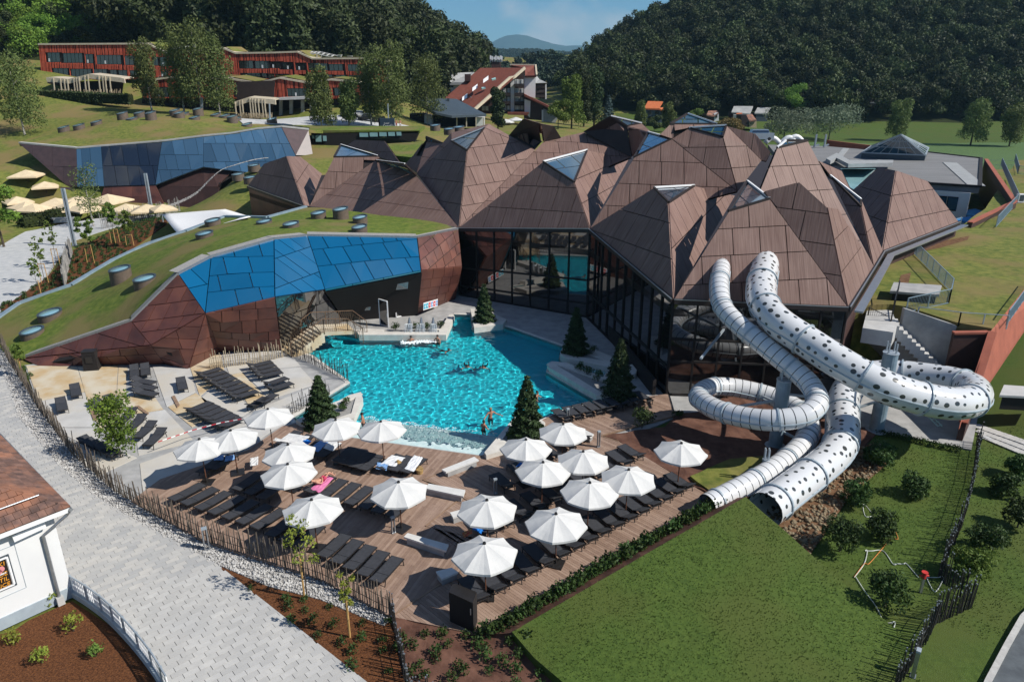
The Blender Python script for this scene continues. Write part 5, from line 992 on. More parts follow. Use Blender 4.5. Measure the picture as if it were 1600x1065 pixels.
FE([(0, 282, 128), (64, 290, 127.5), (112, 293, 127), (150, 332, 126), (60, 330, 125), (0, 322, 125)], 'cladding_grey', 5, 4, gap=.02, jit=.1)
RE_ = [D(*p) for p in ((30, 224, 131), (119, 232, 129), (253, 221, 129.5), (318, 213, 130), (360, 209, 130.5), (400, 202, 131), (440, 198.5, 131.5), (482, 203, 133))]
bk = [Vector((p.x + (6 if i > 5 else 0), p.y + 16, max(hz(p.x, p.y + 16), p.z - 2) + .3)) for i, p in enumerate(RE_)]
zre = interp([tuple(p) for p in RE_] + [tuple(p) for p in bk])
sheet('grass_mound', [(p.x, p.y) for p in RE_ + bk[::-1]], zre, MT['grass_dry'], 2.0, .5, EB)
bb = MB()
for p, q_ in zip(RE_, RE_[1:]): bb.bar(p + Vector((0, .3, .1)), q_ + Vector((0, .3, .1)), .7, .25)
bb.build('roof_edge', MT['concrete_pale'], EB)
for i, (px, py, h, lab) in enumerate(((103, 216, .9, 'dark drum roof light farthest left on the far grass mound'), (128, 219, .8, 'dark drum roof light second from the left on the far mound'), (155, 213, .6, 'low dark drum behind the second drum on the far mound'), (196, 205, 1.2, 'tall dark drum alone on the left half of the far mound'), (222, 202, .8, 'dark drum right behind the tall one on the far mound'), (211, 212, .25, 'flat turquoise roof light in front of the dark drums on the far mound'), (241, 212, 1.3, 'large dark drum near the edge above the dark glass'), (277, 199, 1.0, 'dark drum, rear one of the close pair on the far mound'), (284, 203, .8, 'dark drum, front one of the close pair on the far mound'), (312, 190, 1.3, 'tallest dark drum at the back of the far mound'), (307, 204, .3, 'low dark disc right of the close pair on the far mound'), (290, 193, .25, 'turquoise flat roof light below the tallest drum'), (338, 188, .5, 'slanted dark roof light, left one of the back row on the far mound'), (352, 189, .5, 'slanted dark roof light, right one of the back row on the far mound'), (365, 200, 1.1, 'dark drum at the right end of the far mound edge'), (370, 193, .35, 'blue topped roof light at the right end of the far mound'), (387, 203, .3, 'low disc at the edge of the far mound above the bright panel'), (425, 188, .9, 'dark drum beside the lane lamp right of the far mound'))):
 Y = 136 + (232 - py) * .45; d = D(px, py + 3, Y); z = max(hz(d.x, d.y), zre(d.x, d.y) if d.y < 147 and d.x < -48 else -9); roof_light((d.x, d.y, z), 1.05, h, lab, .18, 'round roof lights on the far grass mound')
LF = thing('low_wing', 'long low dark facade with a window band under the green roof strip', 'building', (-22, 138, 6))
solid('wall', LF, 'joint_dark', [(486, 208), (655, 205), (648, 222), (600, 214), (560, 221), (545, 229), (520, 236), (488, 238)], 137, (0, 2, 0))
for x0, x1, y0, y1, m in ((487, 491, 211, 217, 0), (492.5, 502, 211, 222, 0), (504, 510, 212, 221, 0), (561, 575, 207.5, 214.5, 1), (577, 590, 207, 214, 1), (592, 604, 206.5, 213.5, 1), (606, 617, 206.2, 213, 1), (619, 627, 206, 212.5, 1)):
 f = ext(MB(), dpl([(x0, y0), (x1, y0), (x1 + .6, y1), (x0 + .6, y1)], 136.9), (0, .2, 0)).build('window', MT['roof_slate'], LF); ext(MB(), dpl([(x0 + .4, y0 + .5), (x1 - .4, y0 + .5), (x1 + .2, y1 - .5), (x0 + 1, y1 - .5)], 136.8), (0, .08, 0)).build('pane', MT['teal_glass'], f)
sheet('grass_strip', [(p.x, p.y) for p in [D(484, 206, 137), D(656, 203.5, 137), D(664, 200, 143), D(484, 202, 143)]], lambda x, y: D(570, 205.2, 137).z + .15 + (y - 137) * .06, MT['grass_roof'], 3, .5, LF)
sheet('green_roof', [(p.x, p.y) for p in [D(655, 205, 136.5), D(700, 207, 134), D(664, 222, 122), D(645, 247, 118), D(615, 243, 120), D(560, 233, 125), D(585, 222, 132), D(648, 217, 135)]], lambda x, y: 9.2 + (y - 118) * .05, MT['grass_roof'], 3, 3.5, LF)
for px, py, Y, lab in ((680, 200, 140, 'dark drum on the green roof beside the entrance pavilion'), (702, 206, 130, 'flat blue topped box light beside the folded roof, left of the blue disc'), (717, 203, 131, 'flat blue disc light on the green roof'), (397, 263, 118, 'blue glass roof light on the bank under the spa entrance'), (391, 282, 110, 'low turquoise light behind the left peak of the folded roof'), (372, 277, 116, 'brown drum on the bank left of the folded roof')):
 d = D(px, py, Y); roof_light((d.x, d.y, d.z), .95, .5, lab, .1, 'round roof lights on the green slope')
RH = thing('red_hotel', 'long hotel with red board walls, dark windows and stepped grass roofs on the hillside', 'building', (-80, 185, 12))
def board_block(top, bot, Y, wins, seed, wname='window'):
 rr = random.Random(seed); tx = [p[0] for p in top]; x0, x1 = tx[0], tx[-1]; ty = lambda x: float(np.interp(x, tx, [p[1] for p in top])); by = lambda x: float(np.interp(x, [p[0] for p in bot], [p[1] for p in bot]))
 bk = ext(MB(), dpl([(x, y) for x, y in top] + [(x, y) for x, y in bot[::-1]], Y + .35), (0, 12, 0)).build('wall', MT['dark_board'], RH)
 b = MB(); x = x0
 while x < x1 - .8:
  w = rr.choice((1.6, 2.6, 4.0, 5.5)); xe = min(x + w, x1); segs = [(ty((x + xe) / 2) + .6, by((x + xe) / 2))]
  for wx0, wx1, wy0, wy1 in wins:
   if x < wx1 - .2 and xe > wx0 + .2: segs = [s for a, c in segs for s in ((a, min(c, wy0)), (max(a, wy1), c)) if s[1] - s[0] > .8]
  for a, c in segs:
   sk = (c - a) * .10
   gp_ = 1.0 if rr.random() < .6 else 1.7; ext(b, dpl([(x, a), (xe - gp_, a), (xe - gp_ + sk, c), (x + sk, c)], Y), (0, .25, 0))
  x = xe
 b.build('board_cladding', MT['red_board'], RH, kind='stuff')
 for wx0, wx1, wy0, wy1 in wins:
  f = ext(MB(), dpl([(wx0, wy0), (wx1, wy0), (wx1 + 1.2, wy1), (wx0 + 1.2, wy1)], Y + .22), (0, .12, 0)).build(wname, MT['dark_board'], RH); k = max(2, int((wx1 - wx0) / 6))
  for i in range(k):
   a, c = wx0 + (wx1 - wx0) * (i + .06) / k, wx0 + (wx1 - wx0) * (i + .94) / k; ext(MB(), dpl([(a, wy0 + .6), (c, wy0 + .6), (c + 1.1, wy1 - .6), (a + 1.1, wy1 - .6)], Y + .15), (0, .05, 0)).build('pane', MT['window_dark'], f)
  if rr.random() < .6 and wy1 - wy0 > 8:
   a = rr.uniform(wx0 + 1, wx1 - 4); ext(MB(), dpl([(a, wy1 - 6), (a + 2.2, wy1 - 6), (a + 2.6, wy1 - 1), (a + .4, wy1 - 1)], Y + .08), (0, .04, 0)).build('balcony_towel', MT['towel_white'], f)
 rb = MB(); rp_ = [D(x, y, Y) for x, y in top]
 for p, q_ in zip(rp_, rp_[1:]): ext(rb, [p + Vector((0, -.25, .15)), q_ + Vector((0, -.25, .15)), q_ + Vector((0, -.25, -.25)), p + Vector((0, -.25, -.25))], (0, 12.5, 0))
 rb.build('roof', MT['beige_trim'], RH)
 gb_ = MB()
 for p, q_ in zip(rp_, rp_[1:]): gb_.add([p + Vector((.6, .5, .35)), q_ + Vector((-.6, .5, .35)), q_ + Vector((-.6, 11.5, .6)), p + Vector((.6, 11.5, .6))], [(0, 1, 2, 3)])
 gb_.build('roof_grass', MT['grass_dry'], RH)
uw = [(74, 93, 82, 97.5), (98.5, 128.5, 83, 98.7), (132, 145, 84.5, 99.5), (150, 188.5, 86, 101), (194.5, 215, 87, 102), (217, 224, 88, 103), (239, 246, 88.8, 103), (250, 260, 89, 104), (265, 290, 90, 104), (373, 395, 94.8, 107.5), (398, 421, 95.3, 107.7), (423.5, 437, 96, 107), (441.5, 455, 97, 109), (460, 474.5, 98, 110), (481, 498, 98.5, 110.2), (500.5, 511, 99, 110.5), (514, 535, 100, 111), (543, 562, 100.5, 111.5), (564, 572, 101, 111.5), (586, 593, 102, 112)]
lw = [(83, 106, 106.5, 121), (111, 142.5, 107.5, 121), (146, 166.5, 108, 121), (172, 182, 109, 121), (185, 198, 109.5, 121), (203, 226, 110, 121), (251, 260, 111.5, 122), (379, 406, 114.2, 123), (409, 416, 114.5, 123), (419, 428, 115, 123), (431, 450, 115.5, 124), (467, 483, 116, 124), (486, 519, 116.5, 124), (524, 540, 117, 125), (545, 570, 117.5, 126)]
board_block([(60, 69), (229, 68), (261, 82.5), (349, 75.3), (368, 83), (430, 82), (464, 80.8), (488, 91.5), (567, 91), (601, 94.5)], [(70, 124), (345, 126), (600, 130)], 197, uw + lw, 4)
board_block([(221, 127), (262, 121), (354, 122), (402, 129.7), (437, 121.4), (486, 130), (516, 124), (562, 128)], [(224, 153), (363, 154.5), (435, 155), (562, 154)], 178, [(240, 262, 136, 152), (275, 305, 136, 152), (318, 345, 136, 152), (367, 373, 137, 152), (383.5, 396.5, 137.2, 151.5), (405, 417.5, 137, 151), (448.5, 479, 138, 151), (493, 512, 137, 150), (522, 540, 137, 150)], 9)
solid('ground_floor', RH, 'dark_board', [(222, 154), (560, 154), (560, 178), (480, 190), (360, 186), (222, 172)], 180.5, (0, 8, 0))
solid('canopy', RH, 'concrete_pale', [(432, 153), (487, 150.5), (487, 155), (437, 156.5)], 174, (0, 6, 0))
for x in (436, 452, 470, 484): solid('column', RH, 'concrete', [(x, 157), (x + 5, 157), (x + 5, 184), (x, 184)], 177, (0, .6, 0))
def pergola(top, by, Y, posts, lab, loc):
 t = thing('pergola', lab, 'pergola', loc)
 b = MB(); tp = [D(x, y, Y) for x, y in top]
 for p, q_ in zip(tp, tp[1:]): ext(b, [p, q_, q_ - Vector((0, 0, .9)), p - Vector((0, 0, .9))], (0, .5, 0)); ext(b, [p, q_, q_ + Vector((0, 5, .2)), p + Vector((0, 5, .2))], (0, 0, .12))
 b.build('roof_beam', MT['beige_trim'], t); tx = [p[0] for p in top]
 for x in posts:
  y = float(np.interp(x, tx, [p[1] for p in top])); b = MB().bar(D(x, y, Y - .1), D(x + 3, by, Y - .1), .22, .22); b.build('post', MT['beige_trim'], t)
 solid('back_wall', t, 'dark_board', [(top[0][0] + 2, 128), (top[-1][0] - 1, 126), (top[-1][0] - 4, by), (top[0][0] + 6, by)], Y + 4.8, (0, .3, 0))
 b = MB(); rr = random.Random(3)
 for k in range(90): x = rr.uniform(top[0][0] + 6, top[-1][0] - 4); b.bar(D(x, by + 1.5, Y - .6), D(x + rr.uniform(-.6, .6), by - rr.uniform(2, 8), Y - .6), .10)
 b.build('reed_screen', MT['wood_pale'], t, kind='stuff'); return t
pergola([(72, 122), (83, 122), (107, 124.5), (139, 116.5), (189, 122.5), (194, 124)], 147, 182, [83, 94, 100, 105, 115, 119, 123, 132, 137, 154, 160, 164, 171], 'beige pergola with slanted posts above the hedge, at the left of the red hotel', D(130, 148, 182))
pergola([(366, 160), (387, 153.2), (424, 156), (430, 157)], 184, 171, [367, 374, 378, 390, 394, 398, 403, 409, 413], 'beige pergola with slanted posts at the hotel entrance, right of the birches', D(398, 184, 171))
for pts, lab in (([(238, 71), (262, 76), (290, 75)], 'pale metal roof frame on the left roof of the red hotel'), ([(470, 83), (495, 84), (524, 90.5)], 'pale metal roof frame on the right roof of the red hotel')):
 b = MB(); q = [D(x, y, 203) for x, y in pts]
 for p, q_ in zip(q, q[1:]):
  b.bar(p, q_, .25); b.bar(p + Vector((0, 4, .5)), q_ + Vector((0, 4, .5)), .25)
  for k in range(4): a = p.lerp(q_, k / 4); b.bar(a, a + Vector((0, 4, .5)), .2); b.bar(a, a - Vector((0, 0, 1.6)), .2)
 tag(b.build('roof_frame', MT['concrete_pale'], None, q[0]), lab, 'roof frame')
for px, py, w, h, lab in ((302, 71, 4, 5, 'white vent with a rounded top on the hotel roof, leftmost'), (317, 73, 5, 5, 'dark ventilation box on the hotel roof'), (324, 74.5, 4, 3, 'grey louvred box right of the dark ventilation box'), (335, 71.5, 5, 3.5, 'small white vent on the hotel roof near the peak'), (530, 89, 5, 5, 'grey box on the right roof of the red hotel'), (546, 89.5, 6, 2.5, 'flat pale box on the right roof of the red hotel')):
 b = ext(MB(), dpl([(px - w / 2, py - h / 2), (px + w / 2, py - h / 2), (px + w / 2, py + h / 2 + 2), (px - w / 2, py + h / 2 + 2)], 203), (0, 1.2, 0)); ext(b, dpl([(px - w / 2 - .5, py - h / 2 - .8), (px + w / 2 + .5, py - h / 2 - .8), (px + w / 2 + .5, py - h / 2), (px - w / 2 - .5, py - h / 2)], 202.8), (0, 1.6, 0)); tag(b.build('roof_vent', MT['roof_slate' if 'dark' in lab else 'concrete_pale'], None, D(px, py, 203)), lab, 'roof vent')
hd = [D(40, 152, 181), D(100, 154, 179), D(160, 157, 176), D(205, 159, 174)]; rg = np.random.default_rng(4); pp = []
for p, q_ in zip(hd, hd[1:]):
 for k in range(900): a = p.lerp(q_, rg.random()); pp.append((a.x, a.y + rg.uniform(-1.0, 1.0), a.z + rg.uniform(-.6, 1.7)))
pp = np.array(pp); v, f = leaves(pp, rg.normal(size=pp.shape), .5, rg); ho = bpy.data.objects.new('hedge', np_mesh('hedge', v, f, [MT['leaf_hedge']])); COL.objects.link(ho); tag(ho, 'long clipped dark hedge below the pergola of the red hotel', 'hedge')
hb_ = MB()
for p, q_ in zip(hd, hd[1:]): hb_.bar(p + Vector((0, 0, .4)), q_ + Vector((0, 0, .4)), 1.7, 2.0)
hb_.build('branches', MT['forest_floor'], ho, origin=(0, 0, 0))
PV = thing('entrance_pavilion', 'entrance pavilion with a large winged slate grey roof beside the white hotel', 'building', D(700, 195, 190))
ext(MB(), [D(657, 158, 192), D(695, 156.6, 196), D(713.6, 158, 198), D(724, 172.4, 196), D(760, 182, 186), D(706, 184.4, 182), D(680.6, 179, 182), D(658, 168.5, 186)], (0, 0, .5)).build('roof', MT['roof_slate'], PV)
solid('wall', PV, 'dark_board', [(640, 178, 190), (663, 178, 190), (663, 200, 190), (640, 200, 190)], 190, (0, 5, 0)); solid('wall', PV, 'joint_dark', [(676, 180), (756, 184), (756, 198), (676, 199)], 192, (0, 5, 0))
solid('white_wall', PV, 'white_paint', [(663, 179), (675, 181), (675, 200), (663, 200)], 189, (0, 4, 0)); solid('white_wall', PV, 'white_paint', [(743, 184), (757, 183), (757, 197), (743, 197)], 187, (0, 4, 0))
for x in (713, 728, 743, 755): solid('column', PV, 'beige_trim', [(x, 184), (x + 1.6, 184), (x + 1.6, 199), (x, 199)], 184.5, (0, .4, 0))
ext(MB(), [D(698, 154, 194), D(702, 154, 194), D(702, 160, 194), D(698, 160, 194)], (0, 1.2, 0)).build('chimney', MT['roof_slate'], PV)
WH = thing('white_hotel', 'tall white hotel with a steep brown tiled roof and dark balconies', 'building', D(780, 180, 230))
ext(MB(), [D(692.6, 155, 226), D(750.4, 106.3, 240), D(777, 106.3, 240), D(715, 156, 226)], (0, .2, -.6)).build('roof', MT['roof_tile_red'], WH)
rf = ext(MB(), [D(715, 156, 225.5), D(777, 106, 239), D(820, 106, 236), D(737.6, 174.5, 218), D(726, 172.4, 219)], (0, .3, -.6)).build('roof', MT['roof_tile_red'], WH)
bb = MB()
for a, c in (((820, 106.2, 235.6), (803, 121, 232.5)), ((803, 121, 232.5), (797, 121.5, 231.5)), ((797, 121.5, 231.5), (738, 174.5, 217.6))): bb.bar(D(*a), D(*c), .5, .8)
bb.build('verge_board', MT['beige_trim'], rf)
for x, y in ((758, 124), (741, 137), (725, 152)):
 s_ = ext(MB(), [D(x - 3, y + 3, 224), D(x + 5, y - 3, 226), D(x + 5, y + .5, 225), D(x - 3, y + 6, 223)], (0, 1, .5)).build('dormer', MT['white_trim'], rf)
for x, y in ((771, 125), (755, 139), (738, 153)): ext(MB(), [D(x - 3, y, 226), D(x + 3, y - 1.5, 227), D(x + 4, y - .2, 226.5), D(x - 2, y + 1.3, 225.5)], (0, -.3, .4)).build('skylight', MT['teal_glass'], rf)
solid('chimney', WH, 'brown_wall', [(726, 116), (735, 116), (735, 127), (726, 127)], 232, (0, 3, 0))
solid('wall', WH, 'brown_wall', [(818.5, 108, 236), (819, 178, 236), (738, 178, 236), (738, 174, 236), (797, 122, 236)], 236, (0, 10, 0))
for x0, x1 in ((797.6, 803.6), (819, 837)): pass
solid('pillar', WH, 'white_paint', [(797.8, 122.5), (803.7, 121.5), (803.7, 176), (797.8, 176)], 234.8, (0, 1, 0))
for yi, y0 in enumerate((124, 138, 151.3, 165)):
 for xi, (x0, x1) in enumerate(((782, 791), (792, 797), (804.5, 812), (813, 818))):
  if yi == 0 and xi < 2: continue
  f = ext(MB(), dpl([(x0, y0), (x1, y0), (x1, y0 + 7.5), (x0, y0 + 7.5)], 235.2), (0, .3, 0)).build('window', MT['window_pane'], WH); ext(MB(), dpl([((x0 + x1) / 2 - .3, y0), ((x0 + x1) / 2 + .3, y0), ((x0 + x1) / 2 + .3, y0 + 7.5), ((x0 + x1) / 2 - .3, y0 + 7.5)], 235), (0, .15, 0)).build('mullion', MT['white_trim'], f)
 for x0, x1 in ((782, 797.4), (803.8, 818.2)):
  if yi == 0 and x0 < 790: continue
  solid('balcony', WH, 'dark_board', [(x0, y0 + 7), (x1, y0 + 7), (x1, y0 + 12), (x0, y0 + 12)], 233.4, (0, 1.4, 0))
for x0 in (753, 758.5): solid('window', WH, 'window_pane', [(x0, 166), (x0 + 4.5, 166), (x0 + 4.5, 173), (x0, 173)], 235, (0, .3, 0))
solid('tower_wall', WH, 'white_paint', [(819, 119), (837, 119), (836.5, 153.5), (819, 148)], 237, (0, 9, 0)); ext(MB(), [D(796, 101.5, 244), D(837, 102, 244), D(838.3, 118, 236), D(820.5, 118.5, 236), D(820, 106, 239)], (0, .2, -.5)).build('roof', MT['roof_tile_red'], WH)
solid('tower_block', WH, 'brown_wall', [(768, 96), (781, 97), (783, 107), (768, 107)], 240, (0, 6, 0)); bb = MB().bar(D(797, 101.3, 243.8), D(837, 102, 243.8), .5); bb.bar(D(837, 102, 243.8), D(838.6, 118, 235.8), .5); bb.build('verge_board', MT['beige_trim'], WH)
solid('side_wing', WH, 'brown_wall', [(819, 149), (876, 176), (866, 190), (819, 186)], 233, (0, 6, 0)); ext(MB(), [D(819, 147, 231), D(876.5, 175, 231), D(876, 178, 231), D(819, 150.5, 231)], (0, 9, 0)).build('roof', MT['roof_tile_red'], WH)
solid('white_wall', WH, 'white_paint', [(819.5, 155), (829, 158), (828, 184), (819.5, 176)], 232.5, (0, .5, 0)); solid('garage_wall', WH, 'flat_roof_trim', [(849, 170), (874, 179), (868, 192), (849, 190)], 232.6, (0, .5, 0)); solid('pillar', WH, 'white_paint', [(846.5, 172), (849, 172), (849, 191), (846.5, 191)], 232.4, (0, .5, 0))
solid('terrace_canopy', WH, 'roof_tile_red', [(793, 176), (827, 176), (824, 180.5), (793, 179.5)], 229, (0, 5, 0))
for k, x in enumerate((766.5, 769, 772.3, 774.8, 777.8, 780, 782.5, 784.2)):
 b = MB().bar(D(x, 88 + (k % 3), 240), D(x, 96.5, 240), .22); b.bar(D(x, 87 + (k % 3), 239.8), D(x, 93 + (k % 2), 239.8), .42); tag(b.build('antenna', MT['white_trim'], None, D(x, 97, 240)), '%s slim white antenna from the left on the white hotel roof' % _ORD[k], 'antenna', 'antennas on the white hotel roof')
GB = thing('grey_roofed_house', 'house with a pale grey hipped roof behind the white hotel', 'house', D(715, 140, 250)); ext(MB(), [D(690, 115, 250), D(738, 113, 262), D(741, 112.5, 262), D(724, 128.5, 246), D(703, 129, 246)], (0, 0, -.8)).build('roof', MT['roof_grey'], GB); solid('wall', GB, 'white_paint', [(704, 129.5), (724, 129), (724, 145), (704, 145)], 247.5, (0, 6, 0)); solid('side_wall', GB, 'brown_wall', [(690, 117), (703.5, 130), (703.5, 150), (690, 150)], 248.5, (0, 6, 0))
GB = thing('grey_roofed_tower', 'small block with a curved pale grey roof right of the white hotel', 'house', D(845, 150, 245)); ext(MB(), [D(836, 115, 252), D(843, 124, 249), D(855, 129.5, 244), D(836, 130, 244)], (0, 4, -.6)).build('roof', MT['roof_grey'], GB); solid('wall', GB, 'brown_wall', [(837, 130.5), (853, 130), (853, 155), (837, 153)], 246, (0, 6, 0)); solid('pillar', GB, 'white_paint', [(852, 131), (854, 131), (854, 155), (852, 155)], 245.5, (0, 1, 0))
for y in (133.5, 141, 148.5): solid('balcony', GB, 'dark_board', [(838, y), (851.5, y - .4), (851.5, y + 4), (838, y + 4)], 244.8, (0, 1, 0))
def house(lab, Y, roofs, walls, wins=(), cat='house', name='village_house'):
 t = thing(name, lab, cat, D(walls[0][0][0][0], walls[0][0][2][1], Y))
 for pts, m, vec in roofs: ext(MB(), [D(x, y, Y + dy) for x, y, dy in pts], vec).build('roof', MT[m], t)
 for pts, m in walls: solid('wall', t, m, pts, Y + .3, (0, 6, 0))
 for x0, y0, x1, y1 in wins: solid('window', t, 'window_dark', [(x0, y0), (x1, y0), (x1, y1), (x0, y1)], Y, (0, .25, 0))
 return t
house('house with a bright orange roof and a gabled porch at the foot of the hill', 276, [([(1012.5, 158, 6), (1035.7, 158.7, 6), (1029, 169.5, 0), (1006.5, 168.7, 0)], 'roof_tile_orange', (0, 0, -.5)), ([(1029, 168.7, -1), (1042.5, 167, 2), (1045, 177, -1), (1037, 173, -1)], 'roof_tile_orange', (0, 0, -.5))], [([(1008, 169), (1044, 170), (1044, 192), (1008, 192)], 'roof_slate')], [(1013, 173, 1018, 178), (1024, 173, 1029, 178), (1013, 182, 1019, 188), (1035, 176, 1040, 181)])
house('low white gabled house with a brown roof between the trees', 285, [([(1107, 173, 4), (1120.5, 173, 4), (1123, 176, 0), (1116, 181, 0), (1104, 179, 0)], 'tile_brown', (0, 0, -.5))], [([(1116, 178), (1123, 176), (1123, 189), (1116, 190)], 'white_paint'), ([(1104, 179), (1116, 181), (1116, 190), (1104, 190)], 'brown_wall')], [(1118, 180, 1121, 184)])
house('long barn with a pale grey sheet roof in two fields', 292, [([(1146.7, 165.8, 5), (1176.7, 166, 5), (1172, 177.8, 0), (1143, 174.8, 0)], 'roof_grey', (0, 0, -.4))], [([(1145, 175), (1172, 177.5), (1172, 190), (1145, 190)], 'brown_wall')], cat='barn', name='barn')
house('shed with a pale grey sheet roof at the right of the village', 294, [([(1183.5, 168, 4), (1204, 168, 4), (1199, 177, 0), (1179, 176.5, 0)], 'roof_grey', (0, 0, -.4))], [([(1181, 176.5), (1199, 177), (1199, 192), (1181, 192)], 'roof_slate')], cat='shed', name='shed')
house('small white house with an orange roof before the grey barn', 278, [([(1150, 177, 4), (1159, 176, 4), (1161, 181, 0), (1154, 181, 0)], 'roof_tile_orange', (0, 0, -.4))], [([(1153, 180.5), (1160, 181), (1160, 196), (1153, 197)], 'white_paint')], [(1155, 186, 1158, 190)])
house('brown roofed barn with a lit yellow gable wall', 272, [([(1166, 179.5, 4), (1175, 178, 5), (1182, 187.5, 0), (1170.5, 188.5, 0)], 'tile_brown', (0, 0, -.4))], [([(1170.5, 188.5), (1182, 187.5), (1182, 200), (1170.5, 199)], 'wood_pale'), ([(1158, 180), (1166, 179.5), (1170.5, 188.5), (1170.5, 199), (1158, 197)], 'dark_board')], [(1173, 191, 1178, 194)], cat='barn', name='barn')
house('unfinished brick house on stilts with a grey roof, on the wooded slope', 300, [([(1343, 133.5, 4), (1366, 133.5, 4), (1357, 146, 0), (1336, 145, 0)], 'roof_grey', (0, 0, -.4)), ([(1345, 148.5, 3), (1387, 149, 3), (1378, 161, 0), (1340, 160, 0)], 'roof_slate', (0, 0, -.4))], [([(1342, 147), (1386, 149), (1378, 170), (1341, 168)], 'brown_wall'), ([(1379, 152), (1390, 149), (1386, 165), (1377, 170)], 'red_board')], [(1346, 162, 1356, 167), (1360, 162, 1372, 168)])
FH = thing('flat_roofed_hall', 'wide flat grey roofed hall with a glass pyramid, behind the folded roof', 'building', (75, 130, 0))
frp = [tuple(P(x, y, 6.6)[:2]) for x, y in ((1200, 226), (1290, 228.5), (1345, 233), (1450, 238), (1533, 247.5), (1531, 291.5), (1452, 286.5), (1395, 268), (1330, 275), (1235, 270))]
MB().prism(frp, 5.6, 6.6).build('roof', MT['flat_roof'], FH)
bb = MB(); rp2 = [Vector((*p, 6.62)) for p in frp[3:8]]
for p, q_ in zip(rp2, rp2[1:]): bb.bar(p, q_, .5, .3)
bb.build('roof_edge', MT['joint_dark'], FH)
for (xa, ya), (xb, yb), w in (((1322, 232), (1312, 244), 1.2), ((1484, 254), (1526, 290), 2.2), ((1376, 250), (1375, 256), 1.0)): p, q_ = P(xa, ya, 6.66), P(xb, yb, 6.66); MB().bar(p, q_, w, .06).build('roof_strip', MT['flat_roof_trim'], FH)
tt = [P(x, y, 6.6) for x, y in ((1454, 288), (1531, 293))]; wall_down([tt[0] - Vector((0, -.8, .9)), tt[1] - Vector((.6, -.8, .9))], 0.5, MT['white_paint'], 'white_wall', FH)
for x0, x1, y0, y1 in ((1471, 1488, 299, 309), (1489, 1506, 299, 310)): p = [P(x, y, 3.8) for x, y in ((x0, y0), (x1, y0 + .6))]; f = MB().bar(tt[0].lerp(tt[1], (x0 - 1454) / 77) - Vector((0, -.6, 2.6)), tt[0].lerp(tt[1], (x1 - 1454) / 77) - Vector((0, -.6, 2.6)), .2, 2.0).build('window', MT['joint_dark'], FH); MB().bar(tt[0].lerp(tt[1], (x0 - 1453) / 77) - Vector((0, -.5, 2.6)), tt[0].lerp(tt[1], (x1 - 1455) / 77) - Vector((0, -.5, 2.6)), .15, 1.7).build('pane', MT['glass_sky'], f)
ap = P(1407.8, 210.5, 11.2); bs_ = [P(1346.5, 238.5, 7.6), P(1446, 242.5, 7.6), P(1451, 231, 7.6), P(1362, 228, 7.6)]
PY = ext(MB(), [p - Vector((0, 0, 1.0)) for p in bs_], (0, 0, 1.0)).build('glass_pyramid', MT['roof_slate'], FH)
for i in range(4):
 a, c = bs_[i], bs_[(i + 1) % 4]; k = 7 if i % 2 == 0 else 4
 for j in range(k):
  p, q_ = a.lerp(c, (j + .05) / k), a.lerp(c, (j + .95) / k)
  for r0, r1 in ((0, .33), (.34, .66), (.67, .97)): MB().add([p.lerp(ap, r0), q_.lerp(ap, r0), q_.lerp(ap, r1), p.lerp(ap, r1)], [(0, 1, 2, 3)]).build('pane', MT['glass_sky'], PY)
bb = MB()
for i in range(4):
 a, c = bs_[i], bs_[(i + 1) % 4]; bb.bar(a, ap, .22); bb.bar(a, c, .22); k = 7 if i % 2 == 0 else 4
 for j in range(1, k): p = a.lerp(c, j / k); bb.bar(p, p.lerp(ap, .97), .09)
 for r in (.335, .665): bb.bar(a.lerp(ap, r), c.lerp(ap, r), .09)
bb.build('glazing_bar', MT['steel'], PY)
ext(MB(), [P(x, y, 7.2) for x, y in ((1290, 253), (1306.6, 244), (1326, 255.6), (1395, 255.6), (1394, 260), (1325, 262), (1306, 252), (1297, 257))], (0, 0, .6)).build('atrium_rim', MT['flat_roof_trim'], FH)
ext(MB(), [P(1314, 264, 6.9), P(1368, 264, 6.9), P(1334, 297, 6.5), P(1328, 294, 6.5)], (0, 0, .1)).build('atrium_glass', MT['teal_glass'], FH); ext(MB(), [P(1314, 264, 7.0), P(1368, 264, 7.0), P(1368, 264, 8.1), P(1314, 264, 8.1)], (0, .3, 0)).build('atrium_wall', MT['teal_glass'], FH)
for px, py, lab in ((1207, 219.5, 'white curved air duct on the flat roof, left of the pair'), (1233, 218.5, 'white curved air duct of the pair on the flat roof, left one'), (1243, 217, 'white curved air duct of the pair on the flat roof, right one')):
 d = D(px, py, 168); b = MB(); b.tube([d + Vector((-1.6 + .4 * k, 0, 1.1 * math.sin(math.pi * k / 8) - .6)) for k in range(9)], .55, 10); tag(b.build('air_duct', MT['white_trim'], None, d, smooth=True), lab, 'air duct')
for x, lab in ((1273, 'slanted steel mast on the flat roof, left one'), (1288, 'slanted steel mast on the flat roof, right one')): b = MB().bar(D(x, 229, 160), D(x + 3, 210, 160), .5, .25); b.bar(D(x - 2, 229, 160), D(x + 7, 226, 160), .3); tag(b.build('steel_mast', MT['steel'], None, D(x, 229, 160)), lab, 'mast')
v_ = thing('parked_van', 'silver grey van parked behind the folded roof', 'van', D(1188, 219, 165)); b = MB(); d = D(1188, 219, 165); b.box(d + Vector((0, 0, .9)), (5.2, 2.0, 1.3)); b.box(d + Vector((-.4, 0, 1.9)), (4.0, 1.8, .8), top=.85); b.build('body', MT['car_silver'], v_)
MB().box(d + Vector((-.4, -.02, 1.9)), (3.7, 1.86, .45), top=.9).build('window', MT['window_dark'], v_)
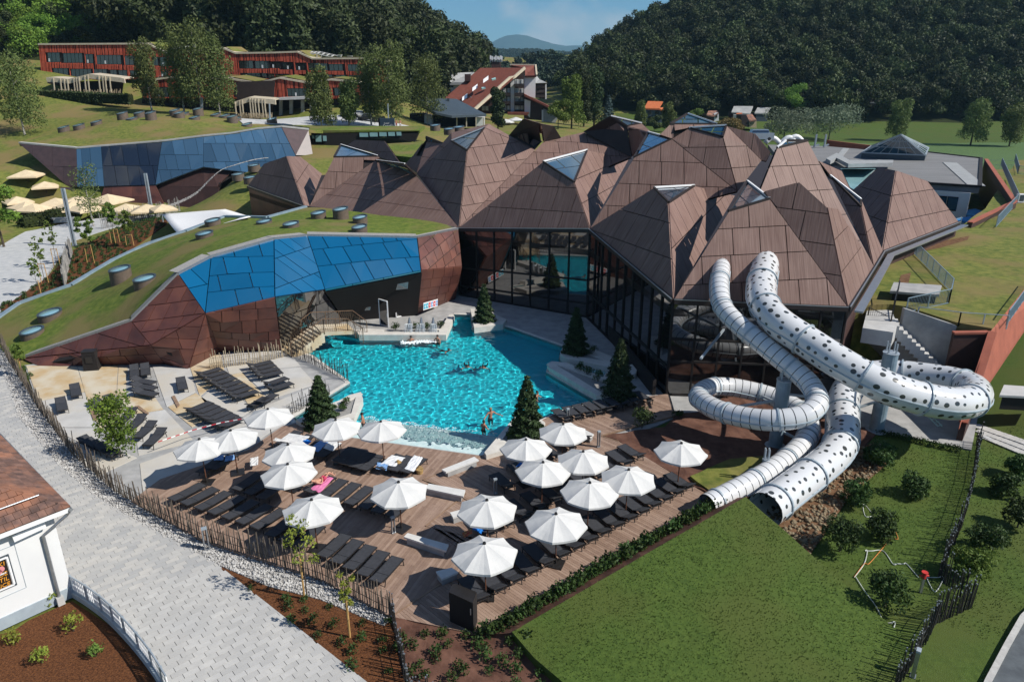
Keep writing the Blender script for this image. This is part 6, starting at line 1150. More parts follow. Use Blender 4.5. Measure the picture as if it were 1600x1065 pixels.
for sx in (-1.6, 1.6):
 for sy in (-.95, .95): MB().tube([d + Vector((sx, sy - .1, .35)), d + Vector((sx, sy + .1, .35))], .36, 10).build('wheel', MT['tyre'], v_)
def wall_thing(name, lab, pts, th, mat, cap=None, cat='wall'):
 """pts: list of (top point, bottom z)"""
 t = thing(name, lab, cat, (pts[0][0].x, pts[0][0].y, pts[0][1])); b = MB()
 for (p, z0), (q_, z1) in zip(pts, pts[1:]):
  d = q_ - p; d.z = 0; d.normalize(); n_ = Vector((-d.y, d.x, 0)) * th; b.add([Vector((p.x, p.y, z0)), Vector((q_.x, q_.y, z1)), q_, p] + [x + n_ for x in (Vector((p.x, p.y, z0)), Vector((q_.x, q_.y, z1)), q_, p)], [(0, 1, 2, 3), (7, 6, 5, 4), (4, 5, 1, 0), (5, 6, 2, 1), (6, 7, 3, 2), (7, 4, 0, 3)])
 b.build('wall_body', MT[mat], t)
 if cap:
  b = MB()
  for (p, _), (q_, _2) in zip(pts, pts[1:]): d = q_ - p; d.z = 0; d.normalize(); n_ = Vector((-d.y, d.x, 0)) * th / 2; b.bar(p + n_ + Vector((0, 0, .05)), q_ + n_ + Vector((0, 0, .05)), th + .14, .14)
  b.build('wall_cap', MT[cap], t)
 return t
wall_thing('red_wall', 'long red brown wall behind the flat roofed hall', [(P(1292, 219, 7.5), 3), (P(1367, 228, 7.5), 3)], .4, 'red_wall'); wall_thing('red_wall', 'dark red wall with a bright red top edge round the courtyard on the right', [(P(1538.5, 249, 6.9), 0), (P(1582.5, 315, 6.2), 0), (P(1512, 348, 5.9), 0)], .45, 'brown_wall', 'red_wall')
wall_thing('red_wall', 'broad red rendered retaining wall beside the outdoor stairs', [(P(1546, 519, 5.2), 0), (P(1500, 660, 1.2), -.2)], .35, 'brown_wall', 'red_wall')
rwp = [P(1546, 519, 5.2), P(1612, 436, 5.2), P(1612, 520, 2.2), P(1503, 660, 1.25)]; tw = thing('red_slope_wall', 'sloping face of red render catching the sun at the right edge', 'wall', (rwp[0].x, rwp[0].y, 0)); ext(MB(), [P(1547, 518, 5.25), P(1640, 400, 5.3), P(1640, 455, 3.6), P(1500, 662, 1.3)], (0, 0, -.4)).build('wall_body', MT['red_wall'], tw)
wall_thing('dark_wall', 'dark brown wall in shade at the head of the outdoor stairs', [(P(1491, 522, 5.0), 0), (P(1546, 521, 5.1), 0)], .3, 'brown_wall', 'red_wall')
ST = thing('outdoor_stairs', 'pale outdoor stair flight with a concrete side wall right of the folded roof', 'stairs', P(1440, 560, 1.5))
ns = 13; s0, s1 = P(1398, 508, 5.0), P(1484, 590, 1.6); dv = s1 - s0; ddir = Vector((dv.x, dv.y, 0)).normalized(); pr = Vector((-ddir.y, ddir.x, 0))
if pr.y < 0: pr = -pr
for i in range(ns):
 p = s0 + dv * ((i + .5) / ns); MB().box((p.x + pr.x * .9, p.y + pr.y * .9, p.z - .35), (Vector((dv.x, dv.y, 0)).length / ns + .02, 1.8, .9), math.atan2(ddir.y, ddir.x)).build('step', MT['concrete_pale'], ST)
w0, w1 = P(1414, 482, 6.0), P(1495, 509, 5.2); wb = MB(); lo0, lo1 = Vector((w0.x, w0.y, 1.0)), Vector((w1.x, w1.y, 1.0)); ext(wb, [lo0, lo1, w1, w0], (0, .35, 0)); wb.build('side_wall', MT['concrete'], ST)
MB().prism([tuple(P(x, y, 5.0)[:2]) for x, y in ((1348, 512), (1356, 480), (1392, 481), (1402, 508), (1396, 519))], 3.9, 5.0).build('landing', MT['concrete_pale'], ST)
MB().prism([tuple(P(x, y, 1.5)[:2]) for x, y in ((1478, 560), (1530, 560), (1525, 600), (1480, 596))], -.1, 1.5).build('landing', MT['concrete_pale'], ST)
ext(MB(), [P(1345, 560, .02), P(1350, 514, 4.0), P(1400, 520, 4.3), P(1484, 598, 1.0), P(1470, 640, .02)], (0, .3, 0)).build('under_wall', MT['concrete'], ST)
def frame_fence(name, lab, pts, h, mat, step=2.0, mesh=True, cat='fence', rails=(1.0, .05), wires=9, group=None):
 t = thing(name, lab, cat, pts[0], 0, group)
 for (p, q_) in zip(pts, pts[1:]):
  n = max(1, round((q_ - p).length / step))
  for i in range(n):
   a, c = p.lerp(q_, i / n), p.lerp(q_, (i + 1) / n)
   MB().bar(a, a + Vector((0, 0, h)), .07).build('post', MT[mat], t)
   b = MB()
   for r in rails: b.bar(a + Vector((0, 0, h * r)), c + Vector((0, 0, h * r)), .05)
   pnl = b.build('fence_panel', MT[mat], t)
   if mesh:
    b = MB(); m_ = max(4, int((c - a).length / .16))
    for k in range(1, m_): s = a.lerp(c, k / m_); b.bar(s + Vector((0, 0, h * .05)), s + Vector((0, 0, h)), .018)
    b.build('mesh_wires', MT[mat], pnl, kind='stuff')
  MB().bar(q_, q_ + Vector((0, 0, h)), .07).build('post', MT[mat], t)
 return t
frame_fence('frame_fence', 'tall dark framed fence in front of the outdoor stairs', [P(1350, 528, 3.2), P(1393, 548, 2.3), P(1420, 562, 1.9), P(1448, 575, 1.5), P(1484, 600, .6)], 2.4, 'frame_black', 2.4)
frame_fence('frame_fence', 'dark wire fence panel standing askew by the stair head', [P(1392, 502, 5.0), P(1400, 470, 5.4)], 1.6, 'frame_black', 2.0)
frame_fence('frame_fence', 'pale framed fence running down beside the dark wall', [P(1545, 545, 2.6), P(1524, 612, .8)], 2.2, 'wood_pale', 1.2)
frame_fence('steel_fence', 'grey steel mesh fence making a sharp corner on the raised lawn', [P(1417, 385, 5.45), P(1486, 457, 5.45), P(1482, 474, 5.4), P(1415, 489, 5.3)], 1.15, 'steel_blue', 2.0)
frame_fence('steel_fence', 'steel railing along the eave of the folded roof', [P(1380, 402, 5.5), P(1420, 384, 5.5), P(1460, 368, 5.5), P(1500, 353, 5.5)], 1.0, 'steel_blue', 2.2, mesh=False, rails=(1, .5, .05))
frame_fence('steel_fence', 'steel fence bent along the red wall at the right edge', [P(1572, 508, 5.1), P(1612, 452, 5.2)], 1.1, 'steel_blue', 1.5); frame_fence('steel_fence', 'thin wire fence across the lower end of the dry lawn', [P(1432, 500, 5.2), P(1497, 509, 5.2), P(1572, 514, 5.1)], 1.0, 'steel', 2.0, mesh=False, rails=(1,))
frame_fence('steel_fence', 'grey mesh fence following the courtyard wall on the raised lawn', [P(1564, 258, 5.6), P(1589, 318, 5.5), P(1556, 355, 5.5)], 1.3, 'steel_blue', 2.2); frame_fence('steel_fence', 'mesh fence in the far corner of the raised lawn', [P(1585, 252, 5.6), P(1590, 272, 5.6), P(1640, 280, 5.6)], 1.4, 'steel_blue', 2.2)
ff = [D(1250, 222, 205), D(1340, 224, 200), D(1430, 230, 190), D(1530, 245, 175), D(1640, 256, 168)]; ff = [Vector((p.x, p.y, hz(p.x, p.y))) for p in ff]; frame_fence('wire_fence', 'long thin wire fence along the crop field behind the hall', ff, 2.0, 'steel', 5.0, mesh=False, rails=(1, .5))
for pts, lab in (([(1396, 444), (1471, 449), (1467, 464), (1390, 458)], 'pale concrete slab platform lying on the raised lawn'),):
 p4 = [P(x, y, 6.0) for x, y in pts]; t = thing('concrete_bench', lab, 'platform', (p4[0].x, p4[0].y, 5.5)); ext(MB(), p4, (0, 0, .18)).build('slab', MT['concrete'], t); ext(MB(), [p.lerp(sum(p4, Vector()) / 4, .12) for p in p4], (0, 0, -.6)).build('base', MT['joint_dark'], t)
p4 = [P(x, y, 2.2) for x, y in ((1568, 604), (1640, 609), (1640, 624), (1561, 620))]; t = thing('concrete_bench', 'pale concrete slab on the lower lawn at the right edge', 'platform', (p4[0].x, p4[0].y, 1.5)); ext(MB(), p4, (0, 0, .15)).build('slab', MT['concrete_pale'], t); ext(MB(), [p.lerp(sum(p4, Vector()) / 4, .12) for p in p4], (0, 0, -.9)).build('base', MT['joint_dark'], t)
p_ = P(1593, 316, 5.5); t = thing('white_cabinet', 'small white cabinet standing on the raised lawn by the fence corner', 'cabinet', p_); MB().box(p_ + Vector((0, 0, .55)), (.9, .6, 1.1)).build('body', MT['white_trim'], t); MB().box(p_ + Vector((.0, -.02, .6)), (.6, .6, .8)).build('door', MT['roof_slate'], t)
d0 = D(606, 203, 150); SGW = thing('hotel_sign', 'dark blue slab sign with white hotel lettering beside the drive', 'sign', d0)
sw, sh = 20.5 / 1140 * 157, 14.5 / 1140 * 157
MB().box(d0 + Vector((0, 0, sh / 2)), (sw, .7, sh + .4)).build('slab', MT['sign_blue'], SGW); MB().box(d0 + Vector((-sw / 2 - .15, .2, sh / 2)), (.3, .9, sh + .5)).build('end_panel', MT['joint_dark'], SGW)
def text(s, size, loc, rot, mat, name, parent, shear=0.0, origin=None, extr=.01, align='CENTER', sx=1.0):
 c = bpy.data.curves.new(name, 'FONT'); c.body = s; c.size = size; c.extrude = extr; c.align_x = align; c.shear = shear
 o = bpy.data.objects.new(name, c); COL.objects.link(o); dg = bpy.context.evaluated_depsgraph_get(); me = bpy.data.meshes.new_from_object(o.evaluated_get(dg)); bpy.data.objects.remove(o)
 m = bpy.data.objects.new(name, me); me.materials.clear(); me.materials.append(MT[mat]); COL.objects.link(m); og = WL.get(parent.name, Vector()) if parent else Vector(); m.parent = parent; m.location = Vector(loc) - og; m.rotation_euler = rot; m.scale = (sx, 1, 1); return m
text('hotel', .5, d0 + Vector((-.15, -.37, sh * .56)), (R(90), 0, 0), 'letter_white', 'lettering', SGW, .2); text('Sotelia', .85, d0 + Vector((.1, -.37, sh * .24)), (R(90), R(-4), 0), 'letter_white', 'lettering', SGW, .35, sx=.95)
drv = [tuple(D(x, y, Y)[:2]) for x, y, Y in ((350, 186, 169), (430, 184, 170), (490, 181, 172), (650, 176, 176), (655, 186, 166), (600, 190, 160), (480, 192, 158), (420, 196, 154), (380, 200, 150))]
tag(sheet('drive', drv, lambda x, y: hz(x, y) + .12, MT['path_far'], 4, .2), 'pale drive and yard in front of the red hotel', kind='structure')
def car(px, py, Y, rz, mat, lab):
 d = D(px, py, Y); d.z = hz(d.x, d.y) + .12; t = thing('parked_car', lab, 'car', d, rz, 'cars parked before the red hotel'); b = MB(); b.box((0, 0, .62), (4.3, 1.75, .62)); b.box((-.2, 0, 1.15), (2.5, 1.6, .55), top=.75); b.build('body', MT[mat], t, origin=(0, 0, 0)); MB().box((-.2, 0, 1.14), (2.52, 1.62, .36), top=.83).build('window', MT['window_dark'], t, origin=(0, 0, 0))
 for sx in (-1.35, 1.35):
  for sy in (-.82, .82): MB().tube([(sx, sy - .1, .33), (sx, sy + .1, .33)], .33, 10).build('wheel', MT['tyre'], t, origin=(0, 0, 0))
for a in ((575, 184, 170, .1, 'car_dark', 'dark car parked under the trees, left of the blue sign'), (595, 183, 171, .2, 'car_dark', 'dark car parked directly behind the blue sign'), (548, 181, 172, .1, 'car_white', 'pale car half hidden behind the small birch'), (562, 180, 173, .15, 'car_silver', 'silver car between the pale car and the dark cars')): car(*a)
for px, py0, py1, Y, w, lab in ((421, 162, 192, 156, .30, 'pale blue lamp mast beside the drive'), (316, 152, 183, 160, .35, 'tall blue lamp mast before the birches, right one of the pair'), (313, 160, 183, 160.5, .28, 'slanted pale mast before the birches, left one of the pair'), (582, 158, 178, 168, .3, 'white lamp mast among the parked cars'), (606, 162, 186, 155, .3, 'blue lamp mast just behind the blue sign')):
 b = MB().bar(D(px, py0, Y), D(px + (3 if px == 313 else 1), py1, Y), w, w * .6); tag(b.build('lamp_mast', MT['steel'], None, D(px, py1, Y)), lab, 'lamp post')
gt_ = [tuple(D(x, y, Y)[:2]) for x, y, Y in ((618, 201, 150), (636, 191, 160), (658, 203, 150), (628, 203.5, 146))]; tag(sheet('gravel_slope', gt_, lambda x, y: hz(x, y) + .25, MT['gravel_bed'], 2, .2), 'grey stone slope beside the blue sign', kind='structure')
# -- water slides
def slide(name, label, ctrlp, rad, mat, joints, strut=None):
 pts = spline([P(*c) for c in ctrlp], 10); t = thing(name, label, 'water slide', (pts[-1].x, pts[-1].y, 0)); n = 24; b = MB(); b.uv = []; acc = 0; prev = None; rings = []
 for i, p in enumerate(pts):
  if i: acc += (p - pts[i - 1]).length
  d = (pts[min(i + 1, len(pts) - 1)] - pts[max(i - 1, 0)]).normalized(); sx = d.cross(Vector((0, 0, 1))).normalized(); up = sx.cross(d); rings.append((p, d, sx, up, acc))
  for k in range(n + 1): a = 6.28318 * k / n - 1.5708; b.v.append(tuple(p + (sx * math.cos(a) + up * math.sin(a)) * rad)); b.uv.append((acc, a * rad))
 for i in range(len(pts) - 1):
  for k in range(n): q = i * (n + 1) + k; b.f.append((q, q + 1, q + n + 2, q + n + 1)); b.m.append(0)
 for i in (0, len(pts) - 1):
  pass
 b.build('tube', MT[mat], t, smooth=True); L = acc
 for j in range(joints + 1):
  s = L * (j + .35) / (joints + .6); k = min(range(len(rings)), key=lambda q: abs(rings[q][4] - s)); p, d, sx, up, _ = rings[k]; fb = MB(); m = 28
  for q, (rr_, o) in enumerate(((rad * .99, -.05), (rad * 1.085, -.05), (rad * 1.085, .05), (rad * .99, .05))):
   for a_ in range(m): a = 6.28318 * a_ / m; fb.v.append(tuple(p + d * o + (sx * math.cos(a) + up * math.sin(a)) * rr_))
  for q in range(3):
   for a_ in range(m): a2 = (a_ + 1) % m; fb.f.append((q * m + a_, q * m + a2, (q + 1) * m + a2, (q + 1) * m + a_)); fb.m.append(0)
  fb.build('flange', MT['flange'], t)
 for sgn in (-1, 1):                                # side seams where the half shells meet
  sb_ = MB(); sb_.tube([p + sx * rad * 1.01 * sgn - up * rad * .12 for p, d, sx, up, _ in rings[::3]], .045, 5); sb_.build('seam', MT['flange'], t)
 return t, rings
s1 = [(1128, 398, 9.5), (1127, 418, 9.1), (1124, 450, 8.4), (1131, 482, 7.6), (1160, 512, 6.9), (1203, 547, 6.0), (1246, 582, 5.1), (1268, 604, 4.6), (1277, 628, 4.2), (1258, 648, 3.8), (1212, 656, 3.5), (1165, 652, 3.2), (1118, 639, 3.0), (1092, 620, 2.8), (1106, 606, 2.6), (1136, 604, 2.4), (1172, 610, 2.2), (1208, 620, 2.0), (1242, 636, 1.8), (1262, 656, 1.65), (1264, 676, 1.5), (1248, 700, 1.3), (1216, 727, 1.1), (1176, 752, .95), (1134, 774, .8), (1105, 789, .7)]
slide('striped_slide', 'white tube slide with dark rings, coiled once round its pylon', s1, .62, 'slide_rings', 15)
s2 = [(1195, 392, 9.7), (1195, 416, 9.2), (1190, 446, 8.6), (1193, 474, 8.1), (1216, 503, 7.6), (1260, 533, 6.9), (1318, 570, 6.1), (1380, 603, 5.3), (1440, 622, 4.6), (1490, 630, 4.2), (1520, 624, 3.9), (1520, 608, 3.7), (1490, 597, 3.5), (1450, 590, 3.3), (1405, 585, 3.1), (1362, 586, 2.9), (1331, 600, 2.6), (1318, 624, 2.3), (1317, 654, 2.0), (1316, 684, 1.75), (1303, 710, 1.5), (1274, 736, 1.25), (1232, 768, 1.05), (1196, 796, .95)]
slide('dotted_slide', 'wide white tube slide with black polka dots and a flat loop', s2, .95, 'slide_dots', 13)
for px, py, z, r, lab in ((1127.5, 411, 9.25, .72, 'dark collar where the striped slide leaves the roof'), (1195, 409, 9.35, 1.08, 'dark collar where the dotted slide leaves the roof')):
 p = P(px, py, z); b = MB(); b.tube([p + Vector((r * math.cos(a), 0, r * math.sin(a) + .0)) for a in np.linspace(-.3, math.pi + .3, 15)], .09, 6); b.build('slide_collar', MT['joint_dark'], SPA)
def pylon(px, py, top, r, lab, arms=()):
 base = P(px, py, 0.0); t = thing('slide_pylon', lab, 'pylon', base, 0, 'steel pylons carrying the slides'); MB().cyl(base, r, top, 18).build('column', MT['steel_blue'], t, smooth=False); b = MB().cyl(base + Vector((0, 0, top)), r * 1.08, .06, 18); b.build('top_plate', MT['steel'], t)
 for k in range(4): a = k * 1.57 + .6; MB().bar(base + Vector((r * .7 * math.cos(a), r * .7 * math.sin(a), top)), base + Vector((r * .7 * math.cos(a), r * .7 * math.sin(a), top + .7)), .08).build('top_rod', MT['steel'], t)
 MB().cyl(base, r * 1.5, .08, 18).build('base_plate', MT['steel'], t)
 for q in arms: b = MB().bar(base + Vector((0, 0, q[3])), P(q[0], q[1], q[2]), .13); b.build('bracket', MT['steel'], t)
pylon(1140, 590, 7.1, .36, 'tall slim steel pylon between the two slide mouths', [(1128, 490, 7.2, 6.3), (1215, 508, 6.9, 6.3), (1205, 550, 5.2, 4.6), (1095, 560, 5, 5.2)])
pylon(1211, 697, 4.5, .42, 'steel pylon in the middle of the striped coil', [(1266, 620, 3.9, 3.6), (1120, 640, 2.3, 3.2), (1175, 612, 1.6, 2.9), (1255, 690, .9, 1.2)])
pylon(1369, 672, 5.4, .45, 'steel pylon inside the flat loop of the dotted slide', [(1385, 606, 4.2, 4.6), (1420, 588, 2.8, 4.0), (1455, 630, 3.9, 3.8), (1330, 640, 1.6, 2.2)])
pylon(1192, 757, 1.6, .2, 'short steel stub post between the two slide tails', [(1215, 728, .6, 1.2)])
t = thing('slide_brace', 'small steel lattice brace hanging under the loop of the dotted slide', 'brace', P(1458, 655, 3.0)); b = MB(); a, c_ = P(1440, 640, 3.6), P(1465, 665, 2.6)
for dx in (0, .25): b.bar(a + Vector((dx, 0, 0)), c_ + Vector((dx, 0, 0)), .07)
for k in range(6): b.bar(a.lerp(c_, k / 5), a.lerp(c_, k / 5) + Vector((.25, 0, .1)), .05)
b.build('lattice', MT['steel'], t)
# -- umbrellas
def make_umbrella(seed):
 rr = random.Random(seed); t = thing('sun_umbrella', 'white umbrella', 'umbrella'); rad, zt, zr_ = 1.46, 2.78, 2.22; n = 8; b = MB()
 ang = [2 * math.pi * k / n + .2 for k in range(n)]; sub = 4
 ringv = []
 for j, (f, sag) in enumerate(((0.03, 0), (0.35, 0.0), (0.68, 0.0), (1.0, 0.0))):
  row = []
  for k in range(n):
   for s_ in range(sub):
    u = s_ / sub; a = ang[k]; c = ang[(k + 1) % n]; p = Vector((math.cos(a), math.sin(a), 0)).lerp(Vector((math.cos(c), math.sin(c), 0)), u); dip = math.sin(math.pi * u) * .055 * f; w = rr.uniform(-.007, .007) * f
    row.append((p.x * rad * f * (1 - dip * .4), p.y * rad * f * (1 - dip * .4), zt - (zt - zr_) * f ** .97 - dip + w + .03 * math.sin(f * 3.1)))
  ringv.append(row)
 m = n * sub
 for row in ringv: b.v += row
 for j in range(3):
  for k in range(m): k2 = (k + 1) % m; b.f.append((j * m + k, (j + 1) * m + k, (j + 1) * m + k2, j * m + k2)); b.m.append(0)
 k0 = len(b.v); b.v += [(x * 1.005, y * 1.005, z - .10) for x, y, z in ringv[3]]
 for k in range(m): k2 = (k + 1) % m; b.f.append((3 * m + k, k0 + k, k0 + k2, 3 * m + k2)); b.m.append(0)
 b.build('canopy', MT['canvas'], t, origin=(0, 0, 0)); b = MB()
 for a in ang: b.bar((0, 0, zt - .06), (math.cos(a) * rad * .985, math.sin(a) * rad * .985, zr_ - .05), .025)
 b.build('ribs', MT['pole_wood'], t, origin=(0, 0, 0)); b = MB()
 for k in range(n): a = ang[k] + .39; pass
 MB().cyl((0, 0, zt - .03), .085, .09, 10, .06).build('cap', MT['frame_black'], t, origin=(0, 0, 0)); MB().cyl((0, 0, .02), .03, zt - .05, 10).build('pole', MT['pole_wood'], t, origin=(0, 0, 0))
 bb = MB().box((0, 0, .03), (.75, .75, .06)); bb.build('base_plate', MT['frame_black'], t, origin=(0, 0, 0)); MB().cyl((0, 0, .06), .055, .3, 10).build('base_tube', MT['frame_black'], t, origin=(0, 0, 0))
 return t
UM = [(312, 685.5, 'white umbrella farthest left, over the towels at the edge of the pale terrace'), (361.6, 671, 'white umbrella right behind the leftmost one, its edge overlapping it'), (418.6, 638, 'white umbrella at the foot of the long lounger rows, beside the pool fence'), (450.7, 694, 'white umbrella half hidden behind the one with the pink towel'), (451, 724, 'large white umbrella over the bather on the pink towel'), (525.5, 654.5, 'white umbrella by the left conifer at the shallow end of the pool'), (595.6, 658, 'white umbrella right at the shallow pool edge, a bather standing at its left'), (622.7, 751, 'white umbrella above the empty loungers in the middle of the deck, its canvas creased'), (488, 780, 'white umbrella nearest to the stake fence, above the saplings'), (879.7, 662, 'white umbrella next to the row of loungers along the right pool edge'), (821.4, 686.8, 'white umbrella beside the right conifer, above the blue towels'), (912, 705, 'small looking white umbrella between the right rows, a black scribble on it'),
      (847, 721.6, 'white umbrella over the middle lounger row, left of the two largest'), (981.5, 732, 'white umbrella at the right end of the cluster, next to the lone one'), (920.5, 753, 'white umbrella in the centre of the right cluster, overlapped by its neighbours'), (761.5, 780, 'white umbrella above the sunbather with the blue towel'), (870.5, 801.7, 'big white umbrella over the row along the lawn edge, front one of the right cluster'), (758, 848.6, 'nearest white umbrella, at the deck corner by the dark box'), (1064.7, 691, 'lone white umbrella standing apart on the right, by the brown fabric ground')]
protos = [make_umbrella(1), make_umbrella(2), make_umbrella(3)]
for i, (px, py, lab) in enumerate(UM):
 z0 = .10 if px < 660 else .12
 if px < 330: z0 = .06
 p = P(px, py, 2.80 + z0); rz = 0.37 * i; loc = (p.x, p.y, z0); o = place(protos[i], loc, rz, 1.0, lab) if i < 3 else dup(protos[i % 3], loc, rz, lab)
 o['group'] = 'white sun umbrellas on the deck'; o.rotation_euler = (random.uniform(-.022, .022), random.uniform(-.022, .022), rz)
def big_umbrella(label, loc, w, h, mat, cat='umbrella', name='terrace_umbrella', group=None, n=4, rz=.3):
 t = thing(name, label, cat, loc, rz, group); b = MB(); v = [(0, 0, h)] + [(w * math.cos(2 * math.pi * k / n + .785), w * math.sin(2 * math.pi * k / n + .785), h - w * .30) for k in range(n)]; v += [(x, y, z - .22) for x, y, z in v[1:]]
 b.add(v, [(0, 1 + k, 1 + (k + 1) % n) for k in range(n)] + [(1 + k, 1 + n + k, 1 + n + (k + 1) % n, 1 + (k + 1) % n) for k in range(n)]); b.build('canopy', MT[mat], t, origin=(0, 0, 0)); MB().cyl((0, 0, -.2), .06, h + .1, 8).build('pole', MT['bark'], t, origin=(0, 0, 0)); return t
for i, (px, py, Y, w, lab) in enumerate(((46, 293, 127, 3.9, 'cream umbrella nearest the brown wall, farthest back on the terrace'), (73, 301, 126, 3.4, 'small cream umbrella right of the farthest one on the terrace'), (27, 312, 121, 3.4, 'cream umbrella behind the leafy tree at the left edge'), (40, 316, 119, 3.6, 'cream umbrella second from the left in the front terrace row'), (52, 320, 117, 3.6, 'cream umbrella with a fluttering edge at the hedge'), (86, 309, 121, 4.2, 'cream umbrella left of the tall lamp mast on the terrace'), (120, 306, 121, 3.6, 'cream umbrella behind the thin birch on the terrace'), (113, 314, 118, 4.4, 'wide cream umbrella right of the tall lamp mast'), (133, 316, 117, 4.2, 'wide cream umbrella below the thin birch'), (168, 303, 120, 4.6, 'largest cream umbrella on the terrace, above the young trees'), (196, 318, 116, 3.6, 'low cream umbrella right of the largest one'), (228, 319, 114, 3.6, 'cream umbrella at the foot of the second lamp mast'), (254, 320, 113, 3.0, 'rightmost cream umbrella by the terrace fence'))):
 p = D(px, py, Y); z = max(hz(p.x, p.y), 0) - .1; big_umbrella(lab, (p.x, p.y, z), w * .82, max(p.z - z, 2.2), 'canvas_cream', group='cream umbrellas on the restaurant terrace', rz=.2 + i * .3)
for px, py, Y, lab in ((790, 186, 214, 'white umbrella on the white hotel terrace, left one'), (806, 183, 216, 'white umbrella on the white hotel terrace, right one')): p = D(px, py, Y); big_umbrella(lab, (p.x, p.y, p.z - 2.8), 2.6, 2.8, 'canvas', group='umbrellas on the white hotel terrace', n=6)
p = P(1488, 312, 3.4); big_umbrella('white umbrella before the white wall of the courtyard on the right', (p.x, p.y, .4), 2.6, 3.0, 'canvas', n=6)
p = P(1524, 326, 3.2); big_umbrella('blue umbrella in the red walled courtyard', (p.x, p.y, .4), 2.2, 2.8, 'canvas_blue', n=6); p = P(1516, 338, 3.0); big_umbrella('second blue umbrella, lower and partly behind the roof corner', (p.x, p.y, .3), 1.8, 2.7, 'canvas_blue', n=6)
# -- sun loungers
def make_lounger(back):
 """foot end at -y, head at +y; back: backrest angle"""
 t = thing('sun_lounger', 'black lounger', 'sun lounger'); W_, z = .66, .33; y0, yh, y1 = -1.02, .33, .98; ca, sa = math.cos(back), math.sin(back); L = y1 - yh; he = Vector((0, yh + L * ca, z + L * sa))
 b = MB().box((0, (y0 + yh) / 2, z + .012), (W_ - .04, yh - y0 - .03, .022)); b.build('seat', MT['sling'], t, origin=(0, 0, 0))
 b = MB().bar((0, yh + .01, z + .015), (0, he.y - .02, he.z + .015), W_ - .04, .022, up=(0, 0, 1)); b.build('backrest', MT['sling'], t, origin=(0, 0, 0))
 b = MB()
 for s in (-1, 1): b.bar((s * W_ / 2, y0, z), (s * W_ / 2, yh + .45, z), .035, .05); b.bar((s * (W_ / 2 - .01), yh, z + .02), (s * (W_ / 2 - .01), he.y, he.z), .03, .035)
 for y in (y0, -.4, yh): b.bar((-W_ / 2, y, z - .01), (W_ / 2, y, z - .01), .03)
 b.bar((-W_ / 2, he.y, he.z), (W_ / 2, he.y, he.z), .035); b.bar((-W_ / 2, yh + .45, z), (W_ / 2, yh + .45, z), .03); b.bar((-W_ / 2, y0 - .0, z - .06), (W_ / 2, y0, z - .06), .03)
 b.build('frame', MT['frame_black'], t, origin=(0, 0, 0))
 if back > .15: b = MB().bar((0, yh + .44, z), (0, yh + L * .62 * ca, z + L * .62 * sa), .40, .025); b.build('back_support', MT['frame_black'], t, origin=(0, 0, 0))
 for s in (-1, 1):
  for y, dy in ((y0 + .12, -.06), (yh + .28, .10)): MB().bar((s * W_ / 2, y, z), (s * W_ / 2, y + dy, 0), .035).build('leg', MT['frame_black'], t, origin=(0, 0, 0))
 return t
LPROTO = {}
def lounger(p, head, z, back, label, group):
 k = round(back, 2); rz = math.atan2(head.y, head.x) - math.pi / 2; loc = (p.x, p.y, z)
 if k not in LPROTO: LPROTO[k] = make_lounger(back); o = place(LPROTO[k], loc, rz, 1.0, label)
 else: o = dup(LPROTO[k], loc, rz, label)
 o['group'] = group; return o
def lounger_row(a, c, n, hd, z, back, where, group, end):
 """n loungers from sight line a to sight line c, head direction given by a pair of sight lines"""
 zz = z + .33; A, C_ = P(*a, zz), P(*c, zz); h = (P(*hd[1], zz) - P(*hd[0], zz)).normalized(); out = []
 for i in range(n):
  p = A.lerp(C_, i / max(1, n - 1)); lab = '%s lounger from the %s, in %s' % (_ORD[i], end, where) if n > 1 else where
  out.append(lounger(p, h + Vector((random.uniform(-.04, .04), random.uniform(-.04, .04), 0)), z, back, lab, group))
 return out
z_s = .035; zA, zB = .10, .12
RIGHT_HEAD = ((738, 915), (766, 950))
lounger_row((741, 921), (1062, 752), 16, RIGHT_HEAD, zB, .42, 'the long row by the lawn edge', 'loungers along the lawn edge', 'dark box')
lounger_row((757, 822), (987, 706), 11, RIGHT_HEAD, zB, .42, 'the middle row of the right deck', 'loungers in the middle row of the right deck', 'sunbather')
lounger_row((786, 752), (905, 679), 6, RIGHT_HEAD, zB, .42, 'the short row by the right conifer', 'loungers by the right conifer', 'left end')
lounger_row((878, 648), (1005, 620), 9, ((880, 640), (905, 660)), zB, .50, 'the row along the right pool edge', 'loungers along the right pool edge', 'conifer end')
FRONT_HEAD = ((530, 850), (500, 880))
lounger_row((522, 853), (604, 890), 5, FRONT_HEAD, zA, .12, 'the corner group of five by the stakes', 'loungers at the stake fence corner', 'saplings')
lounger_row((292, 769), (420, 811), 7, ((350, 780), (312, 802)), zA, .12, 'the row along the stake fence', 'loungers along the stake fence', 'pale terrace')
lounger_row((441, 822), (482, 838), 3, FRONT_HEAD, zA, .12, 'the shaded trio at the stake fence', 'shaded loungers at the stake fence', 'left')
lounger_row((500, 757), (626, 793), 7, ((560, 765), (530, 790)), zA, .12, 'the middle row of the left deck', 'loungers in the middle of the left deck', 'pink towel')
lounger_row((452, 684), (512, 703), 4, ((490, 690), (462, 712)), zA, .12, 'the towel covered group by the pool', 'towel covered loungers', 'left')
lounger_row((538, 711), (580, 723), 4, ((560, 705), (535, 727)), zA, .12, 'the shaded group under the pool edge umbrellas', 'shaded loungers by the pool', 'towels')
lounger_row((610, 722), (646, 727), 3, ((640, 715), (612, 737)), zA, .12, 'the group with the spotted towels', 'loungers with spotted towels', 'umbrella pole')
lounger_row((330, 727), (348, 722), 2, ((360, 710), (325, 735)), zA, .12, 'the pair with pale blue towels', 'pair of loungers with blue towels', 'left')
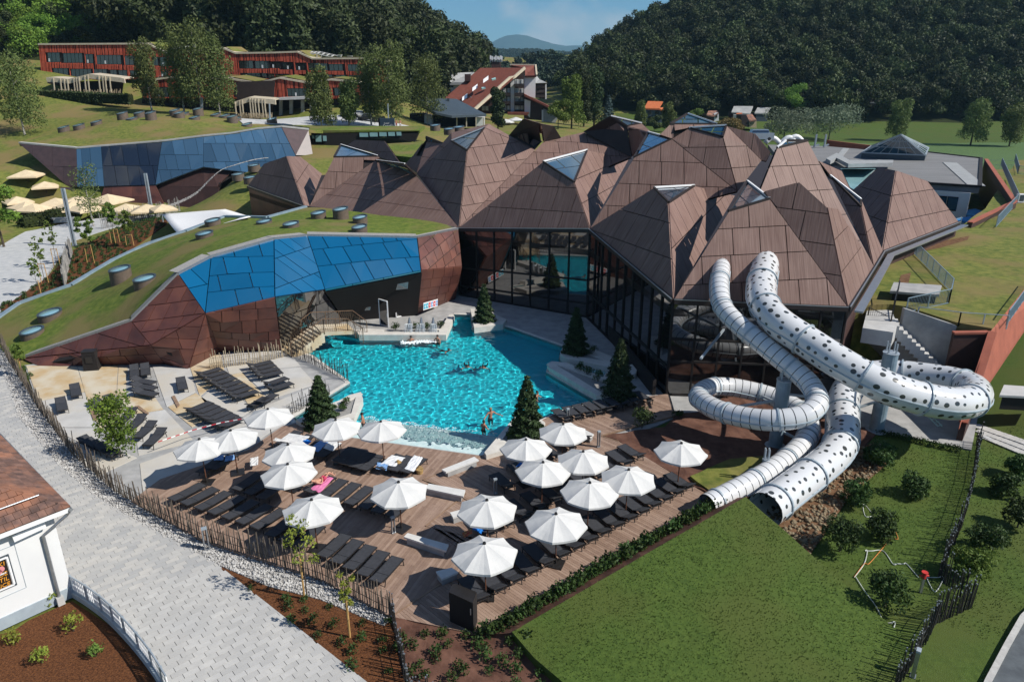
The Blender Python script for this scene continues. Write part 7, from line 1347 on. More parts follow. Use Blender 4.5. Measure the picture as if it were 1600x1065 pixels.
lounger_row((387, 753), (425, 766), 3, ((420, 740), (385, 765)), zA, .12, 'the dark trio behind the pink towel', 'loungers behind the pink towel', 'left')
lounger_row((325, 581), (381, 617), 8, ((345, 585), (318, 593)), z_s, .42, 'the long fan on the terrace', 'fan of loungers on the upper terrace', 'brown wall')
lounger_row((310, 636), (358, 661), 6, ((335, 640), (306, 652)), z_s, .42, 'the lower fan crossed by tape', 'fan of loungers crossed by tape', 'brown wall')
lounger_row((405, 569), (420, 585), 4, ((420, 570), (390, 577)), z_s, .42, 'the group by the pale stakes', 'loungers by the pale stake fence', 'pale stakes')
lounger_row((430, 596), (437, 604), 2, ((445, 595), (415, 605)), z_s, .42, 'the pair at the black pool fence', 'pair of loungers by the black pool fence', 'wall')
lounger_row((402, 629), (416, 624), 2, ((420, 615), (385, 638)), z_s, .42, 'the pair behind the fence umbrella', 'pair of loungers behind the fence umbrella', 'left')
lounger_row((223, 595), (226, 613), 3, ((238, 603), (208, 598)), z_s, .35, 'the trio lying across', 'trio of loungers lying across', 'wall')
lounger_row((210, 580), (227, 578), 2, ((218, 590), (216, 565)), z_s, .42, 'the upright pair at the wall', 'upright pair of loungers at the wall', 'left')
lounger_row((156, 632), (176, 626), 2, ((172, 638), (146, 618)), z_s, .30, 'the tilted pair on sand coloured slabs', 'tilted pair of loungers', 'left')
lounger_row((198, 650), (243, 683), 4, ((222, 680), (245, 660)), z_s, .35, 'the loose group right of the leafy tree', 'loose loungers right of the leafy tree', 'back')
lounger_row((141, 692), (168, 703), 4, ((160, 694), (132, 682)), z_s, .35, 'the dark cluster left of the leafy tree', 'loungers left of the leafy tree', 'fence')
for a, hd, lab in (((118, 610), ((120, 622), (113, 596)), 'single lounger with its back to the sand coloured slabs, right of another single one'), ((96, 632), ((98, 645), (90, 618)), 'single lounger nearest to the stake fence on the left terrace'), ((284, 600), ((286, 612), (280, 590)), 'single lounger standing alone beside the long fan of loungers')): lounger_row(a, a, 1, hd, z_s, .35, lab, 'single loungers on the terrace', '')
def towel(pts, z, mat, lab, cat='towel', drop=None, name='beach_towel', seed=0):
 q = [P(x, y, z) for x, y in pts]; o = sum(q, Vector()) / len(q); b = MB(); n = 7; rr = random.Random(seed)
 for j in range(n + 1):
  for i in range(n + 1): p = q[0].lerp(q[1], i / n).lerp(q[3].lerp(q[2], i / n), j / n); e = .0 if 0 < i < n and 0 < j < n else -.015; b.v.append((p.x + rr.uniform(-.015, .015), p.y + rr.uniform(-.015, .015), p.z + rr.uniform(0, .035) + e + .02))
 for j in range(n):
  for i in range(n): k = j * (n + 1) + i; b.f.append((k + n + 1, k + n + 2, k + 1, k)); b.m.append(0)
 t = b.build(name, MT[mat], None, o); md = t.modifiers.new('thickness', 'SOLIDIFY'); md.thickness = .02; return tag(t, lab, cat)
zt = zA + .37
for pts, m, lab in (([(452, 677), (484, 682), (468, 695), (436, 689)], 'towel_white', 'large white towel over the left loungers of the towel group'), ([(478, 686), (487, 689), (478, 697), (466, 693)], 'towel_bright', 'small bright blue towel beside the large white one'), ([(503, 686), (514, 690), (497, 706), (484, 701)], 'towel_blue', 'light blue towel in the middle of the towel group'), ([(516, 688), (534, 692), (520, 705), (505, 700)], 'towel_white', 'white towel at the right end of the towel group'), ([(431, 684), (441, 687), (437, 691), (427, 688)], 'towel_white', 'rolled white towel at the head of the left lounger in the towel group'), ([(612, 711), (633, 715), (617, 729), (594, 725)], 'towel_spots', 'grey spotted towel on the lounger by the straw hat'), ([(647, 711), (661, 715), (646, 737), (631, 733)], 'towel_spots', 'white spotted towel on the right lounger beside the pool'), ([(590, 722), (606, 725), (604, 735), (587, 732)], 'towel_blue', 'pale blue towel hung over a lounger head near the spotted towels'), ([(508, 742), (521, 747), (500, 770), (484, 765)], 'towel_pink', 'pink towel under the bather beneath the large umbrella'), ([(334, 712), (350, 711), (349, 719), (334, 719)], 'towel_blue', 'crumpled pale blue towel, left one of two on the terrace edge loungers'), ([(352, 713), (368, 710), (366, 718), (351, 721)], 'towel_blue', 'crumpled pale blue towel, right one of two on the terrace edge loungers'),
     ([(829, 710), (848, 714), (838, 722), (818, 716)], 'towel_bright', 'bright blue towel under the umbrella beside the right conifer'), ([(813, 722), (826, 719), (820, 728), (806, 729)], 'towel_bright', 'bright blue towel on the deck side of the conifer umbrella'), ([(746, 818), (760, 826), (752, 834), (738, 826)], 'towel_bright', 'blue towel at the feet of the sunbather'), ([(391, 716), (404, 713), (403, 726), (391, 728)], 'towel_white', 'white towel folded on the lounger left of the pink towel umbrella'), ([(722, 832), (736, 826), (739, 833), (725, 840)], 'mat_stripe', 'red and green striped mat beside the sunbather')): towel(pts, zt, m, lab, seed=int(pts[0][0]))
for px, py, z, r, h, m, lab, nm in ((622, 722, zt + .02, .20, .12, 'straw', 'straw hat lying between the spotted towels', 'straw_hat'), (656, 739, zA, .22, .28, 'straw', 'straw bag standing at the foot of the spotted towels', 'straw_bag'), (357, 703, zA, .24, .5, 'bag_brown', 'brown bag standing behind the blue towels', 'bag')):
 p = P(px, py, z); b = MB()
 if nm == 'straw_hat': b.cyl((0, 0, 0), r, .02, 16); b.cyl((0, 0, .02), r * .5, h, 16, r * .4)
 else: b.cyl((0, 0, 0), r * .8, h, 14, r); b.tube([(math.cos(a) * r * .8, 0, h + math.sin(a) * .2) for a in np.linspace(0, math.pi, 9)], .02, 6)
 tag(b.build(nm, MT[m], None), lab, nm.replace('_', ' ')).location = p
def bench(pts, z0, h, lab):
 q = [P(x, y, z0 + h) for x, y in pts]; t = thing('white_bench', lab, 'bench', (q[0].x, q[0].y, z0)); ext(MB(), [p for p in q], (0, 0, -.10)).build('seat', MT['bench_top'], t); c = sum(q, Vector()) / len(q); ext(MB(), [p.lerp(c, .12) - Vector((0, 0, .10)) for p in q], (0, 0, -(h - .10))).build('base', MT['concrete'], t)
for pts, lab in (([(690, 733), (741, 713), (748, 718), (697, 737)], 'long white bench on the step between the two decks, near the pool'), ([(670, 755), (727, 765), (724, 775), (663, 762)], 'white bench in the middle of the deck corner'), ([(637, 832), (701, 850), (697, 860), (631, 838)], 'long white bench left of the nearest umbrellas'), ([(681, 892), (706, 886), (716, 893), (690, 904)], 'short shaded bench by the nearest umbrella'), ([(703, 800), (718, 796), (724, 803), (708, 808)], 'short white bench behind the sunbather umbrella'), ([(908, 668), (928, 678), (922, 683), (902, 673)], 'short white bench at the end of the conifer row')): bench(pts, .10, .42, lab)
def bollard(px, py, z, h, lab, w=.20):
 p = P(px, py, z); t = thing('bollard_lamp', lab, 'bollard lamp', p, random.uniform(0, 1), 'bollard lamps'); b = MB()
 for s in (-1, 1): b.box((s * w * .38, 0, h * .5), (w * .2, w * .55, h))
 b.build('side_plate', MT['zinc'], t, origin=(0, 0, 0)); MB().box((0, 0, h - .03), (w, w * .62, .1)).build('head', MT['steel'], t, origin=(0, 0, 0)); MB().box((0, 0, .02), (w * 1.1, w * .8, .05)).build('foot', MT['zinc'], t, origin=(0, 0, 0))
for a in ((324, 858, 0, 1.25, 'bollard lamp on the gravel by the paver path', .26), (615, 832, .1, .95, 'bollard lamp on the deck beside the middle row of loungers'), (774, 771, .12, .95, 'bollard lamp at the bare lounger frames in the middle of the deck'), (887, 657, .12, .9, 'bollard lamp at the right pool edge row'), (935, 698, .12, 1.1, 'bollard lamp at the end of the conifer row'), (1426, 1056, 0, 1.3, 'bollard lamp beside the black fence at the bottom right', .26)): bollard(*a)
p0, p1, p2, p3 = P(703, 970, .12), P(740, 988, .12), P(746, 970, .12), P(710, 955, .12); t = thing('dark_box', 'tall dark cabinet with a slanted top at the near corner of the deck', 'cabinet', p0); ext(MB(), [p0, p1, p2, p3], (0, 0, 1.45)).build('body', MT['joint_dark'], t); ext(MB(), [q + Vector((0, 0, 1.46)) for q in (p0, p1, p2, p3)], (0, 0, .06)).build('lid', MT['frame_black'], t); MB().bar(p1.lerp(p0, .1) + Vector((0, -.04, .9)), p1.lerp(p0, .1) + Vector((0, -.04, 1.2)), .04).build('handle', MT['zinc'], t)
p = P(145, 576, .04); t = thing('dark_bin', 'dark cabinet in front of the brown cladding on the left terrace', 'cabinet', p, .2); MB().box((0, 0, .75), (1.1, .8, 1.5), top=.86).build('body', MT['joint_dark'], t, origin=(0, 0, 0)); MB().box((0, -.42, .9), (.5, .03, .5)).build('door', MT['frame_black'], t, origin=(0, 0, 0)); MB().box((0, 0, 1.53), (1.0, .75, .06)).build('lid', MT['frame_black'], t, origin=(0, 0, 0))
for pts, lab in (([(140, 640), (147, 637), (152, 655), (146, 657)], 'brown wooden hatch in the terrace by the tilted loungers'), ([(211, 635), (217, 634), (233, 646), (230, 648)], 'narrow brown wooden strip in the grey terrace slab'), ([(268, 620), (273, 618), (281, 633), (277, 637)], 'narrow brown strip near the lower fan of loungers')):
 q = [P(x, y, .05) for x, y in pts]; tag(ext(MB(), [x - q[0] for x in q], (0, 0, .05)).build('wooden_hatch', MT['deck_edge'], None), lab, 'hatch').location = q[0]
tp = [P(247, 690, .9), P(300, 672, .75), P(345, 660, .8), P(384, 653, .95)]; tb = MB()
rs = resample(tp, .28)
for i, (a, c) in enumerate(zip(rs, rs[1:])): tb.bar(a, c, .012, .06, mi=i % 2)
tag(tb.build('barrier_tape', [MT['tape_red'], MT['white_trim']]), 'red and white barrier tape stretched over the lower fan of loungers', 'barrier tape')
# -- stake fences
def stake_fence(name, lab, pts, step, h, mat, rad=.026, lean=.09, seed=1, limit=300, hv=.3, cat='fence', tip=None):
 t = thing(name, lab, cat, pts[0]); rr = random.Random(seed); base = resample(pts, step); order = sorted(range(len(base)), key=lambda i: base[i].length); near_ = set(order[:limit]); rest_ = MB(); proto = []
 for k in range(7):
  b = MB(); hh = h * (1 + hv * (k / 6 - .5) * 2); b.tube([(0, 0, -.15), (rr.uniform(-.02, .02), rr.uniform(-.02, .02), hh * .5), (0, 0, hh)], [rad * 1.1, rad, rad * .75], 5)
  if tip: b.box((0, 0, hh), (rad * 1.9, rad * 1.9, .05), mi=1)
  proto.append(b)
 pm_ = {}
 for i, p in enumerate(base):
  k = rr.randrange(7); lx, ly = rr.gauss(0, lean * .5), rr.gauss(0, lean * .5); p = p + Vector((rr.uniform(-.04, .04), rr.uniform(-.04, .04), 0))
  if i in near_:
   if k not in pm_: o = proto[k].build('stake', [MT[mat], MT[tip or mat]], t, origin=(0, 0, 0)); pm_[k] = o
   else: o = pm_[k].copy(); COL.objects.link(o)
   o.location = p - Vector(t.location); o.rotation_euler = (lx, ly, rr.uniform(0, 3))
  else:
   M_ = Matrix.Translation(p) @ Euler((lx, ly, 0)).to_matrix().to_4x4(); rest_.add([M_ @ Vector(v) for v in proto[k].v], proto[k].f)
 if rest_.v: rest_.build('stakes', MT[mat], t, kind='stuff')
 b = MB()
 for a, c in zip(pts, pts[1:]): b.bar(a + Vector((0, 0, h * .35)), c + Vector((0, 0, h * .35)), .02); b.bar(a + Vector((0, 0, h * .7)), c + Vector((0, 0, h * .7)), .015)
 b.build('rail', MT['stake_dark'], t); return t
stake_fence('stake_fence', 'long brown stake fence between the sun terrace and the paver path', pl([(5, 545), (15, 566), (63, 642), (114, 710), (177, 766), (235, 801), (316, 845), (400, 873), (502, 907), (611, 964)]), .125, 1.25, 'stake_wood', .027, seed=2)
stake_fence('stake_fence', 'black stake fence running from the deck corner towards the camera', pl([(612, 966), (622, 1010), (636, 1075), (650, 1130)]), .085, 1.15, 'stake_dark', .022, .05, 3, tip='zinc')
stake_fence('stake_fence', 'short black stake fence among the plants at the bottom edge', pl([(646, 1085), (668, 1090), (700, 1120)], -.02), .13, 1.1, 'stake_dark', .022, .06, 4, tip='zinc')
rf_ = [G(x, y, 15, 70) for x, y in ((1524, 705), (1515, 772), (1500, 830), (1464, 912), (1511, 973), (1458, 990), (1411, 1066), (1385, 1120))]
stake_fence('stake_fence', 'zigzag black stake fence with pale tips on the right lawn', rf_, .095, 1.35, 'stake_dark', .024, .05, 5, tip='zinc')
stake_fence('stake_fence', 'black stake fence on the rim of the sun terrace facing the pool', pl([(452, 552), (480, 564), (513, 580), (545, 595)], .04), .17, 1.15, 'stake_dark', .024, .12, 6, hv=.35); stake_fence('stake_fence', 'short black stake fence between the terrace and the narrow pool channel', pl([(449, 650), (470, 640), (495, 627), (515, 616)], .04), .17, 1.15, 'stake_dark', .024, .12, 7, hv=.35)
stake_fence('stake_fence', 'pale stake fence at the foot of the bridge and the brown wall', pl([(330, 576), (352, 573), (400, 567), (452, 556)], .03), .16, 1.25, 'stake_pale', .035, .08, 8)
stake_fence('stake_fence', 'grey stake fence along the plaza behind the planted bed', [P(x, y, .1) for x, y in ((160, 357), (195, 350), (232, 341), (282, 330))], .16, 1.9, 'stake_grey', .045, .08, 9, limit=150); stake_fence('stake_fence', 'grey stake screen across the planted bed at the foot of the tall lamp mast', [P(x, y, .15) for x, y in ((101, 448), (106, 420), (113, 395))], .12, 1.8, 'stake_grey', .05, .05, 10, limit=120)
stake_fence('stake_fence', 'brown stake fence left of the grass roof tip along the upper path', pl([(-40, 500), (-12, 520), (5, 545)]), .2, 1.2, 'stake_wood', .03, .1, 11)
# -- white planters round the pool, conifers in them
def planter(lab, pts, z, h=.42, inner=None, soil='gravel_bed', bev=.0):
 q = pl(pts, h); t = thing('pool_planter', lab, 'planter', (q[0].x, q[0].y, 0)); poly = [(p.x, p.y) for p in q]; inn_ = [(p.x, p.y) for p in pl(inner, h)] if inner else None
 MB().prism(poly, -.12, h, holes=[inn_] if inn_ else []).build('bench_rim', MT['pool_coping'], t)
 if inn_: MB().prism(inn_, -.1, h - .1).build('planting_bed', MT[soil], t)
 return t
planter('white curved planter bench at the left of the shallow pool end', [(564, 612), (567, 622), (553, 653), (539, 655), (510, 664), (470, 660), (462, 655), (482, 648), (521, 630), (545, 617)], 0, inner=[(556, 620), (549, 645), (520, 655), (490, 652), (525, 633)])
planter('white planter bench at the right of the shallow pool end', [(803, 652), (757, 706), (760, 711), (790, 702), (846, 672), (852, 660), (838, 648), (818, 645)], 0, inner=[(806, 657), (785, 686), (792, 690), (842, 664), (835, 654)])
planter('long white planter bench under the water spouts', [(555, 515), (561, 523), (697, 523), (710, 493), (702, 491), (688, 513), (640, 516), (572, 513)], 0, inner=[(600, 515), (686, 515.5), (686, 518.5), (600, 518)])
planter('white tub planter with the far conifer', [(735, 482), (741, 512), (786, 506), (792, 499), (778, 493), (764, 484)], 0, inner=[(741, 485), (745, 505), (779, 500), (771, 494), (760, 487)])
planter('white triangular planter with the second conifer from the back', [(876, 548), (883, 538), (900, 534), (955, 556), (960, 567), (952, 573), (886, 560), (875, 553)], 0, inner=[(884, 547), (890, 541), (945, 563), (890, 555)])
planter('long pointed white planter with plants and the tall conifer', [(855, 568), (862, 564), (885, 566), (950, 592), (988, 612), (1000, 625), (960, 625), (932, 617), (858, 574)], 0, inner=[(868, 569), (940, 594), (985, 616), (945, 616)])
planter('pale curved bench at the end of the pool inlet', [(966, 574), (990, 568), (996, 575), (993, 584), (980, 586), (964, 584)], 0)
CON = 'slender conifers planted round the pool'
for px, py, hgt, z, lab, sd in ((757, 503, 3.7, .3, 'conifer farthest back, in the white tub planter', 1), (899, 552, 4.1, .3, 'conifer in the triangular planter, second from the back', 2), (966, 619, 4.5, .3, 'tallest conifer, in the pointed planter beside the inlet', 3), (823, 682, 4.3, .3, 'near conifer at the right of the shallow pool end', 4), (503, 659, 3.4, .3, 'stocky conifer at the left of the shallow pool end', 5)):
 p = P(px, py, z); tree('conifer', lab, p, hgt, 'conifer', 'leaf_conifer', 5200, .17, 1.0 if sd != 5 else 1.25, .07, 'bark', CON, 300 + sd, 0, 1.5, .35)
def plant(name, lab, loc, h, n, size, leaf, cat='plant', group=None, w=1.0, seed=0):
 t = thing(name, lab, cat, loc, 0, group); me = crown_mesh('foliage', 'bush', n, size, MT[leaf], seed, h, w); c = bpy.data.objects.new('foliage', me); COL.objects.link(c); c.parent = t; b = MB()
 for k in range(4): a = k * 1.7; b.tube([(0, 0, -.05), (math.cos(a) * h * .2, math.sin(a) * h * .2, h * .55)], .012, 4)
 b.build('stem', MT['bark'], t, origin=(0, 0, 0)); return t
for i, (px, py, z, h, lab) in enumerate(((618, 516, .35, .8, 'leafy plant left of the water spouts'), (650, 515, .35, .7, 'leafy plant between the left and middle spouts'), (668, 515, .35, .7, 'leafy plant between the middle and right spouts'), (688, 513, .35, .8, 'leafy plant right of the water spouts'), (925, 554, .35, .9, 'leafy plant beside the second conifer'), (905, 578, .35, .7, 'small plant at the tip of the pointed planter'), (918, 586, .35, .9, 'bushy plant in the middle of the pointed planter'), (934, 595, .35, .9, 'bushy plant nearest the tall conifer'), (797, 683, .35, .6, 'small plant at the waterside of the right planter'), (809, 676, .35, .6, 'low plant under the right conifer'), (540, 632, .35, .6, 'small plant in the gravel of the left planter'), (536, 641, .35, .5, 'second small plant in the gravel of the left planter'))): plant('planter_plant', lab, P(px, py, z), h, 240, .12, 'leaf_shrub', group='plants in the pool planters', w=1.2, seed=500 + i)
for k, px in enumerate((640.5, 659, 677.5)):
 p = P(px, 513, .3); t = thing('water_spout', '%s of the three dark cone spouts pouring into the pool, from the left' % _ORD[k], 'fountain', p, 0, 'three water spouts'); MB().cyl((0, 0, 0), .34, 1.05, 12, .05).build('cone', MT['zinc'], t, origin=(0, 0, 0)); b = MB()
 rr = random.Random(k)
 for q in range(46): a = rr.uniform(-.4, .4); r = rr.uniform(.5, 1.25); b.tube([(a * .7, -.25, .55), (a * .9, -.25 - r * .5, .62), (a * 1.1, -.3 - r, .1), (a * 1.2, -.35 - r * 1.15, -.45)], .008, 3, False)
 b.build('falling_water', MT['spray'], t, origin=(0, 0, 0), kind='stuff')
fm = MB(); rr = random.Random(4); fa, fb_ = P(628, 535.5, -.1), P(682, 532, -.1)
for k in range(420): u = rr.random(); p = fa.lerp(fb_, u) + Vector((rr.gauss(0, .12), rr.gauss(0, .20), 0)); s = rr.uniform(.03, .10); fm.add([p + Vector((s, 0, 0)), p + Vector((0, s, 0)), p + Vector((-s, 0, 0)), p + Vector((0, -s, 0)), p + Vector((0, 0, s))], [(0, 1, 4), (1, 2, 4), (2, 3, 4), (3, 0, 4)])
tag(fm.build('water_foam', MT['foam'], None, fa), 'white foam under the water spouts', kind='stuff')
fm = MB()
for k in range(900):
 u = rr.random(); d_ = abs(rr.gauss(0, .35)) if rr.random() < .7 else rr.uniform(0, 2.4); p = e0.lerp(e1, u) + en * (bw - .1 - d_ + .15 * math.sin(u * 40)) + Vector((0, 0, -.12)); s = rr.uniform(.015, .05)
 if inside(p.x, p.y, POOL): fm.add([p + Vector((s, 0, 0)), p + Vector((0, s * .6, 0)), p + Vector((-s, 0, 0)), p + Vector((0, -s * .6, 0)), p + Vector((0, 0, s * .5))], [(0, 1, 4), (1, 2, 4), (2, 3, 4), (3, 0, 4)])
tag(fm.build('beach_foam', MT['foam'], None, e0), 'bubbling foam over the pale beach at the shallow end', kind='stuff')
ap_ = [P(800 + 330 / 3.945 + k * 3.2, 574.5 + k * .1, -.05) for k in range(0)]
GRT = thing('pool_grille', 'slatted grille at the head of the pool inlet', 'grille', P(935, 580, -.1))
for k in range(9): a, c_ = P(912 + k * 4.6, 576 + k * .5, -.06), P(908 + k * 4.6, 585.5 + k * .5, -.06); MB().bar(a, c_, .16, .05).build('slat', MT['teal_glass'], GRT)
BR = thing('stair_bridge', 'sand coloured stair bridge with a mesh balustrade at the far left pool corner', 'bridge', P(500, 520, 0)); q = [P(440, 553, .05), P(505, 515, 1.5), P(553, 517, 1.0), P(560, 514, .3)]
st0, st1 = P(447, 551, .1), P(497, 513, 1.55); dv = st1 - st0; dh = Vector((dv.x, dv.y, 0)).normalized(); pr = Vector((dh.y, -dh.x, 0))
for i in range(10): p = st0 + dv * ((i + .5) / 10); MB().box((p.x, p.y, p.z - .45), (Vector((dv.x, dv.y, 0)).length / 10 + .02, 2.2, .9), math.atan2(dh.y, dh.x)).build('step', MT['slab_sand'], BR)
pl0, pl1 = P(496, 513, 1.55), P(548, 511, 1.2); MB().bar(pl0 - Vector((0, 0, .15)), pl1 - Vector((0, 0, .15)), 2.2, .3).build('platform', MT['slab_sand'], BR)
for side, nm in ((-1.12, 'near'), (1.12, 'far')):
 line = [st0 + pr * -side, st1 + pr * -side, pl1 + Vector((0, side, 0)), pl1 + Vector((1.2, side * .8, -.9))] if True else []
 mb_ = MB(); pb2 = MB()
 for a, c in zip(line, line[1:]):
  a2, c2 = a + Vector((0, 0, 1.15)), c + Vector((0, 0, 1.15)); pb2.bar(a2, c2, .05); n_ = max(2, int((c - a).length / .9))
  for k in range(n_ + 1): x = a.lerp(c, k / n_); pb2.bar(x - Vector((0, 0, .2)), x + Vector((0, 0, 1.15)), .05)
  m_ = int((c - a).length / .09)
  for k in range(m_): x = a.lerp(c, k / m_); mb_.bar(x, x + Vector((.25 if k % 2 else -.25, 0, 1.1)), .016)
 f_ = pb2.build('balustrade', MT['bag_brown'], BR); mb_.build('mesh_infill', MT['net_fence'], f_, kind='stuff')
# -- people
def skin_mesh(name, verts, edges, radii, mat):
 me = bpy.data.meshes.new(name); me.from_pydata(verts, edges, []); o = bpy.data.objects.new(name, me); COL.objects.link(o); sk = o.modifiers.new('skin', 'SKIN')
 for i, r in enumerate(radii): me.skin_vertices[0].data[i].radius = (r, r)
 me.skin_vertices[0].data[0].use_root = True; sb2 = o.modifiers.new('sub', 'SUBSURF'); sb2.levels = 1; sb2.render_levels = 1
 dg = bpy.context.evaluated_depsgraph_get(); m2 = bpy.data.meshes.new_from_object(o.evaluated_get(dg)); bpy.data.objects.remove(o); m2.materials.clear(); m2.materials.append(MT[mat]); m2.polygons.foreach_set('use_smooth', [True] * len(m2.polygons)); m2.name = name; return m2
def person(lab, loc, rz, J, hair, suit=None, group=None, skin='skin', suit_r=.15):
 """J: joints by name; body one skinned surface; hair and swimwear are children"""
 t = thing('person', lab, 'person', loc, rz, group); nm = ['pelvis', 'waist', 'chest', 'neck', 'head', 'crown', 'shl', 'ell', 'wrl', 'hal', 'shr', 'elr', 'wrr', 'har', 'hil', 'knl', 'anl', 'tol', 'hir', 'knr', 'anr', 'tor']; rad = [.125, .115, .135, .055, .085, .075, .065, .045, .034, .03, .065, .045, .034, .03, .09, .06, .042, .03, .09, .06, .042, .03]
 E = [(0, 1), (1, 2), (2, 3), (3, 4), (4, 5), (2, 6), (6, 7), (7, 8), (8, 9), (2, 10), (10, 11), (11, 12), (12, 13), (0, 14), (14, 15), (15, 16), (16, 17), (0, 18), (18, 19), (19, 20), (20, 21)]
 me = skin_mesh('body', [J[n] for n in nm], E, rad, skin); o = bpy.data.objects.new('body', me); COL.objects.link(o); o.parent = t
 hd, cr_ = Vector(J['head']), Vector(J['crown']); up = (cr_ - hd).normalized(); fwd = Vector(J.get('face', (0, -1, 0))).normalized(); b = MB(); c0 = hd.lerp(cr_, .6) - fwd * .02; n = 10; rg_ = []
 for j in range(5):
  th = 1.75 * j / 4
  for k in range(n): a = 6.283 * k / n; sx = up.orthogonal().normalized(); sy = up.cross(sx); dvec = up * math.cos(th) + (sx * math.cos(a) + sy * math.sin(a)) * math.sin(th); sc = .118 if dvec.dot(fwd) < .35 else .098; b.v.append(tuple(c0 + dvec * sc))
 for j in range(4):
  for k in range(n): k2 = (k + 1) % n; b.f.append((j * n + k, j * n + k2, (j + 1) * n + k2, (j + 1) * n + k)); b.m.append(0)
 b.build('hair', MT[hair], t, origin=(0, 0, 0), smooth=True)
 for f_, s in (('nose', .022),): MB().tube([hd.lerp(cr_, .45) + fwd * .075, hd.lerp(cr_, .35) + fwd * .115], [.014, .02], 6).build('nose', MT[skin], o, origin=(0, 0, 0))
 if suit:
  pv, wa, hl, hr = (Vector(J[k]) for k in ('pelvis', 'waist', 'hil', 'hir')); b = MB(); b.tube([wa.lerp(pv, .6), pv, pv.lerp((Vector(J['knl']) + Vector(J['knr'])) / 2, .12)], [suit_r * .95, suit_r * 1.08, suit_r], 12)
  for h_, k_ in (('hil', 'knl'), ('hir', 'knr')): b.tube([Vector(J[h_]).lerp(pv, .3), Vector(J[h_]).lerp(Vector(J[k_]), .45)], [.11, .095], 10)
  b.build('swimwear', MT[suit], t, origin=(0, 0, 0), smooth=True)
 for s, ws, hs in ((-1, 'wrl', 'hal'), (1, 'wrr', 'har')):
  w_, h_ = Vector(J[ws]), Vector(J[hs]); d = (h_ - w_).normalized(); sd = d.orthogonal().normalized(); b = MB()
  for k in range(4): b.tube([h_ + sd * (.03 - .02 * k), h_ + d * (.05 + .012 * (k in (1, 2))) + sd * (.034 - .0225 * k), h_ + d * (.085 + .015 * (k in (1, 2))) + sd * (.036 - .024 * k) - Vector((0, 0, .012))], [.0095, .0085, .007], 5)
  b.tube([h_ - d * .02 + sd * .03, h_ + d * .015 + sd * .062, h_ + d * .045 + sd * .07], [.011, .0095, .008], 5); b.build('fingers', MT[skin], o, origin=(0, 0, 0), smooth=True)
 return t
def swim_pose(a=0.0, sp=.5):                           # breast stroke: head and shoulders out of the water, facing -y
 s = math.sin(a) * .1
 return dict(pelvis=(0, .55, -.30), waist=(0, .32, -.22), chest=(0, .05, -.09), neck=(0, -.14, .02), head=(0, -.20, .09), crown=(0, -.20, .22), shl=(-.19, -.02, -.04), ell=(-.36 - sp * .2, -.22, -.08), wrl=(-.30 - sp * .3, -.50 + s, -.07), hal=(-.29 - sp * .3, -.58 + s, -.08), shr=(.19, -.02, -.04), elr=(.36 + sp * .2, -.22, -.08), wrr=(.30 + sp * .3, -.50 - s, -.07), har=(.29 + sp * .3, -.58 - s, -.08), hil=(-.10, .62, -.33), knl=(-.2, 1.0, -.42), anl=(-.16, 1.4, -.40), tol=(-.2, 1.55, -.44), hir=(.10, .62, -.33), knr=(.2, 1.0, -.42), anr=(.16, 1.4, -.40), tor=(.2, 1.55, -.44), face=(0, -1, 0))
def stand_pose(arm=.35, lean=0.0, depth=.95):          # standing with the water (z = 0) somewhere below the chest
 d = -depth
 return dict(pelvis=(0, 0, .95 + d), waist=(0, -lean * .2, 1.12 + d), chest=(0, -lean * .5, 1.34 + d), neck=(0, -lean * .7, 1.52 + d), head=(0, -lean * .85, 1.59 + d), crown=(0, -lean * .9, 1.72 + d), shl=(-.19, -lean * .5, 1.42 + d), ell=(-.19 - arm * .5, -.08, 1.22 + d), wrl=(-.2 - arm, -.25, 1.12 + d), hal=(-.2 - arm * 1.15, -.32, 1.10 + d), shr=(.19, -lean * .5, 1.42 + d), elr=(.19 + arm * .5, -.08, 1.22 + d), wrr=(.2 + arm, -.25, 1.12 + d), har=(.2 + arm * 1.15, -.32, 1.10 + d), hil=(-.10, 0, .88 + d), knl=(-.12, -.03, .48 + d), anl=(-.12, 0, .08 + d), tol=(-.13, -.16, .04 + d), hir=(.10, 0, .88 + d), knr=(.12, -.03, .48 + d), anr=(.12, 0, .08 + d), tor=(.13, -.16, .04 + d), face=(0, -1, 0))
def lie_pose(knee=.28, arm=1):                         # on the back, head at +y on a raised rest, z = 0 at the lounger seat
 return dict(pelvis=(0, 0, .12), waist=(0, .18, .13), chest=(0, .40, .20), neck=(0, .57, .30), head=(0, .66, .36), crown=(0, .77, .42), shl=(-.19, .44, .20), ell=(-.32, .22 if arm else .62, .12 + .2 * (1 - arm)), wrl=(-.16, .05 if arm else .74, .22 + .15 * (1 - arm)), hal=(-.08, .0 if arm else .74, .25 + .16 * (1 - arm)), shr=(.19, .44, .20), elr=(.33, .22, .10), wrr=(.30, .0, .08), har=(.29, -.08, .07), hil=(-.10, -.06, .11), knl=(-.12, -.42, .12 + knee), anl=(-.11, -.78, .08), tol=(-.13, -.86, .20), hir=(.10, -.06, .11), knr=(.13, -.40, .10 + knee * .6), anr=(.13, -.80, .07), tor=(.16, -.86, .19), face=(0, -.45, .9))
SWG = 'bathers in the pool'; zw = -.12
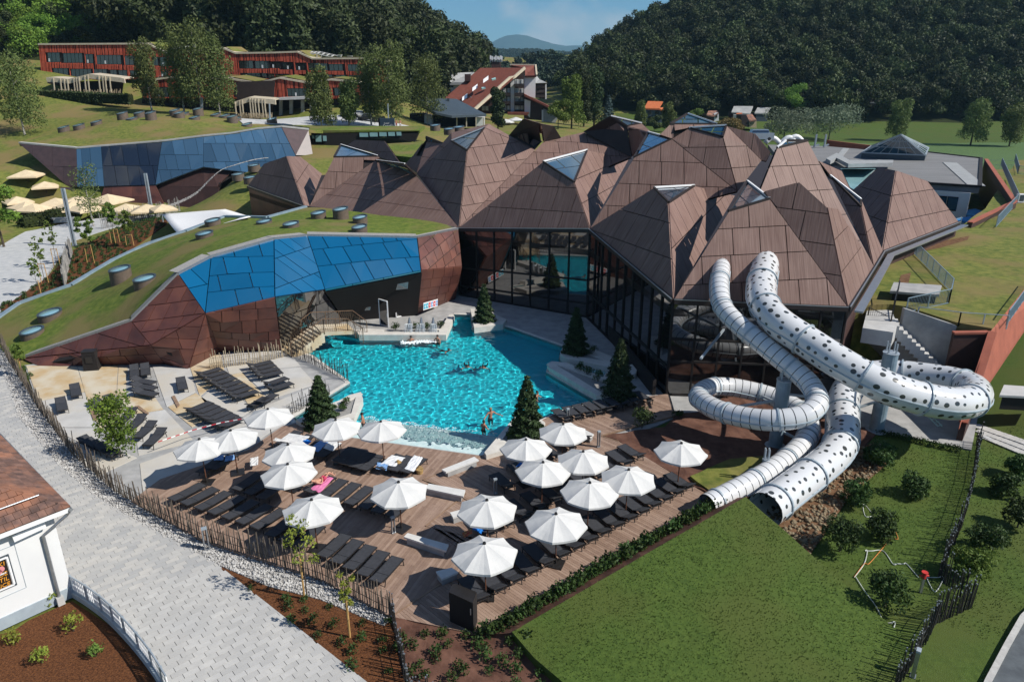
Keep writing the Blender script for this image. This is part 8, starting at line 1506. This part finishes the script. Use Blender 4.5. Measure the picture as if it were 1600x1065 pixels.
for px, py, pose, rz, hair, suit, lab in ((501, 534, swim_pose(1, .3), 1.3, 'hair_fair', None, 'bather swimming beside the stair bridge in the far left corner'), (641, 533, stand_pose(.25, .35, 1.16), .4, 'hair_dark', 'swim_dark', 'bather leaning into the foam under the left water spout'), (684, 534, stand_pose(.22, .05, 1.10), -.5, 'hair_dark', 'swim_dark', 'bather with a bare back at the right end of the foam'), (699, 548, swim_pose(.5, .9), .9, 'hair_dark', 'swim_dark', 'swimmer near the middle of the pool, closest to the water spouts'), (730, 573, swim_pose(.2, .6), .1, 'hair_dark', 'swim_dark', 'left one of the two swimmers side by side in the middle'), (755, 574, swim_pose(2, 1.0), -.1, 'hair_dark', 'swim_dark', 'right one of the two swimmers side by side, arms spread'), (838, 622, stand_pose(.2, .1, 1.16), 1.2, 'hair_dark', 'swim_dark', 'bather seen behind the right conifer at the pool edge'), (766, 655, stand_pose(.45, .1, .86), .6, 'hair_fair', 'swim_dark', 'bather standing waist deep near the right end of the beach, arms out'), (755, 669, stand_pose(.15, .1, 1.18), 2.4, 'hair_dark', 'swim_dark', 'bather up to the shoulders, in front of the one with arms out'), (569, 670, stand_pose(.12, .1, .55), -1.4, 'hair_dark', 'swim_dark', 'bather walking on the pale beach beside the pool edge umbrella')):
 p = P(px, py, zw); person(lab, (p.x, p.y, zw), rz, pose, hair, suit, SWG)
p = P(503, 752, zt); person('sunbather lying on the pink towel, knees bent, half under the large umbrella', (p.x, p.y, zt), math.radians(140), lie_pose(.34, 1), 'hair_dark', 'swim_pink', None, 'skin_pale')
p = P(758, 819, zt); hv_ = (P(776, 838, zt) - P(738, 803, zt)); person('sunbather in pink swimwear lying on a blue towel under an umbrella', (p.x, p.y, zt), math.atan2(hv_.y, hv_.x) - math.pi / 2, lie_pose(.30, 0), 'hair_dark', 'swim_pink', None, 'skin_pale')
for px, py, lab, suit in ((619, 190, 'walker in red beside the blue sign, bending forward', 'swim_red'), (625, 189, 'walker in pale clothes right of the blue sign', 'towel_white')):
 d = D(px, py, 155); d.z = hz(d.x, d.y) + .1; person(lab, d, .6, stand_pose(.1, .1, 0.0), 'hair_dark', suit, None, 'skin')
# -- white house with its fence
WHZ = thing('white_house', 'white rendered house corner with a brown tiled roof in the lower left', 'house', P(60, 960, 0))
cA, cB = P(115, 931, 0.0), P(-60, 1012, 0.0); dv = (cB - cA); dv.z = 0; wd = dv.normalized(); inn2 = Vector((wd.y, -wd.x, 0))
if inn2.y < 0: inn2 = -inn2
Hh = 4.55; bk1 = cA + inn2 * 9; ft = cA + wd * 9
ext(MB(), [cA, ft, ft + inn2 * 9, bk1], (0, 0, Hh)).build('wall', MT['white_paint'], WHZ)
ext(MB(), [cA - inn2 * .05 - wd * .03, ft - inn2 * .05, ft + inn2 * .2, cA + inn2 * .2], (0, 0, .55)).build('plinth', MT['grey_plinth'], WHZ)
ctr_ = cA + wd * 4.5 + inn2 * 4.5; ov = .55; ez = Hh + .05
rc = [cA - wd * ov - inn2 * ov, ft + wd * ov - inn2 * ov, ft + wd * ov + inn2 * (9 + ov), bk1 - wd * ov + inn2 * ov]; rc = [v + Vector((0, 0, ez)) for v in rc]; apx = ctr_ + Vector((0, 0, ez + 2.9))
ext(MB(), [v - Vector((0, 0, .22)) for v in rc], (0, 0, .20)).build('soffit', MT['white_trim'], WHZ)
rfo = MB().add(rc + [apx], [(0, 1, 4), (1, 2, 4), (2, 3, 4), (3, 0, 4)]).build('roof', MT['joint_dark'], WHZ)
tcount = []
for a_, c_ in ((0, 1), (3, 0)):
 pts = [rc[a_], rc[c_], apx]; q, o, u, v, n = to2d(pts); h = max(p[1] for p in q) - min(p[1] for p in q); v0 = min(p[1] for p in q); cw, rh = .30, .36
 for r in range(int(h / rh) + 1):
  row = clip(clip(q, 0, 1, v0 + (r + 1) * rh), 0, -1, -(v0 + r * rh))
  if len(row) < 3: continue
  x0_, x1_ = min(p[0] for p in row), max(p[0] for p in row); off = (r % 2) * cw / 2
  for i in range(math.floor((x0_ - off) / cw), math.ceil((x1_ - off) / cw)):
   c2 = clip(clip(row, 1, 0, (i + 1) * cw + off - .012), -1, 0, -(i * cw + off))
   if len(c2) < 3 or abs(area2(c2)) < .01: continue
   w_ = [o + u * x + v * y for x, y in c2]; X, Y = PX(sum(w_, Vector()) / len(w_)); tcount.append((0 if X > -8 else 1, sum(w_, Vector()).length / len(w_), c2, o, u, v, n, v0 + r * rh, rh))
tcount.sort(key=lambda e: e[:2]); tb_ = MB()
def tile_into(b, c2, o, u, v, n, vb, rh):
 if area2(c2) < 0: c2 = c2[::-1]
 k = len(b.v); m = len(c2); f = lambda y: .065 - .045 * (y - vb) / rh + random.uniform(-.006, .006)
 b.v += [tuple(o + u * x + v * y) for x, y in c2] + [tuple(o + u * x + v * y + n * f(y)) for x, y in c2]; b.f.append(tuple(k + m + i for i in range(m))); b.m.append(0)
 for i in range(m): j = (i + 1) % m; b.f.append((k + i, k + j, k + m + j, k + m + i)); b.m.append(0)
for i, e in enumerate(tcount):
 if i < 300: b = MB(); tile_into(b, *e[2:]); b.build('roof_tile', MT['tile_brown'], rfo)
 else: tile_into(tb_, *e[2:])
if tb_.v: tb_.build('roof_tiles', MT['tile_brown'], rfo, kind='stuff')
gz = Vector((0, 0, -.10)); b = MB(); b.tube([rc[0] + gz - inn2 * .07, rc[3] + gz - wd * .07], .085, 8); b.build('gutter', MT['zinc'], WHZ)
sn_ = MB(); a, c_ = rc[0].lerp(apx, .16), rc[3].lerp(apx, .16); a2, c2_ = rc[1].lerp(apx, .16), rc[0].lerp(apx, .16); sn_.tube([a2 + Vector((0, 0, .18)), c2_ + Vector((0, 0, .18))], .03, 6); sn_.build('snow_guard', MT['zinc'], WHZ)
cor = cA - inn2 * .10 - wd * -.35; b = MB(); b.tube([rc[0] + Vector((0, 0, -.12)), rc[0] + Vector((0, 0, -.35)) + wd * .15 + inn2 * .1, cA + wd * .55 - inn2 * .12 + Vector((0, 0, Hh - 1.0)), cA + wd * .55 - inn2 * .12 + Vector((0, 0, .35))], .07, 8); b.build('downpipe', MT['zinc'], WHZ); MB().box(cA + wd * .55 - inn2 * .14 + Vector((0, 0, .2)), (.28, .26, .4), math.atan2(wd.y, wd.x)).build('drain_box', MT['concrete_pale'], WHZ)
bq = cA + wd * 1.6 - inn2 * .02 + Vector((0, 0, Hh - .55)); MB().bar(bq, bq - inn2 * .0 - wd * 1.2 + Vector((0, 0, .1)), .5, .32).build('eave_bracket', MT['white_trim'], WHZ)
w0, w1 = cA + wd * 1.85, cA + wd * 3.8; zl0, zl1 = 1.75, 3.3; fo_ = -inn2
wf_ = MB(); B4 = lambda off, e0, e1_: [w0 + wd * e0 + fo_ * off + Vector((0, 0, zl0 + e1_)), w1 - wd * e0 + fo_ * off + Vector((0, 0, zl0 + e1_)), w1 - wd * e0 + fo_ * off + Vector((0, 0, zl1 - e1_)), w0 + wd * e0 + fo_ * off + Vector((0, 0, zl1 - e1_))]
sq = B4(.012, -.28, -.30); b = MB()
for i in range(4): b.bar(sq[i], sq[(i + 1) % 4], .015)
b.build('window_surround', MT['grey_plinth'], WHZ)
ext(wf_, B4(.005, 0, 0), fo_ * .02); wn = wf_.build('window', MT['roof_slate'], WHZ); sq = B4(.05, .10, .10); b = MB()
for i in range(4): b.bar(sq[i], sq[(i + 1) % 4], .10, .05)
b.build('window_frame', MT['white_trim'], wn); po = ext(MB(), B4(.03, .14, .14), fo_ * .012).build('poster', MT['poster_black'], WHZ)
rzt = math.atan2(-wd.y, -wd.x)
for s, zz, sz in (('VOČKI', 2.89, .26), ('RLAČE', 2.42, .26), ('NESTIL', 2.17, .26), ('TORBICE', 1.92, .25)): text(s, sz, w0 + wd * .22 + fo_ * .055 + Vector((0, 0, zz)), (R(90), 0, rzt), 'letter_orange', 'lettering', po, .12, align='RIGHT')
b = MB(); c3 = w0 + wd * .5 + fo_ * .055 + Vector((0, 0, 2.73))
for dx, dz in ((-.11, .04), (.11, .04), (0, -.05)): b.tube([c3 + wd * dx + Vector((0, 0, dz)), c3 + wd * dx + Vector((0, 0, dz)) + fo_ * .02], .13, 12)
b.build('ice_picture', MT['pink_ice'], po); MB().bar(c3 - Vector((0, 0, .19)) - wd * .25, c3 - Vector((0, 0, .19)) + wd * .5, .02, .06).build('picture_line', MT['letter_white'], po)
RL_ = thing('garden_railing', 'pale blue grey railing with turned bars curving along the mulch bed', 'fence', P(112, 935, 0)); rp3 = spline(pl([(116, 930), (140, 945), (170, 968), (198, 996), (222, 1024), (245, 1055), (266, 1090)]), 5); rs = resample(rp3, .13)
b = MB()
for a, c_ in zip(rp3, rp3[1:]): b.bar(a + Vector((0, 0, .14)), c_ + Vector((0, 0, .14)), .24, .28)
b.build('plinth', MT['grey_plinth'], RL_); b = MB(); b.tube([p + Vector((0, 0, 1.06)) for p in rp3], .04, 6); b.tube([p + Vector((0, 0, .34)) for p in rp3], .025, 5); b.build('handrail', MT['steel'], RL_); bp = None
for i, p in enumerate(rs):
 if bp is None: bp = MB().tube([(0, 0, .3), (0, 0, .48), (0, 0, .62), (0, 0, .70), (0, 0, .78), (0, 0, .92), (0, 0, 1.04)], [.018, .03, .034, .016, .034, .03, .018], 7).build('baluster', MT['white_trim'], RL_, origin=(0, 0, 0)); o = bp
 else: o = bp.copy(); COL.objects.link(o)
 o.location = p - WL[RL_.name]
for i in range(0, len(rs), 9): MB().box(rs[i] + Vector((0, 0, .55)), (.09, .09, 1.1)).build('post', MT['steel'], RL_)
# -- shrubs, saplings, bedding plants
for i, (px, py, h, leaf, lab) in enumerate(((78, 945, .8, 'leaf_sapling', 'yellow green shrub at the house wall in the mulch bed'), (115, 985, 1.0, 'leaf_sapling', 'yellow green shrub in the middle of the mulch bed, by the railing'), (66, 1035, .9, 'leaf_sapling', 'yellow leaved shrub in the lower mulch bed'), (150, 1025, .8, 'leaf_young', 'green shrub nearest the railing bend'), (20, 1005, .8, 'leaf_sapling', 'pale shrub at the left edge of the mulch bed'))): plant('garden_shrub', lab, P(px, py, 0), h, 170, .12, leaf, 'shrub', 'shrubs in the mulch bed', .9, 600 + i)
tiny = crown_mesh('bedding_foliage', 'bush', 90, .10, MT['leaf_shrub'], 700, .42, 1.35); tiny2 = crown_mesh('bedding_foliage', 'bush', 60, .14, MT['leaf_shrub'], 701, .42, 1.2)
def bedding(loc, lab, grp, sc=1.0, me=tiny):
 o = bpy.data.objects.new('bedding_plant', me); COL.objects.link(o); o.location = loc; o.rotation_euler = (0, 0, random.uniform(0, 6)); o.scale = (sc,) * 3; return tag(o, lab, 'plant', grp)
rg = np.random.default_rng(9)
for x, y in poisson(BED, .95, rg): bedding((x, y, -.02), 'small dark green plant in the bark mulch beside the paver path', 'bedding plants by the paver path', rg.uniform(.7, 1.15))
for x, y in poisson(BED2, .80, rg): bedding((x, y, zl(x, y)), 'small dark green plant on the brown fabric slope below the deck corner', 'bedding plants on the fabric slope', rg.uniform(.8, 1.3))
ha, hb2 = P(752, 990, .1), P(1118, 789, .25)
for k in range(70):
 for r in (0,): p = ha.lerp(hb2, k / 70) + Vector((.40, -.40, 0)) * .8 + Vector((rg.uniform(-.1, .1), rg.uniform(-.1, .1), 0)); bedding((p.x, p.y, zs(p.x, p.y)), 'low green shrub in the hedge line between the deck and the lawn', 'low shrubs between deck and lawn', rg.uniform(1.2, 1.9))
q_ = np.array([v.co for v in tiny2.vertices]); qf = np.array([p.vertices for p in tiny2.polygons]); vs_, fs_ = [], []
for i, (x, y) in enumerate(poisson(BD3, 1.0, rg)): vs_.append(q_ * rg.uniform(.8, 1.2) + (x, y, zb3(x, y))); fs_.append(qf + i * len(q_))
o = bpy.data.objects.new('row_plants', np_mesh('row_plants', np.concatenate(vs_), np.concatenate(fs_), [MT['leaf_shrub']])); COL.objects.link(o); o.parent = bd3; o['kind'] = 'stuff'
for i, (px, py) in enumerate(((50, 596), (46, 604), (55, 611), (52, 620), (60, 606))): bedding(P(px - 12, py - 18, .0), 'small plant in the soil strip by the staked tree at the stake fence', 'plants by the staked tree', 1.0)
def staked_tree(px, py, z, h, w, leaf, n, size, stakes, lab, kind='open', stem=.28, seed=0, sc='tie_pale', sh=None):
 p = P(px, py, z); t = tree('young_tree', lab, p, h, kind, leaf, n, size, w, .03, 'bark', None, 800 + seed, stem, limbs=4); sh = sh or h * .42
 for k, (dx, dy) in enumerate(stakes): MB().tube([(dx, dy, -.1), (dx * .85, dy * .85, sh)], .045, 6).build('support_stake', MT[sc], t, origin=(0, 0, 0))
 if len(stakes) > 1: a, c = stakes[0], stakes[1]; MB().bar((a[0] * .85, a[1] * .85, sh - .08), (c[0] * .85, c[1] * .85, sh - .08), .07).build('tie_bar', MT[sc], t, origin=(0, 0, 0))
 return t
staked_tree(189, 714, .035, 4.3, 1.0, 'leaf_bright', 3000, .17, [], 'bright green leafy tree standing on the sun terrace', 'birch', .04, 1)
staked_tree(480, 935, 0, 4.2, 1.0, 'leaf_sapling', 420, .13, [(-.12, 0)], 'thin sapling with drooping twigs tied to a pale stake, left of two by the fence', 'open', .30, 2, sh=2.2)
staked_tree(546, 993, 0, 3.1, .75, 'leaf_sapling', 260, .13, [(.03, -.05)], 'short sapling on a pale stake in the mulch bed, right of two by the fence', 'open', .35, 3, sh=1.9)
staked_tree(37, 588, 0, 2.6, 1.25, 'leaf_young', 420, .20, [(0, -.08)], 'small staked tree at the low tip of the grass roof', 'open', .45, 4, sh=1.5)
for i, (px, py, h, w, n, st_, lab) in enumerate(((143, 412, 5.6, 1.15, 700, [(-.5, 0), (.5, -.2)], 'young tree with a full crown on stakes, left one of the three in the planted bed'), (182, 386, 5.8, 1.1, 760, [(-.6, 0), (.6, 0), (.2, -.4)], 'young tree on three stakes, nearest to the plaza fence'), (205, 392, 5.2, 1.1, 700, [(-.5, 0), (.5, 0)], 'young tree on stakes at the right end of the planted bed'), (70, 440, 5.0, 1.0, 160, [(-.4, 0), (.4, 0)], 'almost bare young tree on stakes by the paved walk'), (90, 418, 5.5, .9, 170, [(-.4, 0), (.4, 0)], 'thin young tree on stakes behind the bare one'), (62, 462, 4.0, .9, 140, [(.2, 0)], 'thin sapling on one stake at the lower end of the planted bed'))): staked_tree(px, py, .12, h, w, 'leaf_young', n, .30, st_, lab, 'open', .36, 10 + i)
p = P(146, 352, .1); tree('birch_tree', 'thin pale birch before the entrance building, on the terrace', p, 9.0, 'birch', 'leaf_birch', 1500, .26, 1.0, .10, 'bark_birch', None, 840, .1)
p = P(6, 384, .1); tree('walk_tree', 'leafy tree cut by the left edge beside the paved walk', p, 8.4, 'round', 'leaf_bright', 1800, .42, 1.1, .13, 'bark', None, 841, .18)
LT = 'young bushy trees on the right lawn'
for i, (px, py, h, w, lab) in enumerate(((1367, 742, 2.3, 1.3, 'bushy young tree nearest the dotted slide tail'), (1424, 790, 2.2, 1.25, 'bushy young tree standing alone in the middle of the right lawn'), (1332, 795, 2.0, 1.3, 'bushy young tree beside the soil strip'), (1308, 880, 2.4, 1.35, 'bushy young tree at the corner of the lawn mound'), (1372, 850, 2.0, 1.3, 'bushy young tree with the looped hose behind it'), (1382, 950, 2.6, 1.3, 'bushy young tree in the middle of the pale hoses'), (1583, 760, 2.1, 1.2, 'bushy tree at the right edge by the slab path'), (1562, 790, 1.9, 1.3, 'bushy tree outside the black fence, behind the row of three'), (1585, 840, 2.2, 1.2, 'bushy tree at the right edge outside the fence'), (1535, 868, 2.4, 1.35, 'bushy tree outside the fence above its sharp corner'), (1512, 905, 2.3, 1.3, 'bushy tree inside the sharp corner of the black fence'))):
 d = G(px, py, 15, 70); tree('bushy_tree', lab, d, h * .82, 'bush', 'leaf_shrub' if i != 10 else 'leaf_young', 1900, .13, w * .82, .04, 'bark', LT, 860 + i, .05, 1.3)
plant('slope_shrub', 'dark shrub on the edge of the lounger row deck', P(1003, 668, .1), 1.6, 700, .14, 'leaf_shrub', 'shrub', None, 1.2, 900); plant('slope_shrub', 'small shrub in the fabric ground inside the striped coil', P(1135, 620, .1), .9, 300, .14, 'leaf_shrub', 'shrub', None, 1.2, 901); plant('slope_shrub', 'low shrub on the fabric ground below the pool end', P(1060, 652, .1), .6, 240, .12, 'leaf_shrub', 'shrub', None, 1.6, 902)
for k in range(14): p = P(1372 + k * 9.5, 676 + k * 2.1, 0); bedding((p.x, p.y, max(hz(p.x, p.y), -.1)), 'low plant in the border along the concrete apron', 'border plants by the apron', 1.1)
def hose(pts, mat, lab, r=.022):
 q = [G(x, y, 15, 70) + Vector((0, 0, .05)) for x, y in pts]; tag(MB().tube(spline(q, 6), r, 5).build('garden_hose', MT[mat], None), lab, 'hose')
def zpx(pts, x0=1200, y0=770, s=3.61): return [(x0 + x / s, y0 + y / s) for x, y in pts]
hose(zpx([(595, 150), (545, 108), (525, 122), (545, 150), (580, 165)]), 'hose_white', 'white hose loop beside a bushy tree on the lawn'); hose(zpx([(695, 250), (725, 295), (680, 320), (620, 390), (560, 440), (530, 465), (482, 495)]), 'hose_orange', 'orange hose lying across the lawn'); hose(zpx([(482, 497), (530, 460), (545, 400), (540, 370), (580, 350), (640, 372), (700, 415), (720, 420), (712, 405), (735, 440), (760, 430), (770, 455), (845, 492)]), 'hose_white', 'long white hose leading to the red standpipe')
hose(zpx([(875, 515), (940, 525), (970, 555), (940, 565), (880, 530)]), 'hose_white', 'white hose end looped right of the standpipe'); hose(zpx([(490, 500), (540, 590), (600, 690), (645, 760)]), 'hose_white', 'straight white hose running to the coil'); hose(zpx([(645, 765), (640, 800), (670, 835), (700, 810), (680, 750), (660, 740), (665, 780), (690, 790), (690, 760), (660, 765)]), 'hose_white', 'coiled white hose on the lawn near the fence')
d = G(1437, 929, 15, 70); t = thing('standpipe', 'red standpipe valve on a short post in the right lawn', 'standpipe', d); MB().box((0, 0, .4), (.10, .10, .8)).build('post', MT['zinc'], t, origin=(0, 0, 0)); b = MB().cyl((0, 0, .8), .09, .28, 10); b.tube([(-.2, 0, .92), (.2, 0, .92)], .05, 8); b.cyl((0, 0, 1.08), .14, .04, 10); b.build('valve', MT['red_valve'], t, origin=(0, 0, 0))
for px, py, h, lab in ((117, 384, 7.6, 'tall square steel lamp mast at the paved walk'), (237, 330, 6.2, 'slotted steel lamp mast by the terrace fence')):
 p = P(px, py, .05); t = thing('lamp_mast', lab, 'lamp post', p); b = MB()
 for s in (-1, 1): b.box((s * .16, 0, h / 2), (.16, .28, h))
 b.build('mast', MT['steel'], t, origin=(0, 0, 0)); MB().box((0, 0, h - .5), (.2, .2, 1.0)).build('lamp_head', MT['steel_blue'], t, origin=(0, 0, 0)); MB().box((0, 0, .04), (.6, .5, .08)).build('foot', MT['zinc'], t, origin=(0, 0, 0))
p = P(100, 347, .1); t = thing('stone_bench', 'dark block bench at the back of the paved walk', 'bench', p, .2); MB().box((0, 0, .35), (3.2, .9, .7)).build('block', MT['concrete'], t, origin=(0, 0, 0)); MB().box((-1.45, -.47, .35), (.3, .04, .6)).build('end_opening', MT['joint_dark'], t, origin=(0, 0, 0))
q = [P(253, 335, 3.0), P(352, 327, 4.6), P(392, 339, 7.0), P(278, 366, 5.2)]; b = MB(); n = 8
for j in range(n + 1):
 for i in range(n + 1): u, w = i / n, j / n; x = q[0].lerp(q[1], u).lerp(q[3].lerp(q[2], u), w); b.v.append(tuple(x + Vector((0, 0, -.5 * math.sin(math.pi * u) * math.sin(math.pi * w)))))
for j in range(n):
 for i in range(n): k = j * (n + 1) + i; b.f.append((k, k + 1, k + n + 2, k + n + 1)); b.m.append(0)
SA = thing('shade_sail', 'white shade sail stretched over the way behind the grass roof', 'shade sail', (q[0].x, q[0].y, 0)); so_ = b.build('sail', MT['sail_white'], SA, smooth=True); md = so_.modifiers.new('thick', 'SOLIDIFY'); md.thickness = .03
for x in (q[0], q[3], q[1]): MB().bar((x.x, x.y, 0), x, .12).build('mast', MT['steel'], SA)
hg = [D(30, 340, 108), D(75, 330, 113), D(100, 326, 116)]; rg = np.random.default_rng(14); pp = []
for a, c in zip(hg, hg[1:]):
 for k in range(800): x = a.lerp(c, rg.random()); pp.append((x.x + rg.uniform(-.8, .8), x.y + rg.uniform(-1, 1), max(hz(x.x, x.y), 0) + rg.uniform(.1, 1.7)))
pp = np.array(pp); v, f = leaves(pp, rg.normal(size=pp.shape), .4, rg); ho = bpy.data.objects.new('hedge', np_mesh('hedge', v, f, [MT['leaf_hedge']])); COL.objects.link(ho); tag(ho, 'dark hedge in front of the cream terrace umbrellas', 'hedge')
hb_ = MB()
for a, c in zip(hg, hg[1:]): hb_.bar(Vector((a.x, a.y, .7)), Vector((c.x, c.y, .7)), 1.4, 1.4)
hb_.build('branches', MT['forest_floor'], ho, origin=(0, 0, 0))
# -- grass blades
def blades(name, polys, density, zf, size, mat, parent, seed=1, lab=None):
 rg = np.random.default_rng(seed); V_, F_ = [], []; k = 0
 for poly in polys:
  x0, x1 = min(p[0] for p in poly), max(p[0] for p in poly); y0, y1 = min(p[1] for p in poly), max(p[1] for p in poly); nn = int((x1 - x0) * (y1 - y0) * density)
  for _ in range(nn):
   x, y = rg.uniform(x0, x1), rg.uniform(y0, y1)
   if not inside(x, y, poly): continue
   X, Y = PX((x, y, 0))
   if not (-20 < X < 1620 and Y < 1085): continue
   z = zf(x, y)
   for q in range(3): a = rg.uniform(0, 6.283); s = size * rg.uniform(.6, 1.4); lx, ly = rg.normal(0, .5, 2) * s; w = s * .22; V_ += [(x + math.cos(a) * w, y + math.sin(a) * w, z - .01), (x - math.cos(a) * w, y - math.sin(a) * w, z - .01), (x + lx, y + ly, z + s)]; F_.append((k, k + 1, k + 2)); k += 3
 o = bpy.data.objects.new(name, np_mesh(name, np.array(V_), np.array(F_), [MT[mat]])); COL.objects.link(o); o.parent = parent; tag(o, lab, kind='stuff'); return o
blades('grass_blades', [LAWN], 80, zlw, .055, 'grass_blade', lawn, 2)
RLP = [(11.8, 34), (15, 28), (22, 22), (40, 22), (46, 40), (40, 47), (30, 41.5), (24, 42), (20, 38)]
_hc = {}
def hzc(x, y):
 k = (round(x * 2), round(y * 2))
 if k not in _hc: _hc[k] = hz(k[0] / 2, k[1] / 2)
 return _hc[k]
blades('grass_blades', [RLP], 45, hzc, .06, 'grass_blade', ground, 3)
# -- the air of the valley
hzb = MB(); hzb.box((0, 5180, 290.0), (9000, 11000, 600)); hz_o = hzb.build('haze', bpy.data.materials.new('haze')); hm = hz_o.data.materials[0]; hm.use_nodes = True; ht = hm.node_tree; ht.nodes.clear(); vo = N(ht, 'ShaderNodeVolumePrincipled'); vo.inputs['Color'].default_value = (0.42, 0.76, 1.0, 1); vo.inputs['Density'].default_value = 0.00008; vo.inputs['Anisotropy'].default_value = 0.1; ou = N(ht, 'ShaderNodeOutputMaterial'); ht.links.new(vo.outputs[0], ou.inputs['Volume']); tag(hz_o, 'thin blue haze over the valley', kind='stuff')
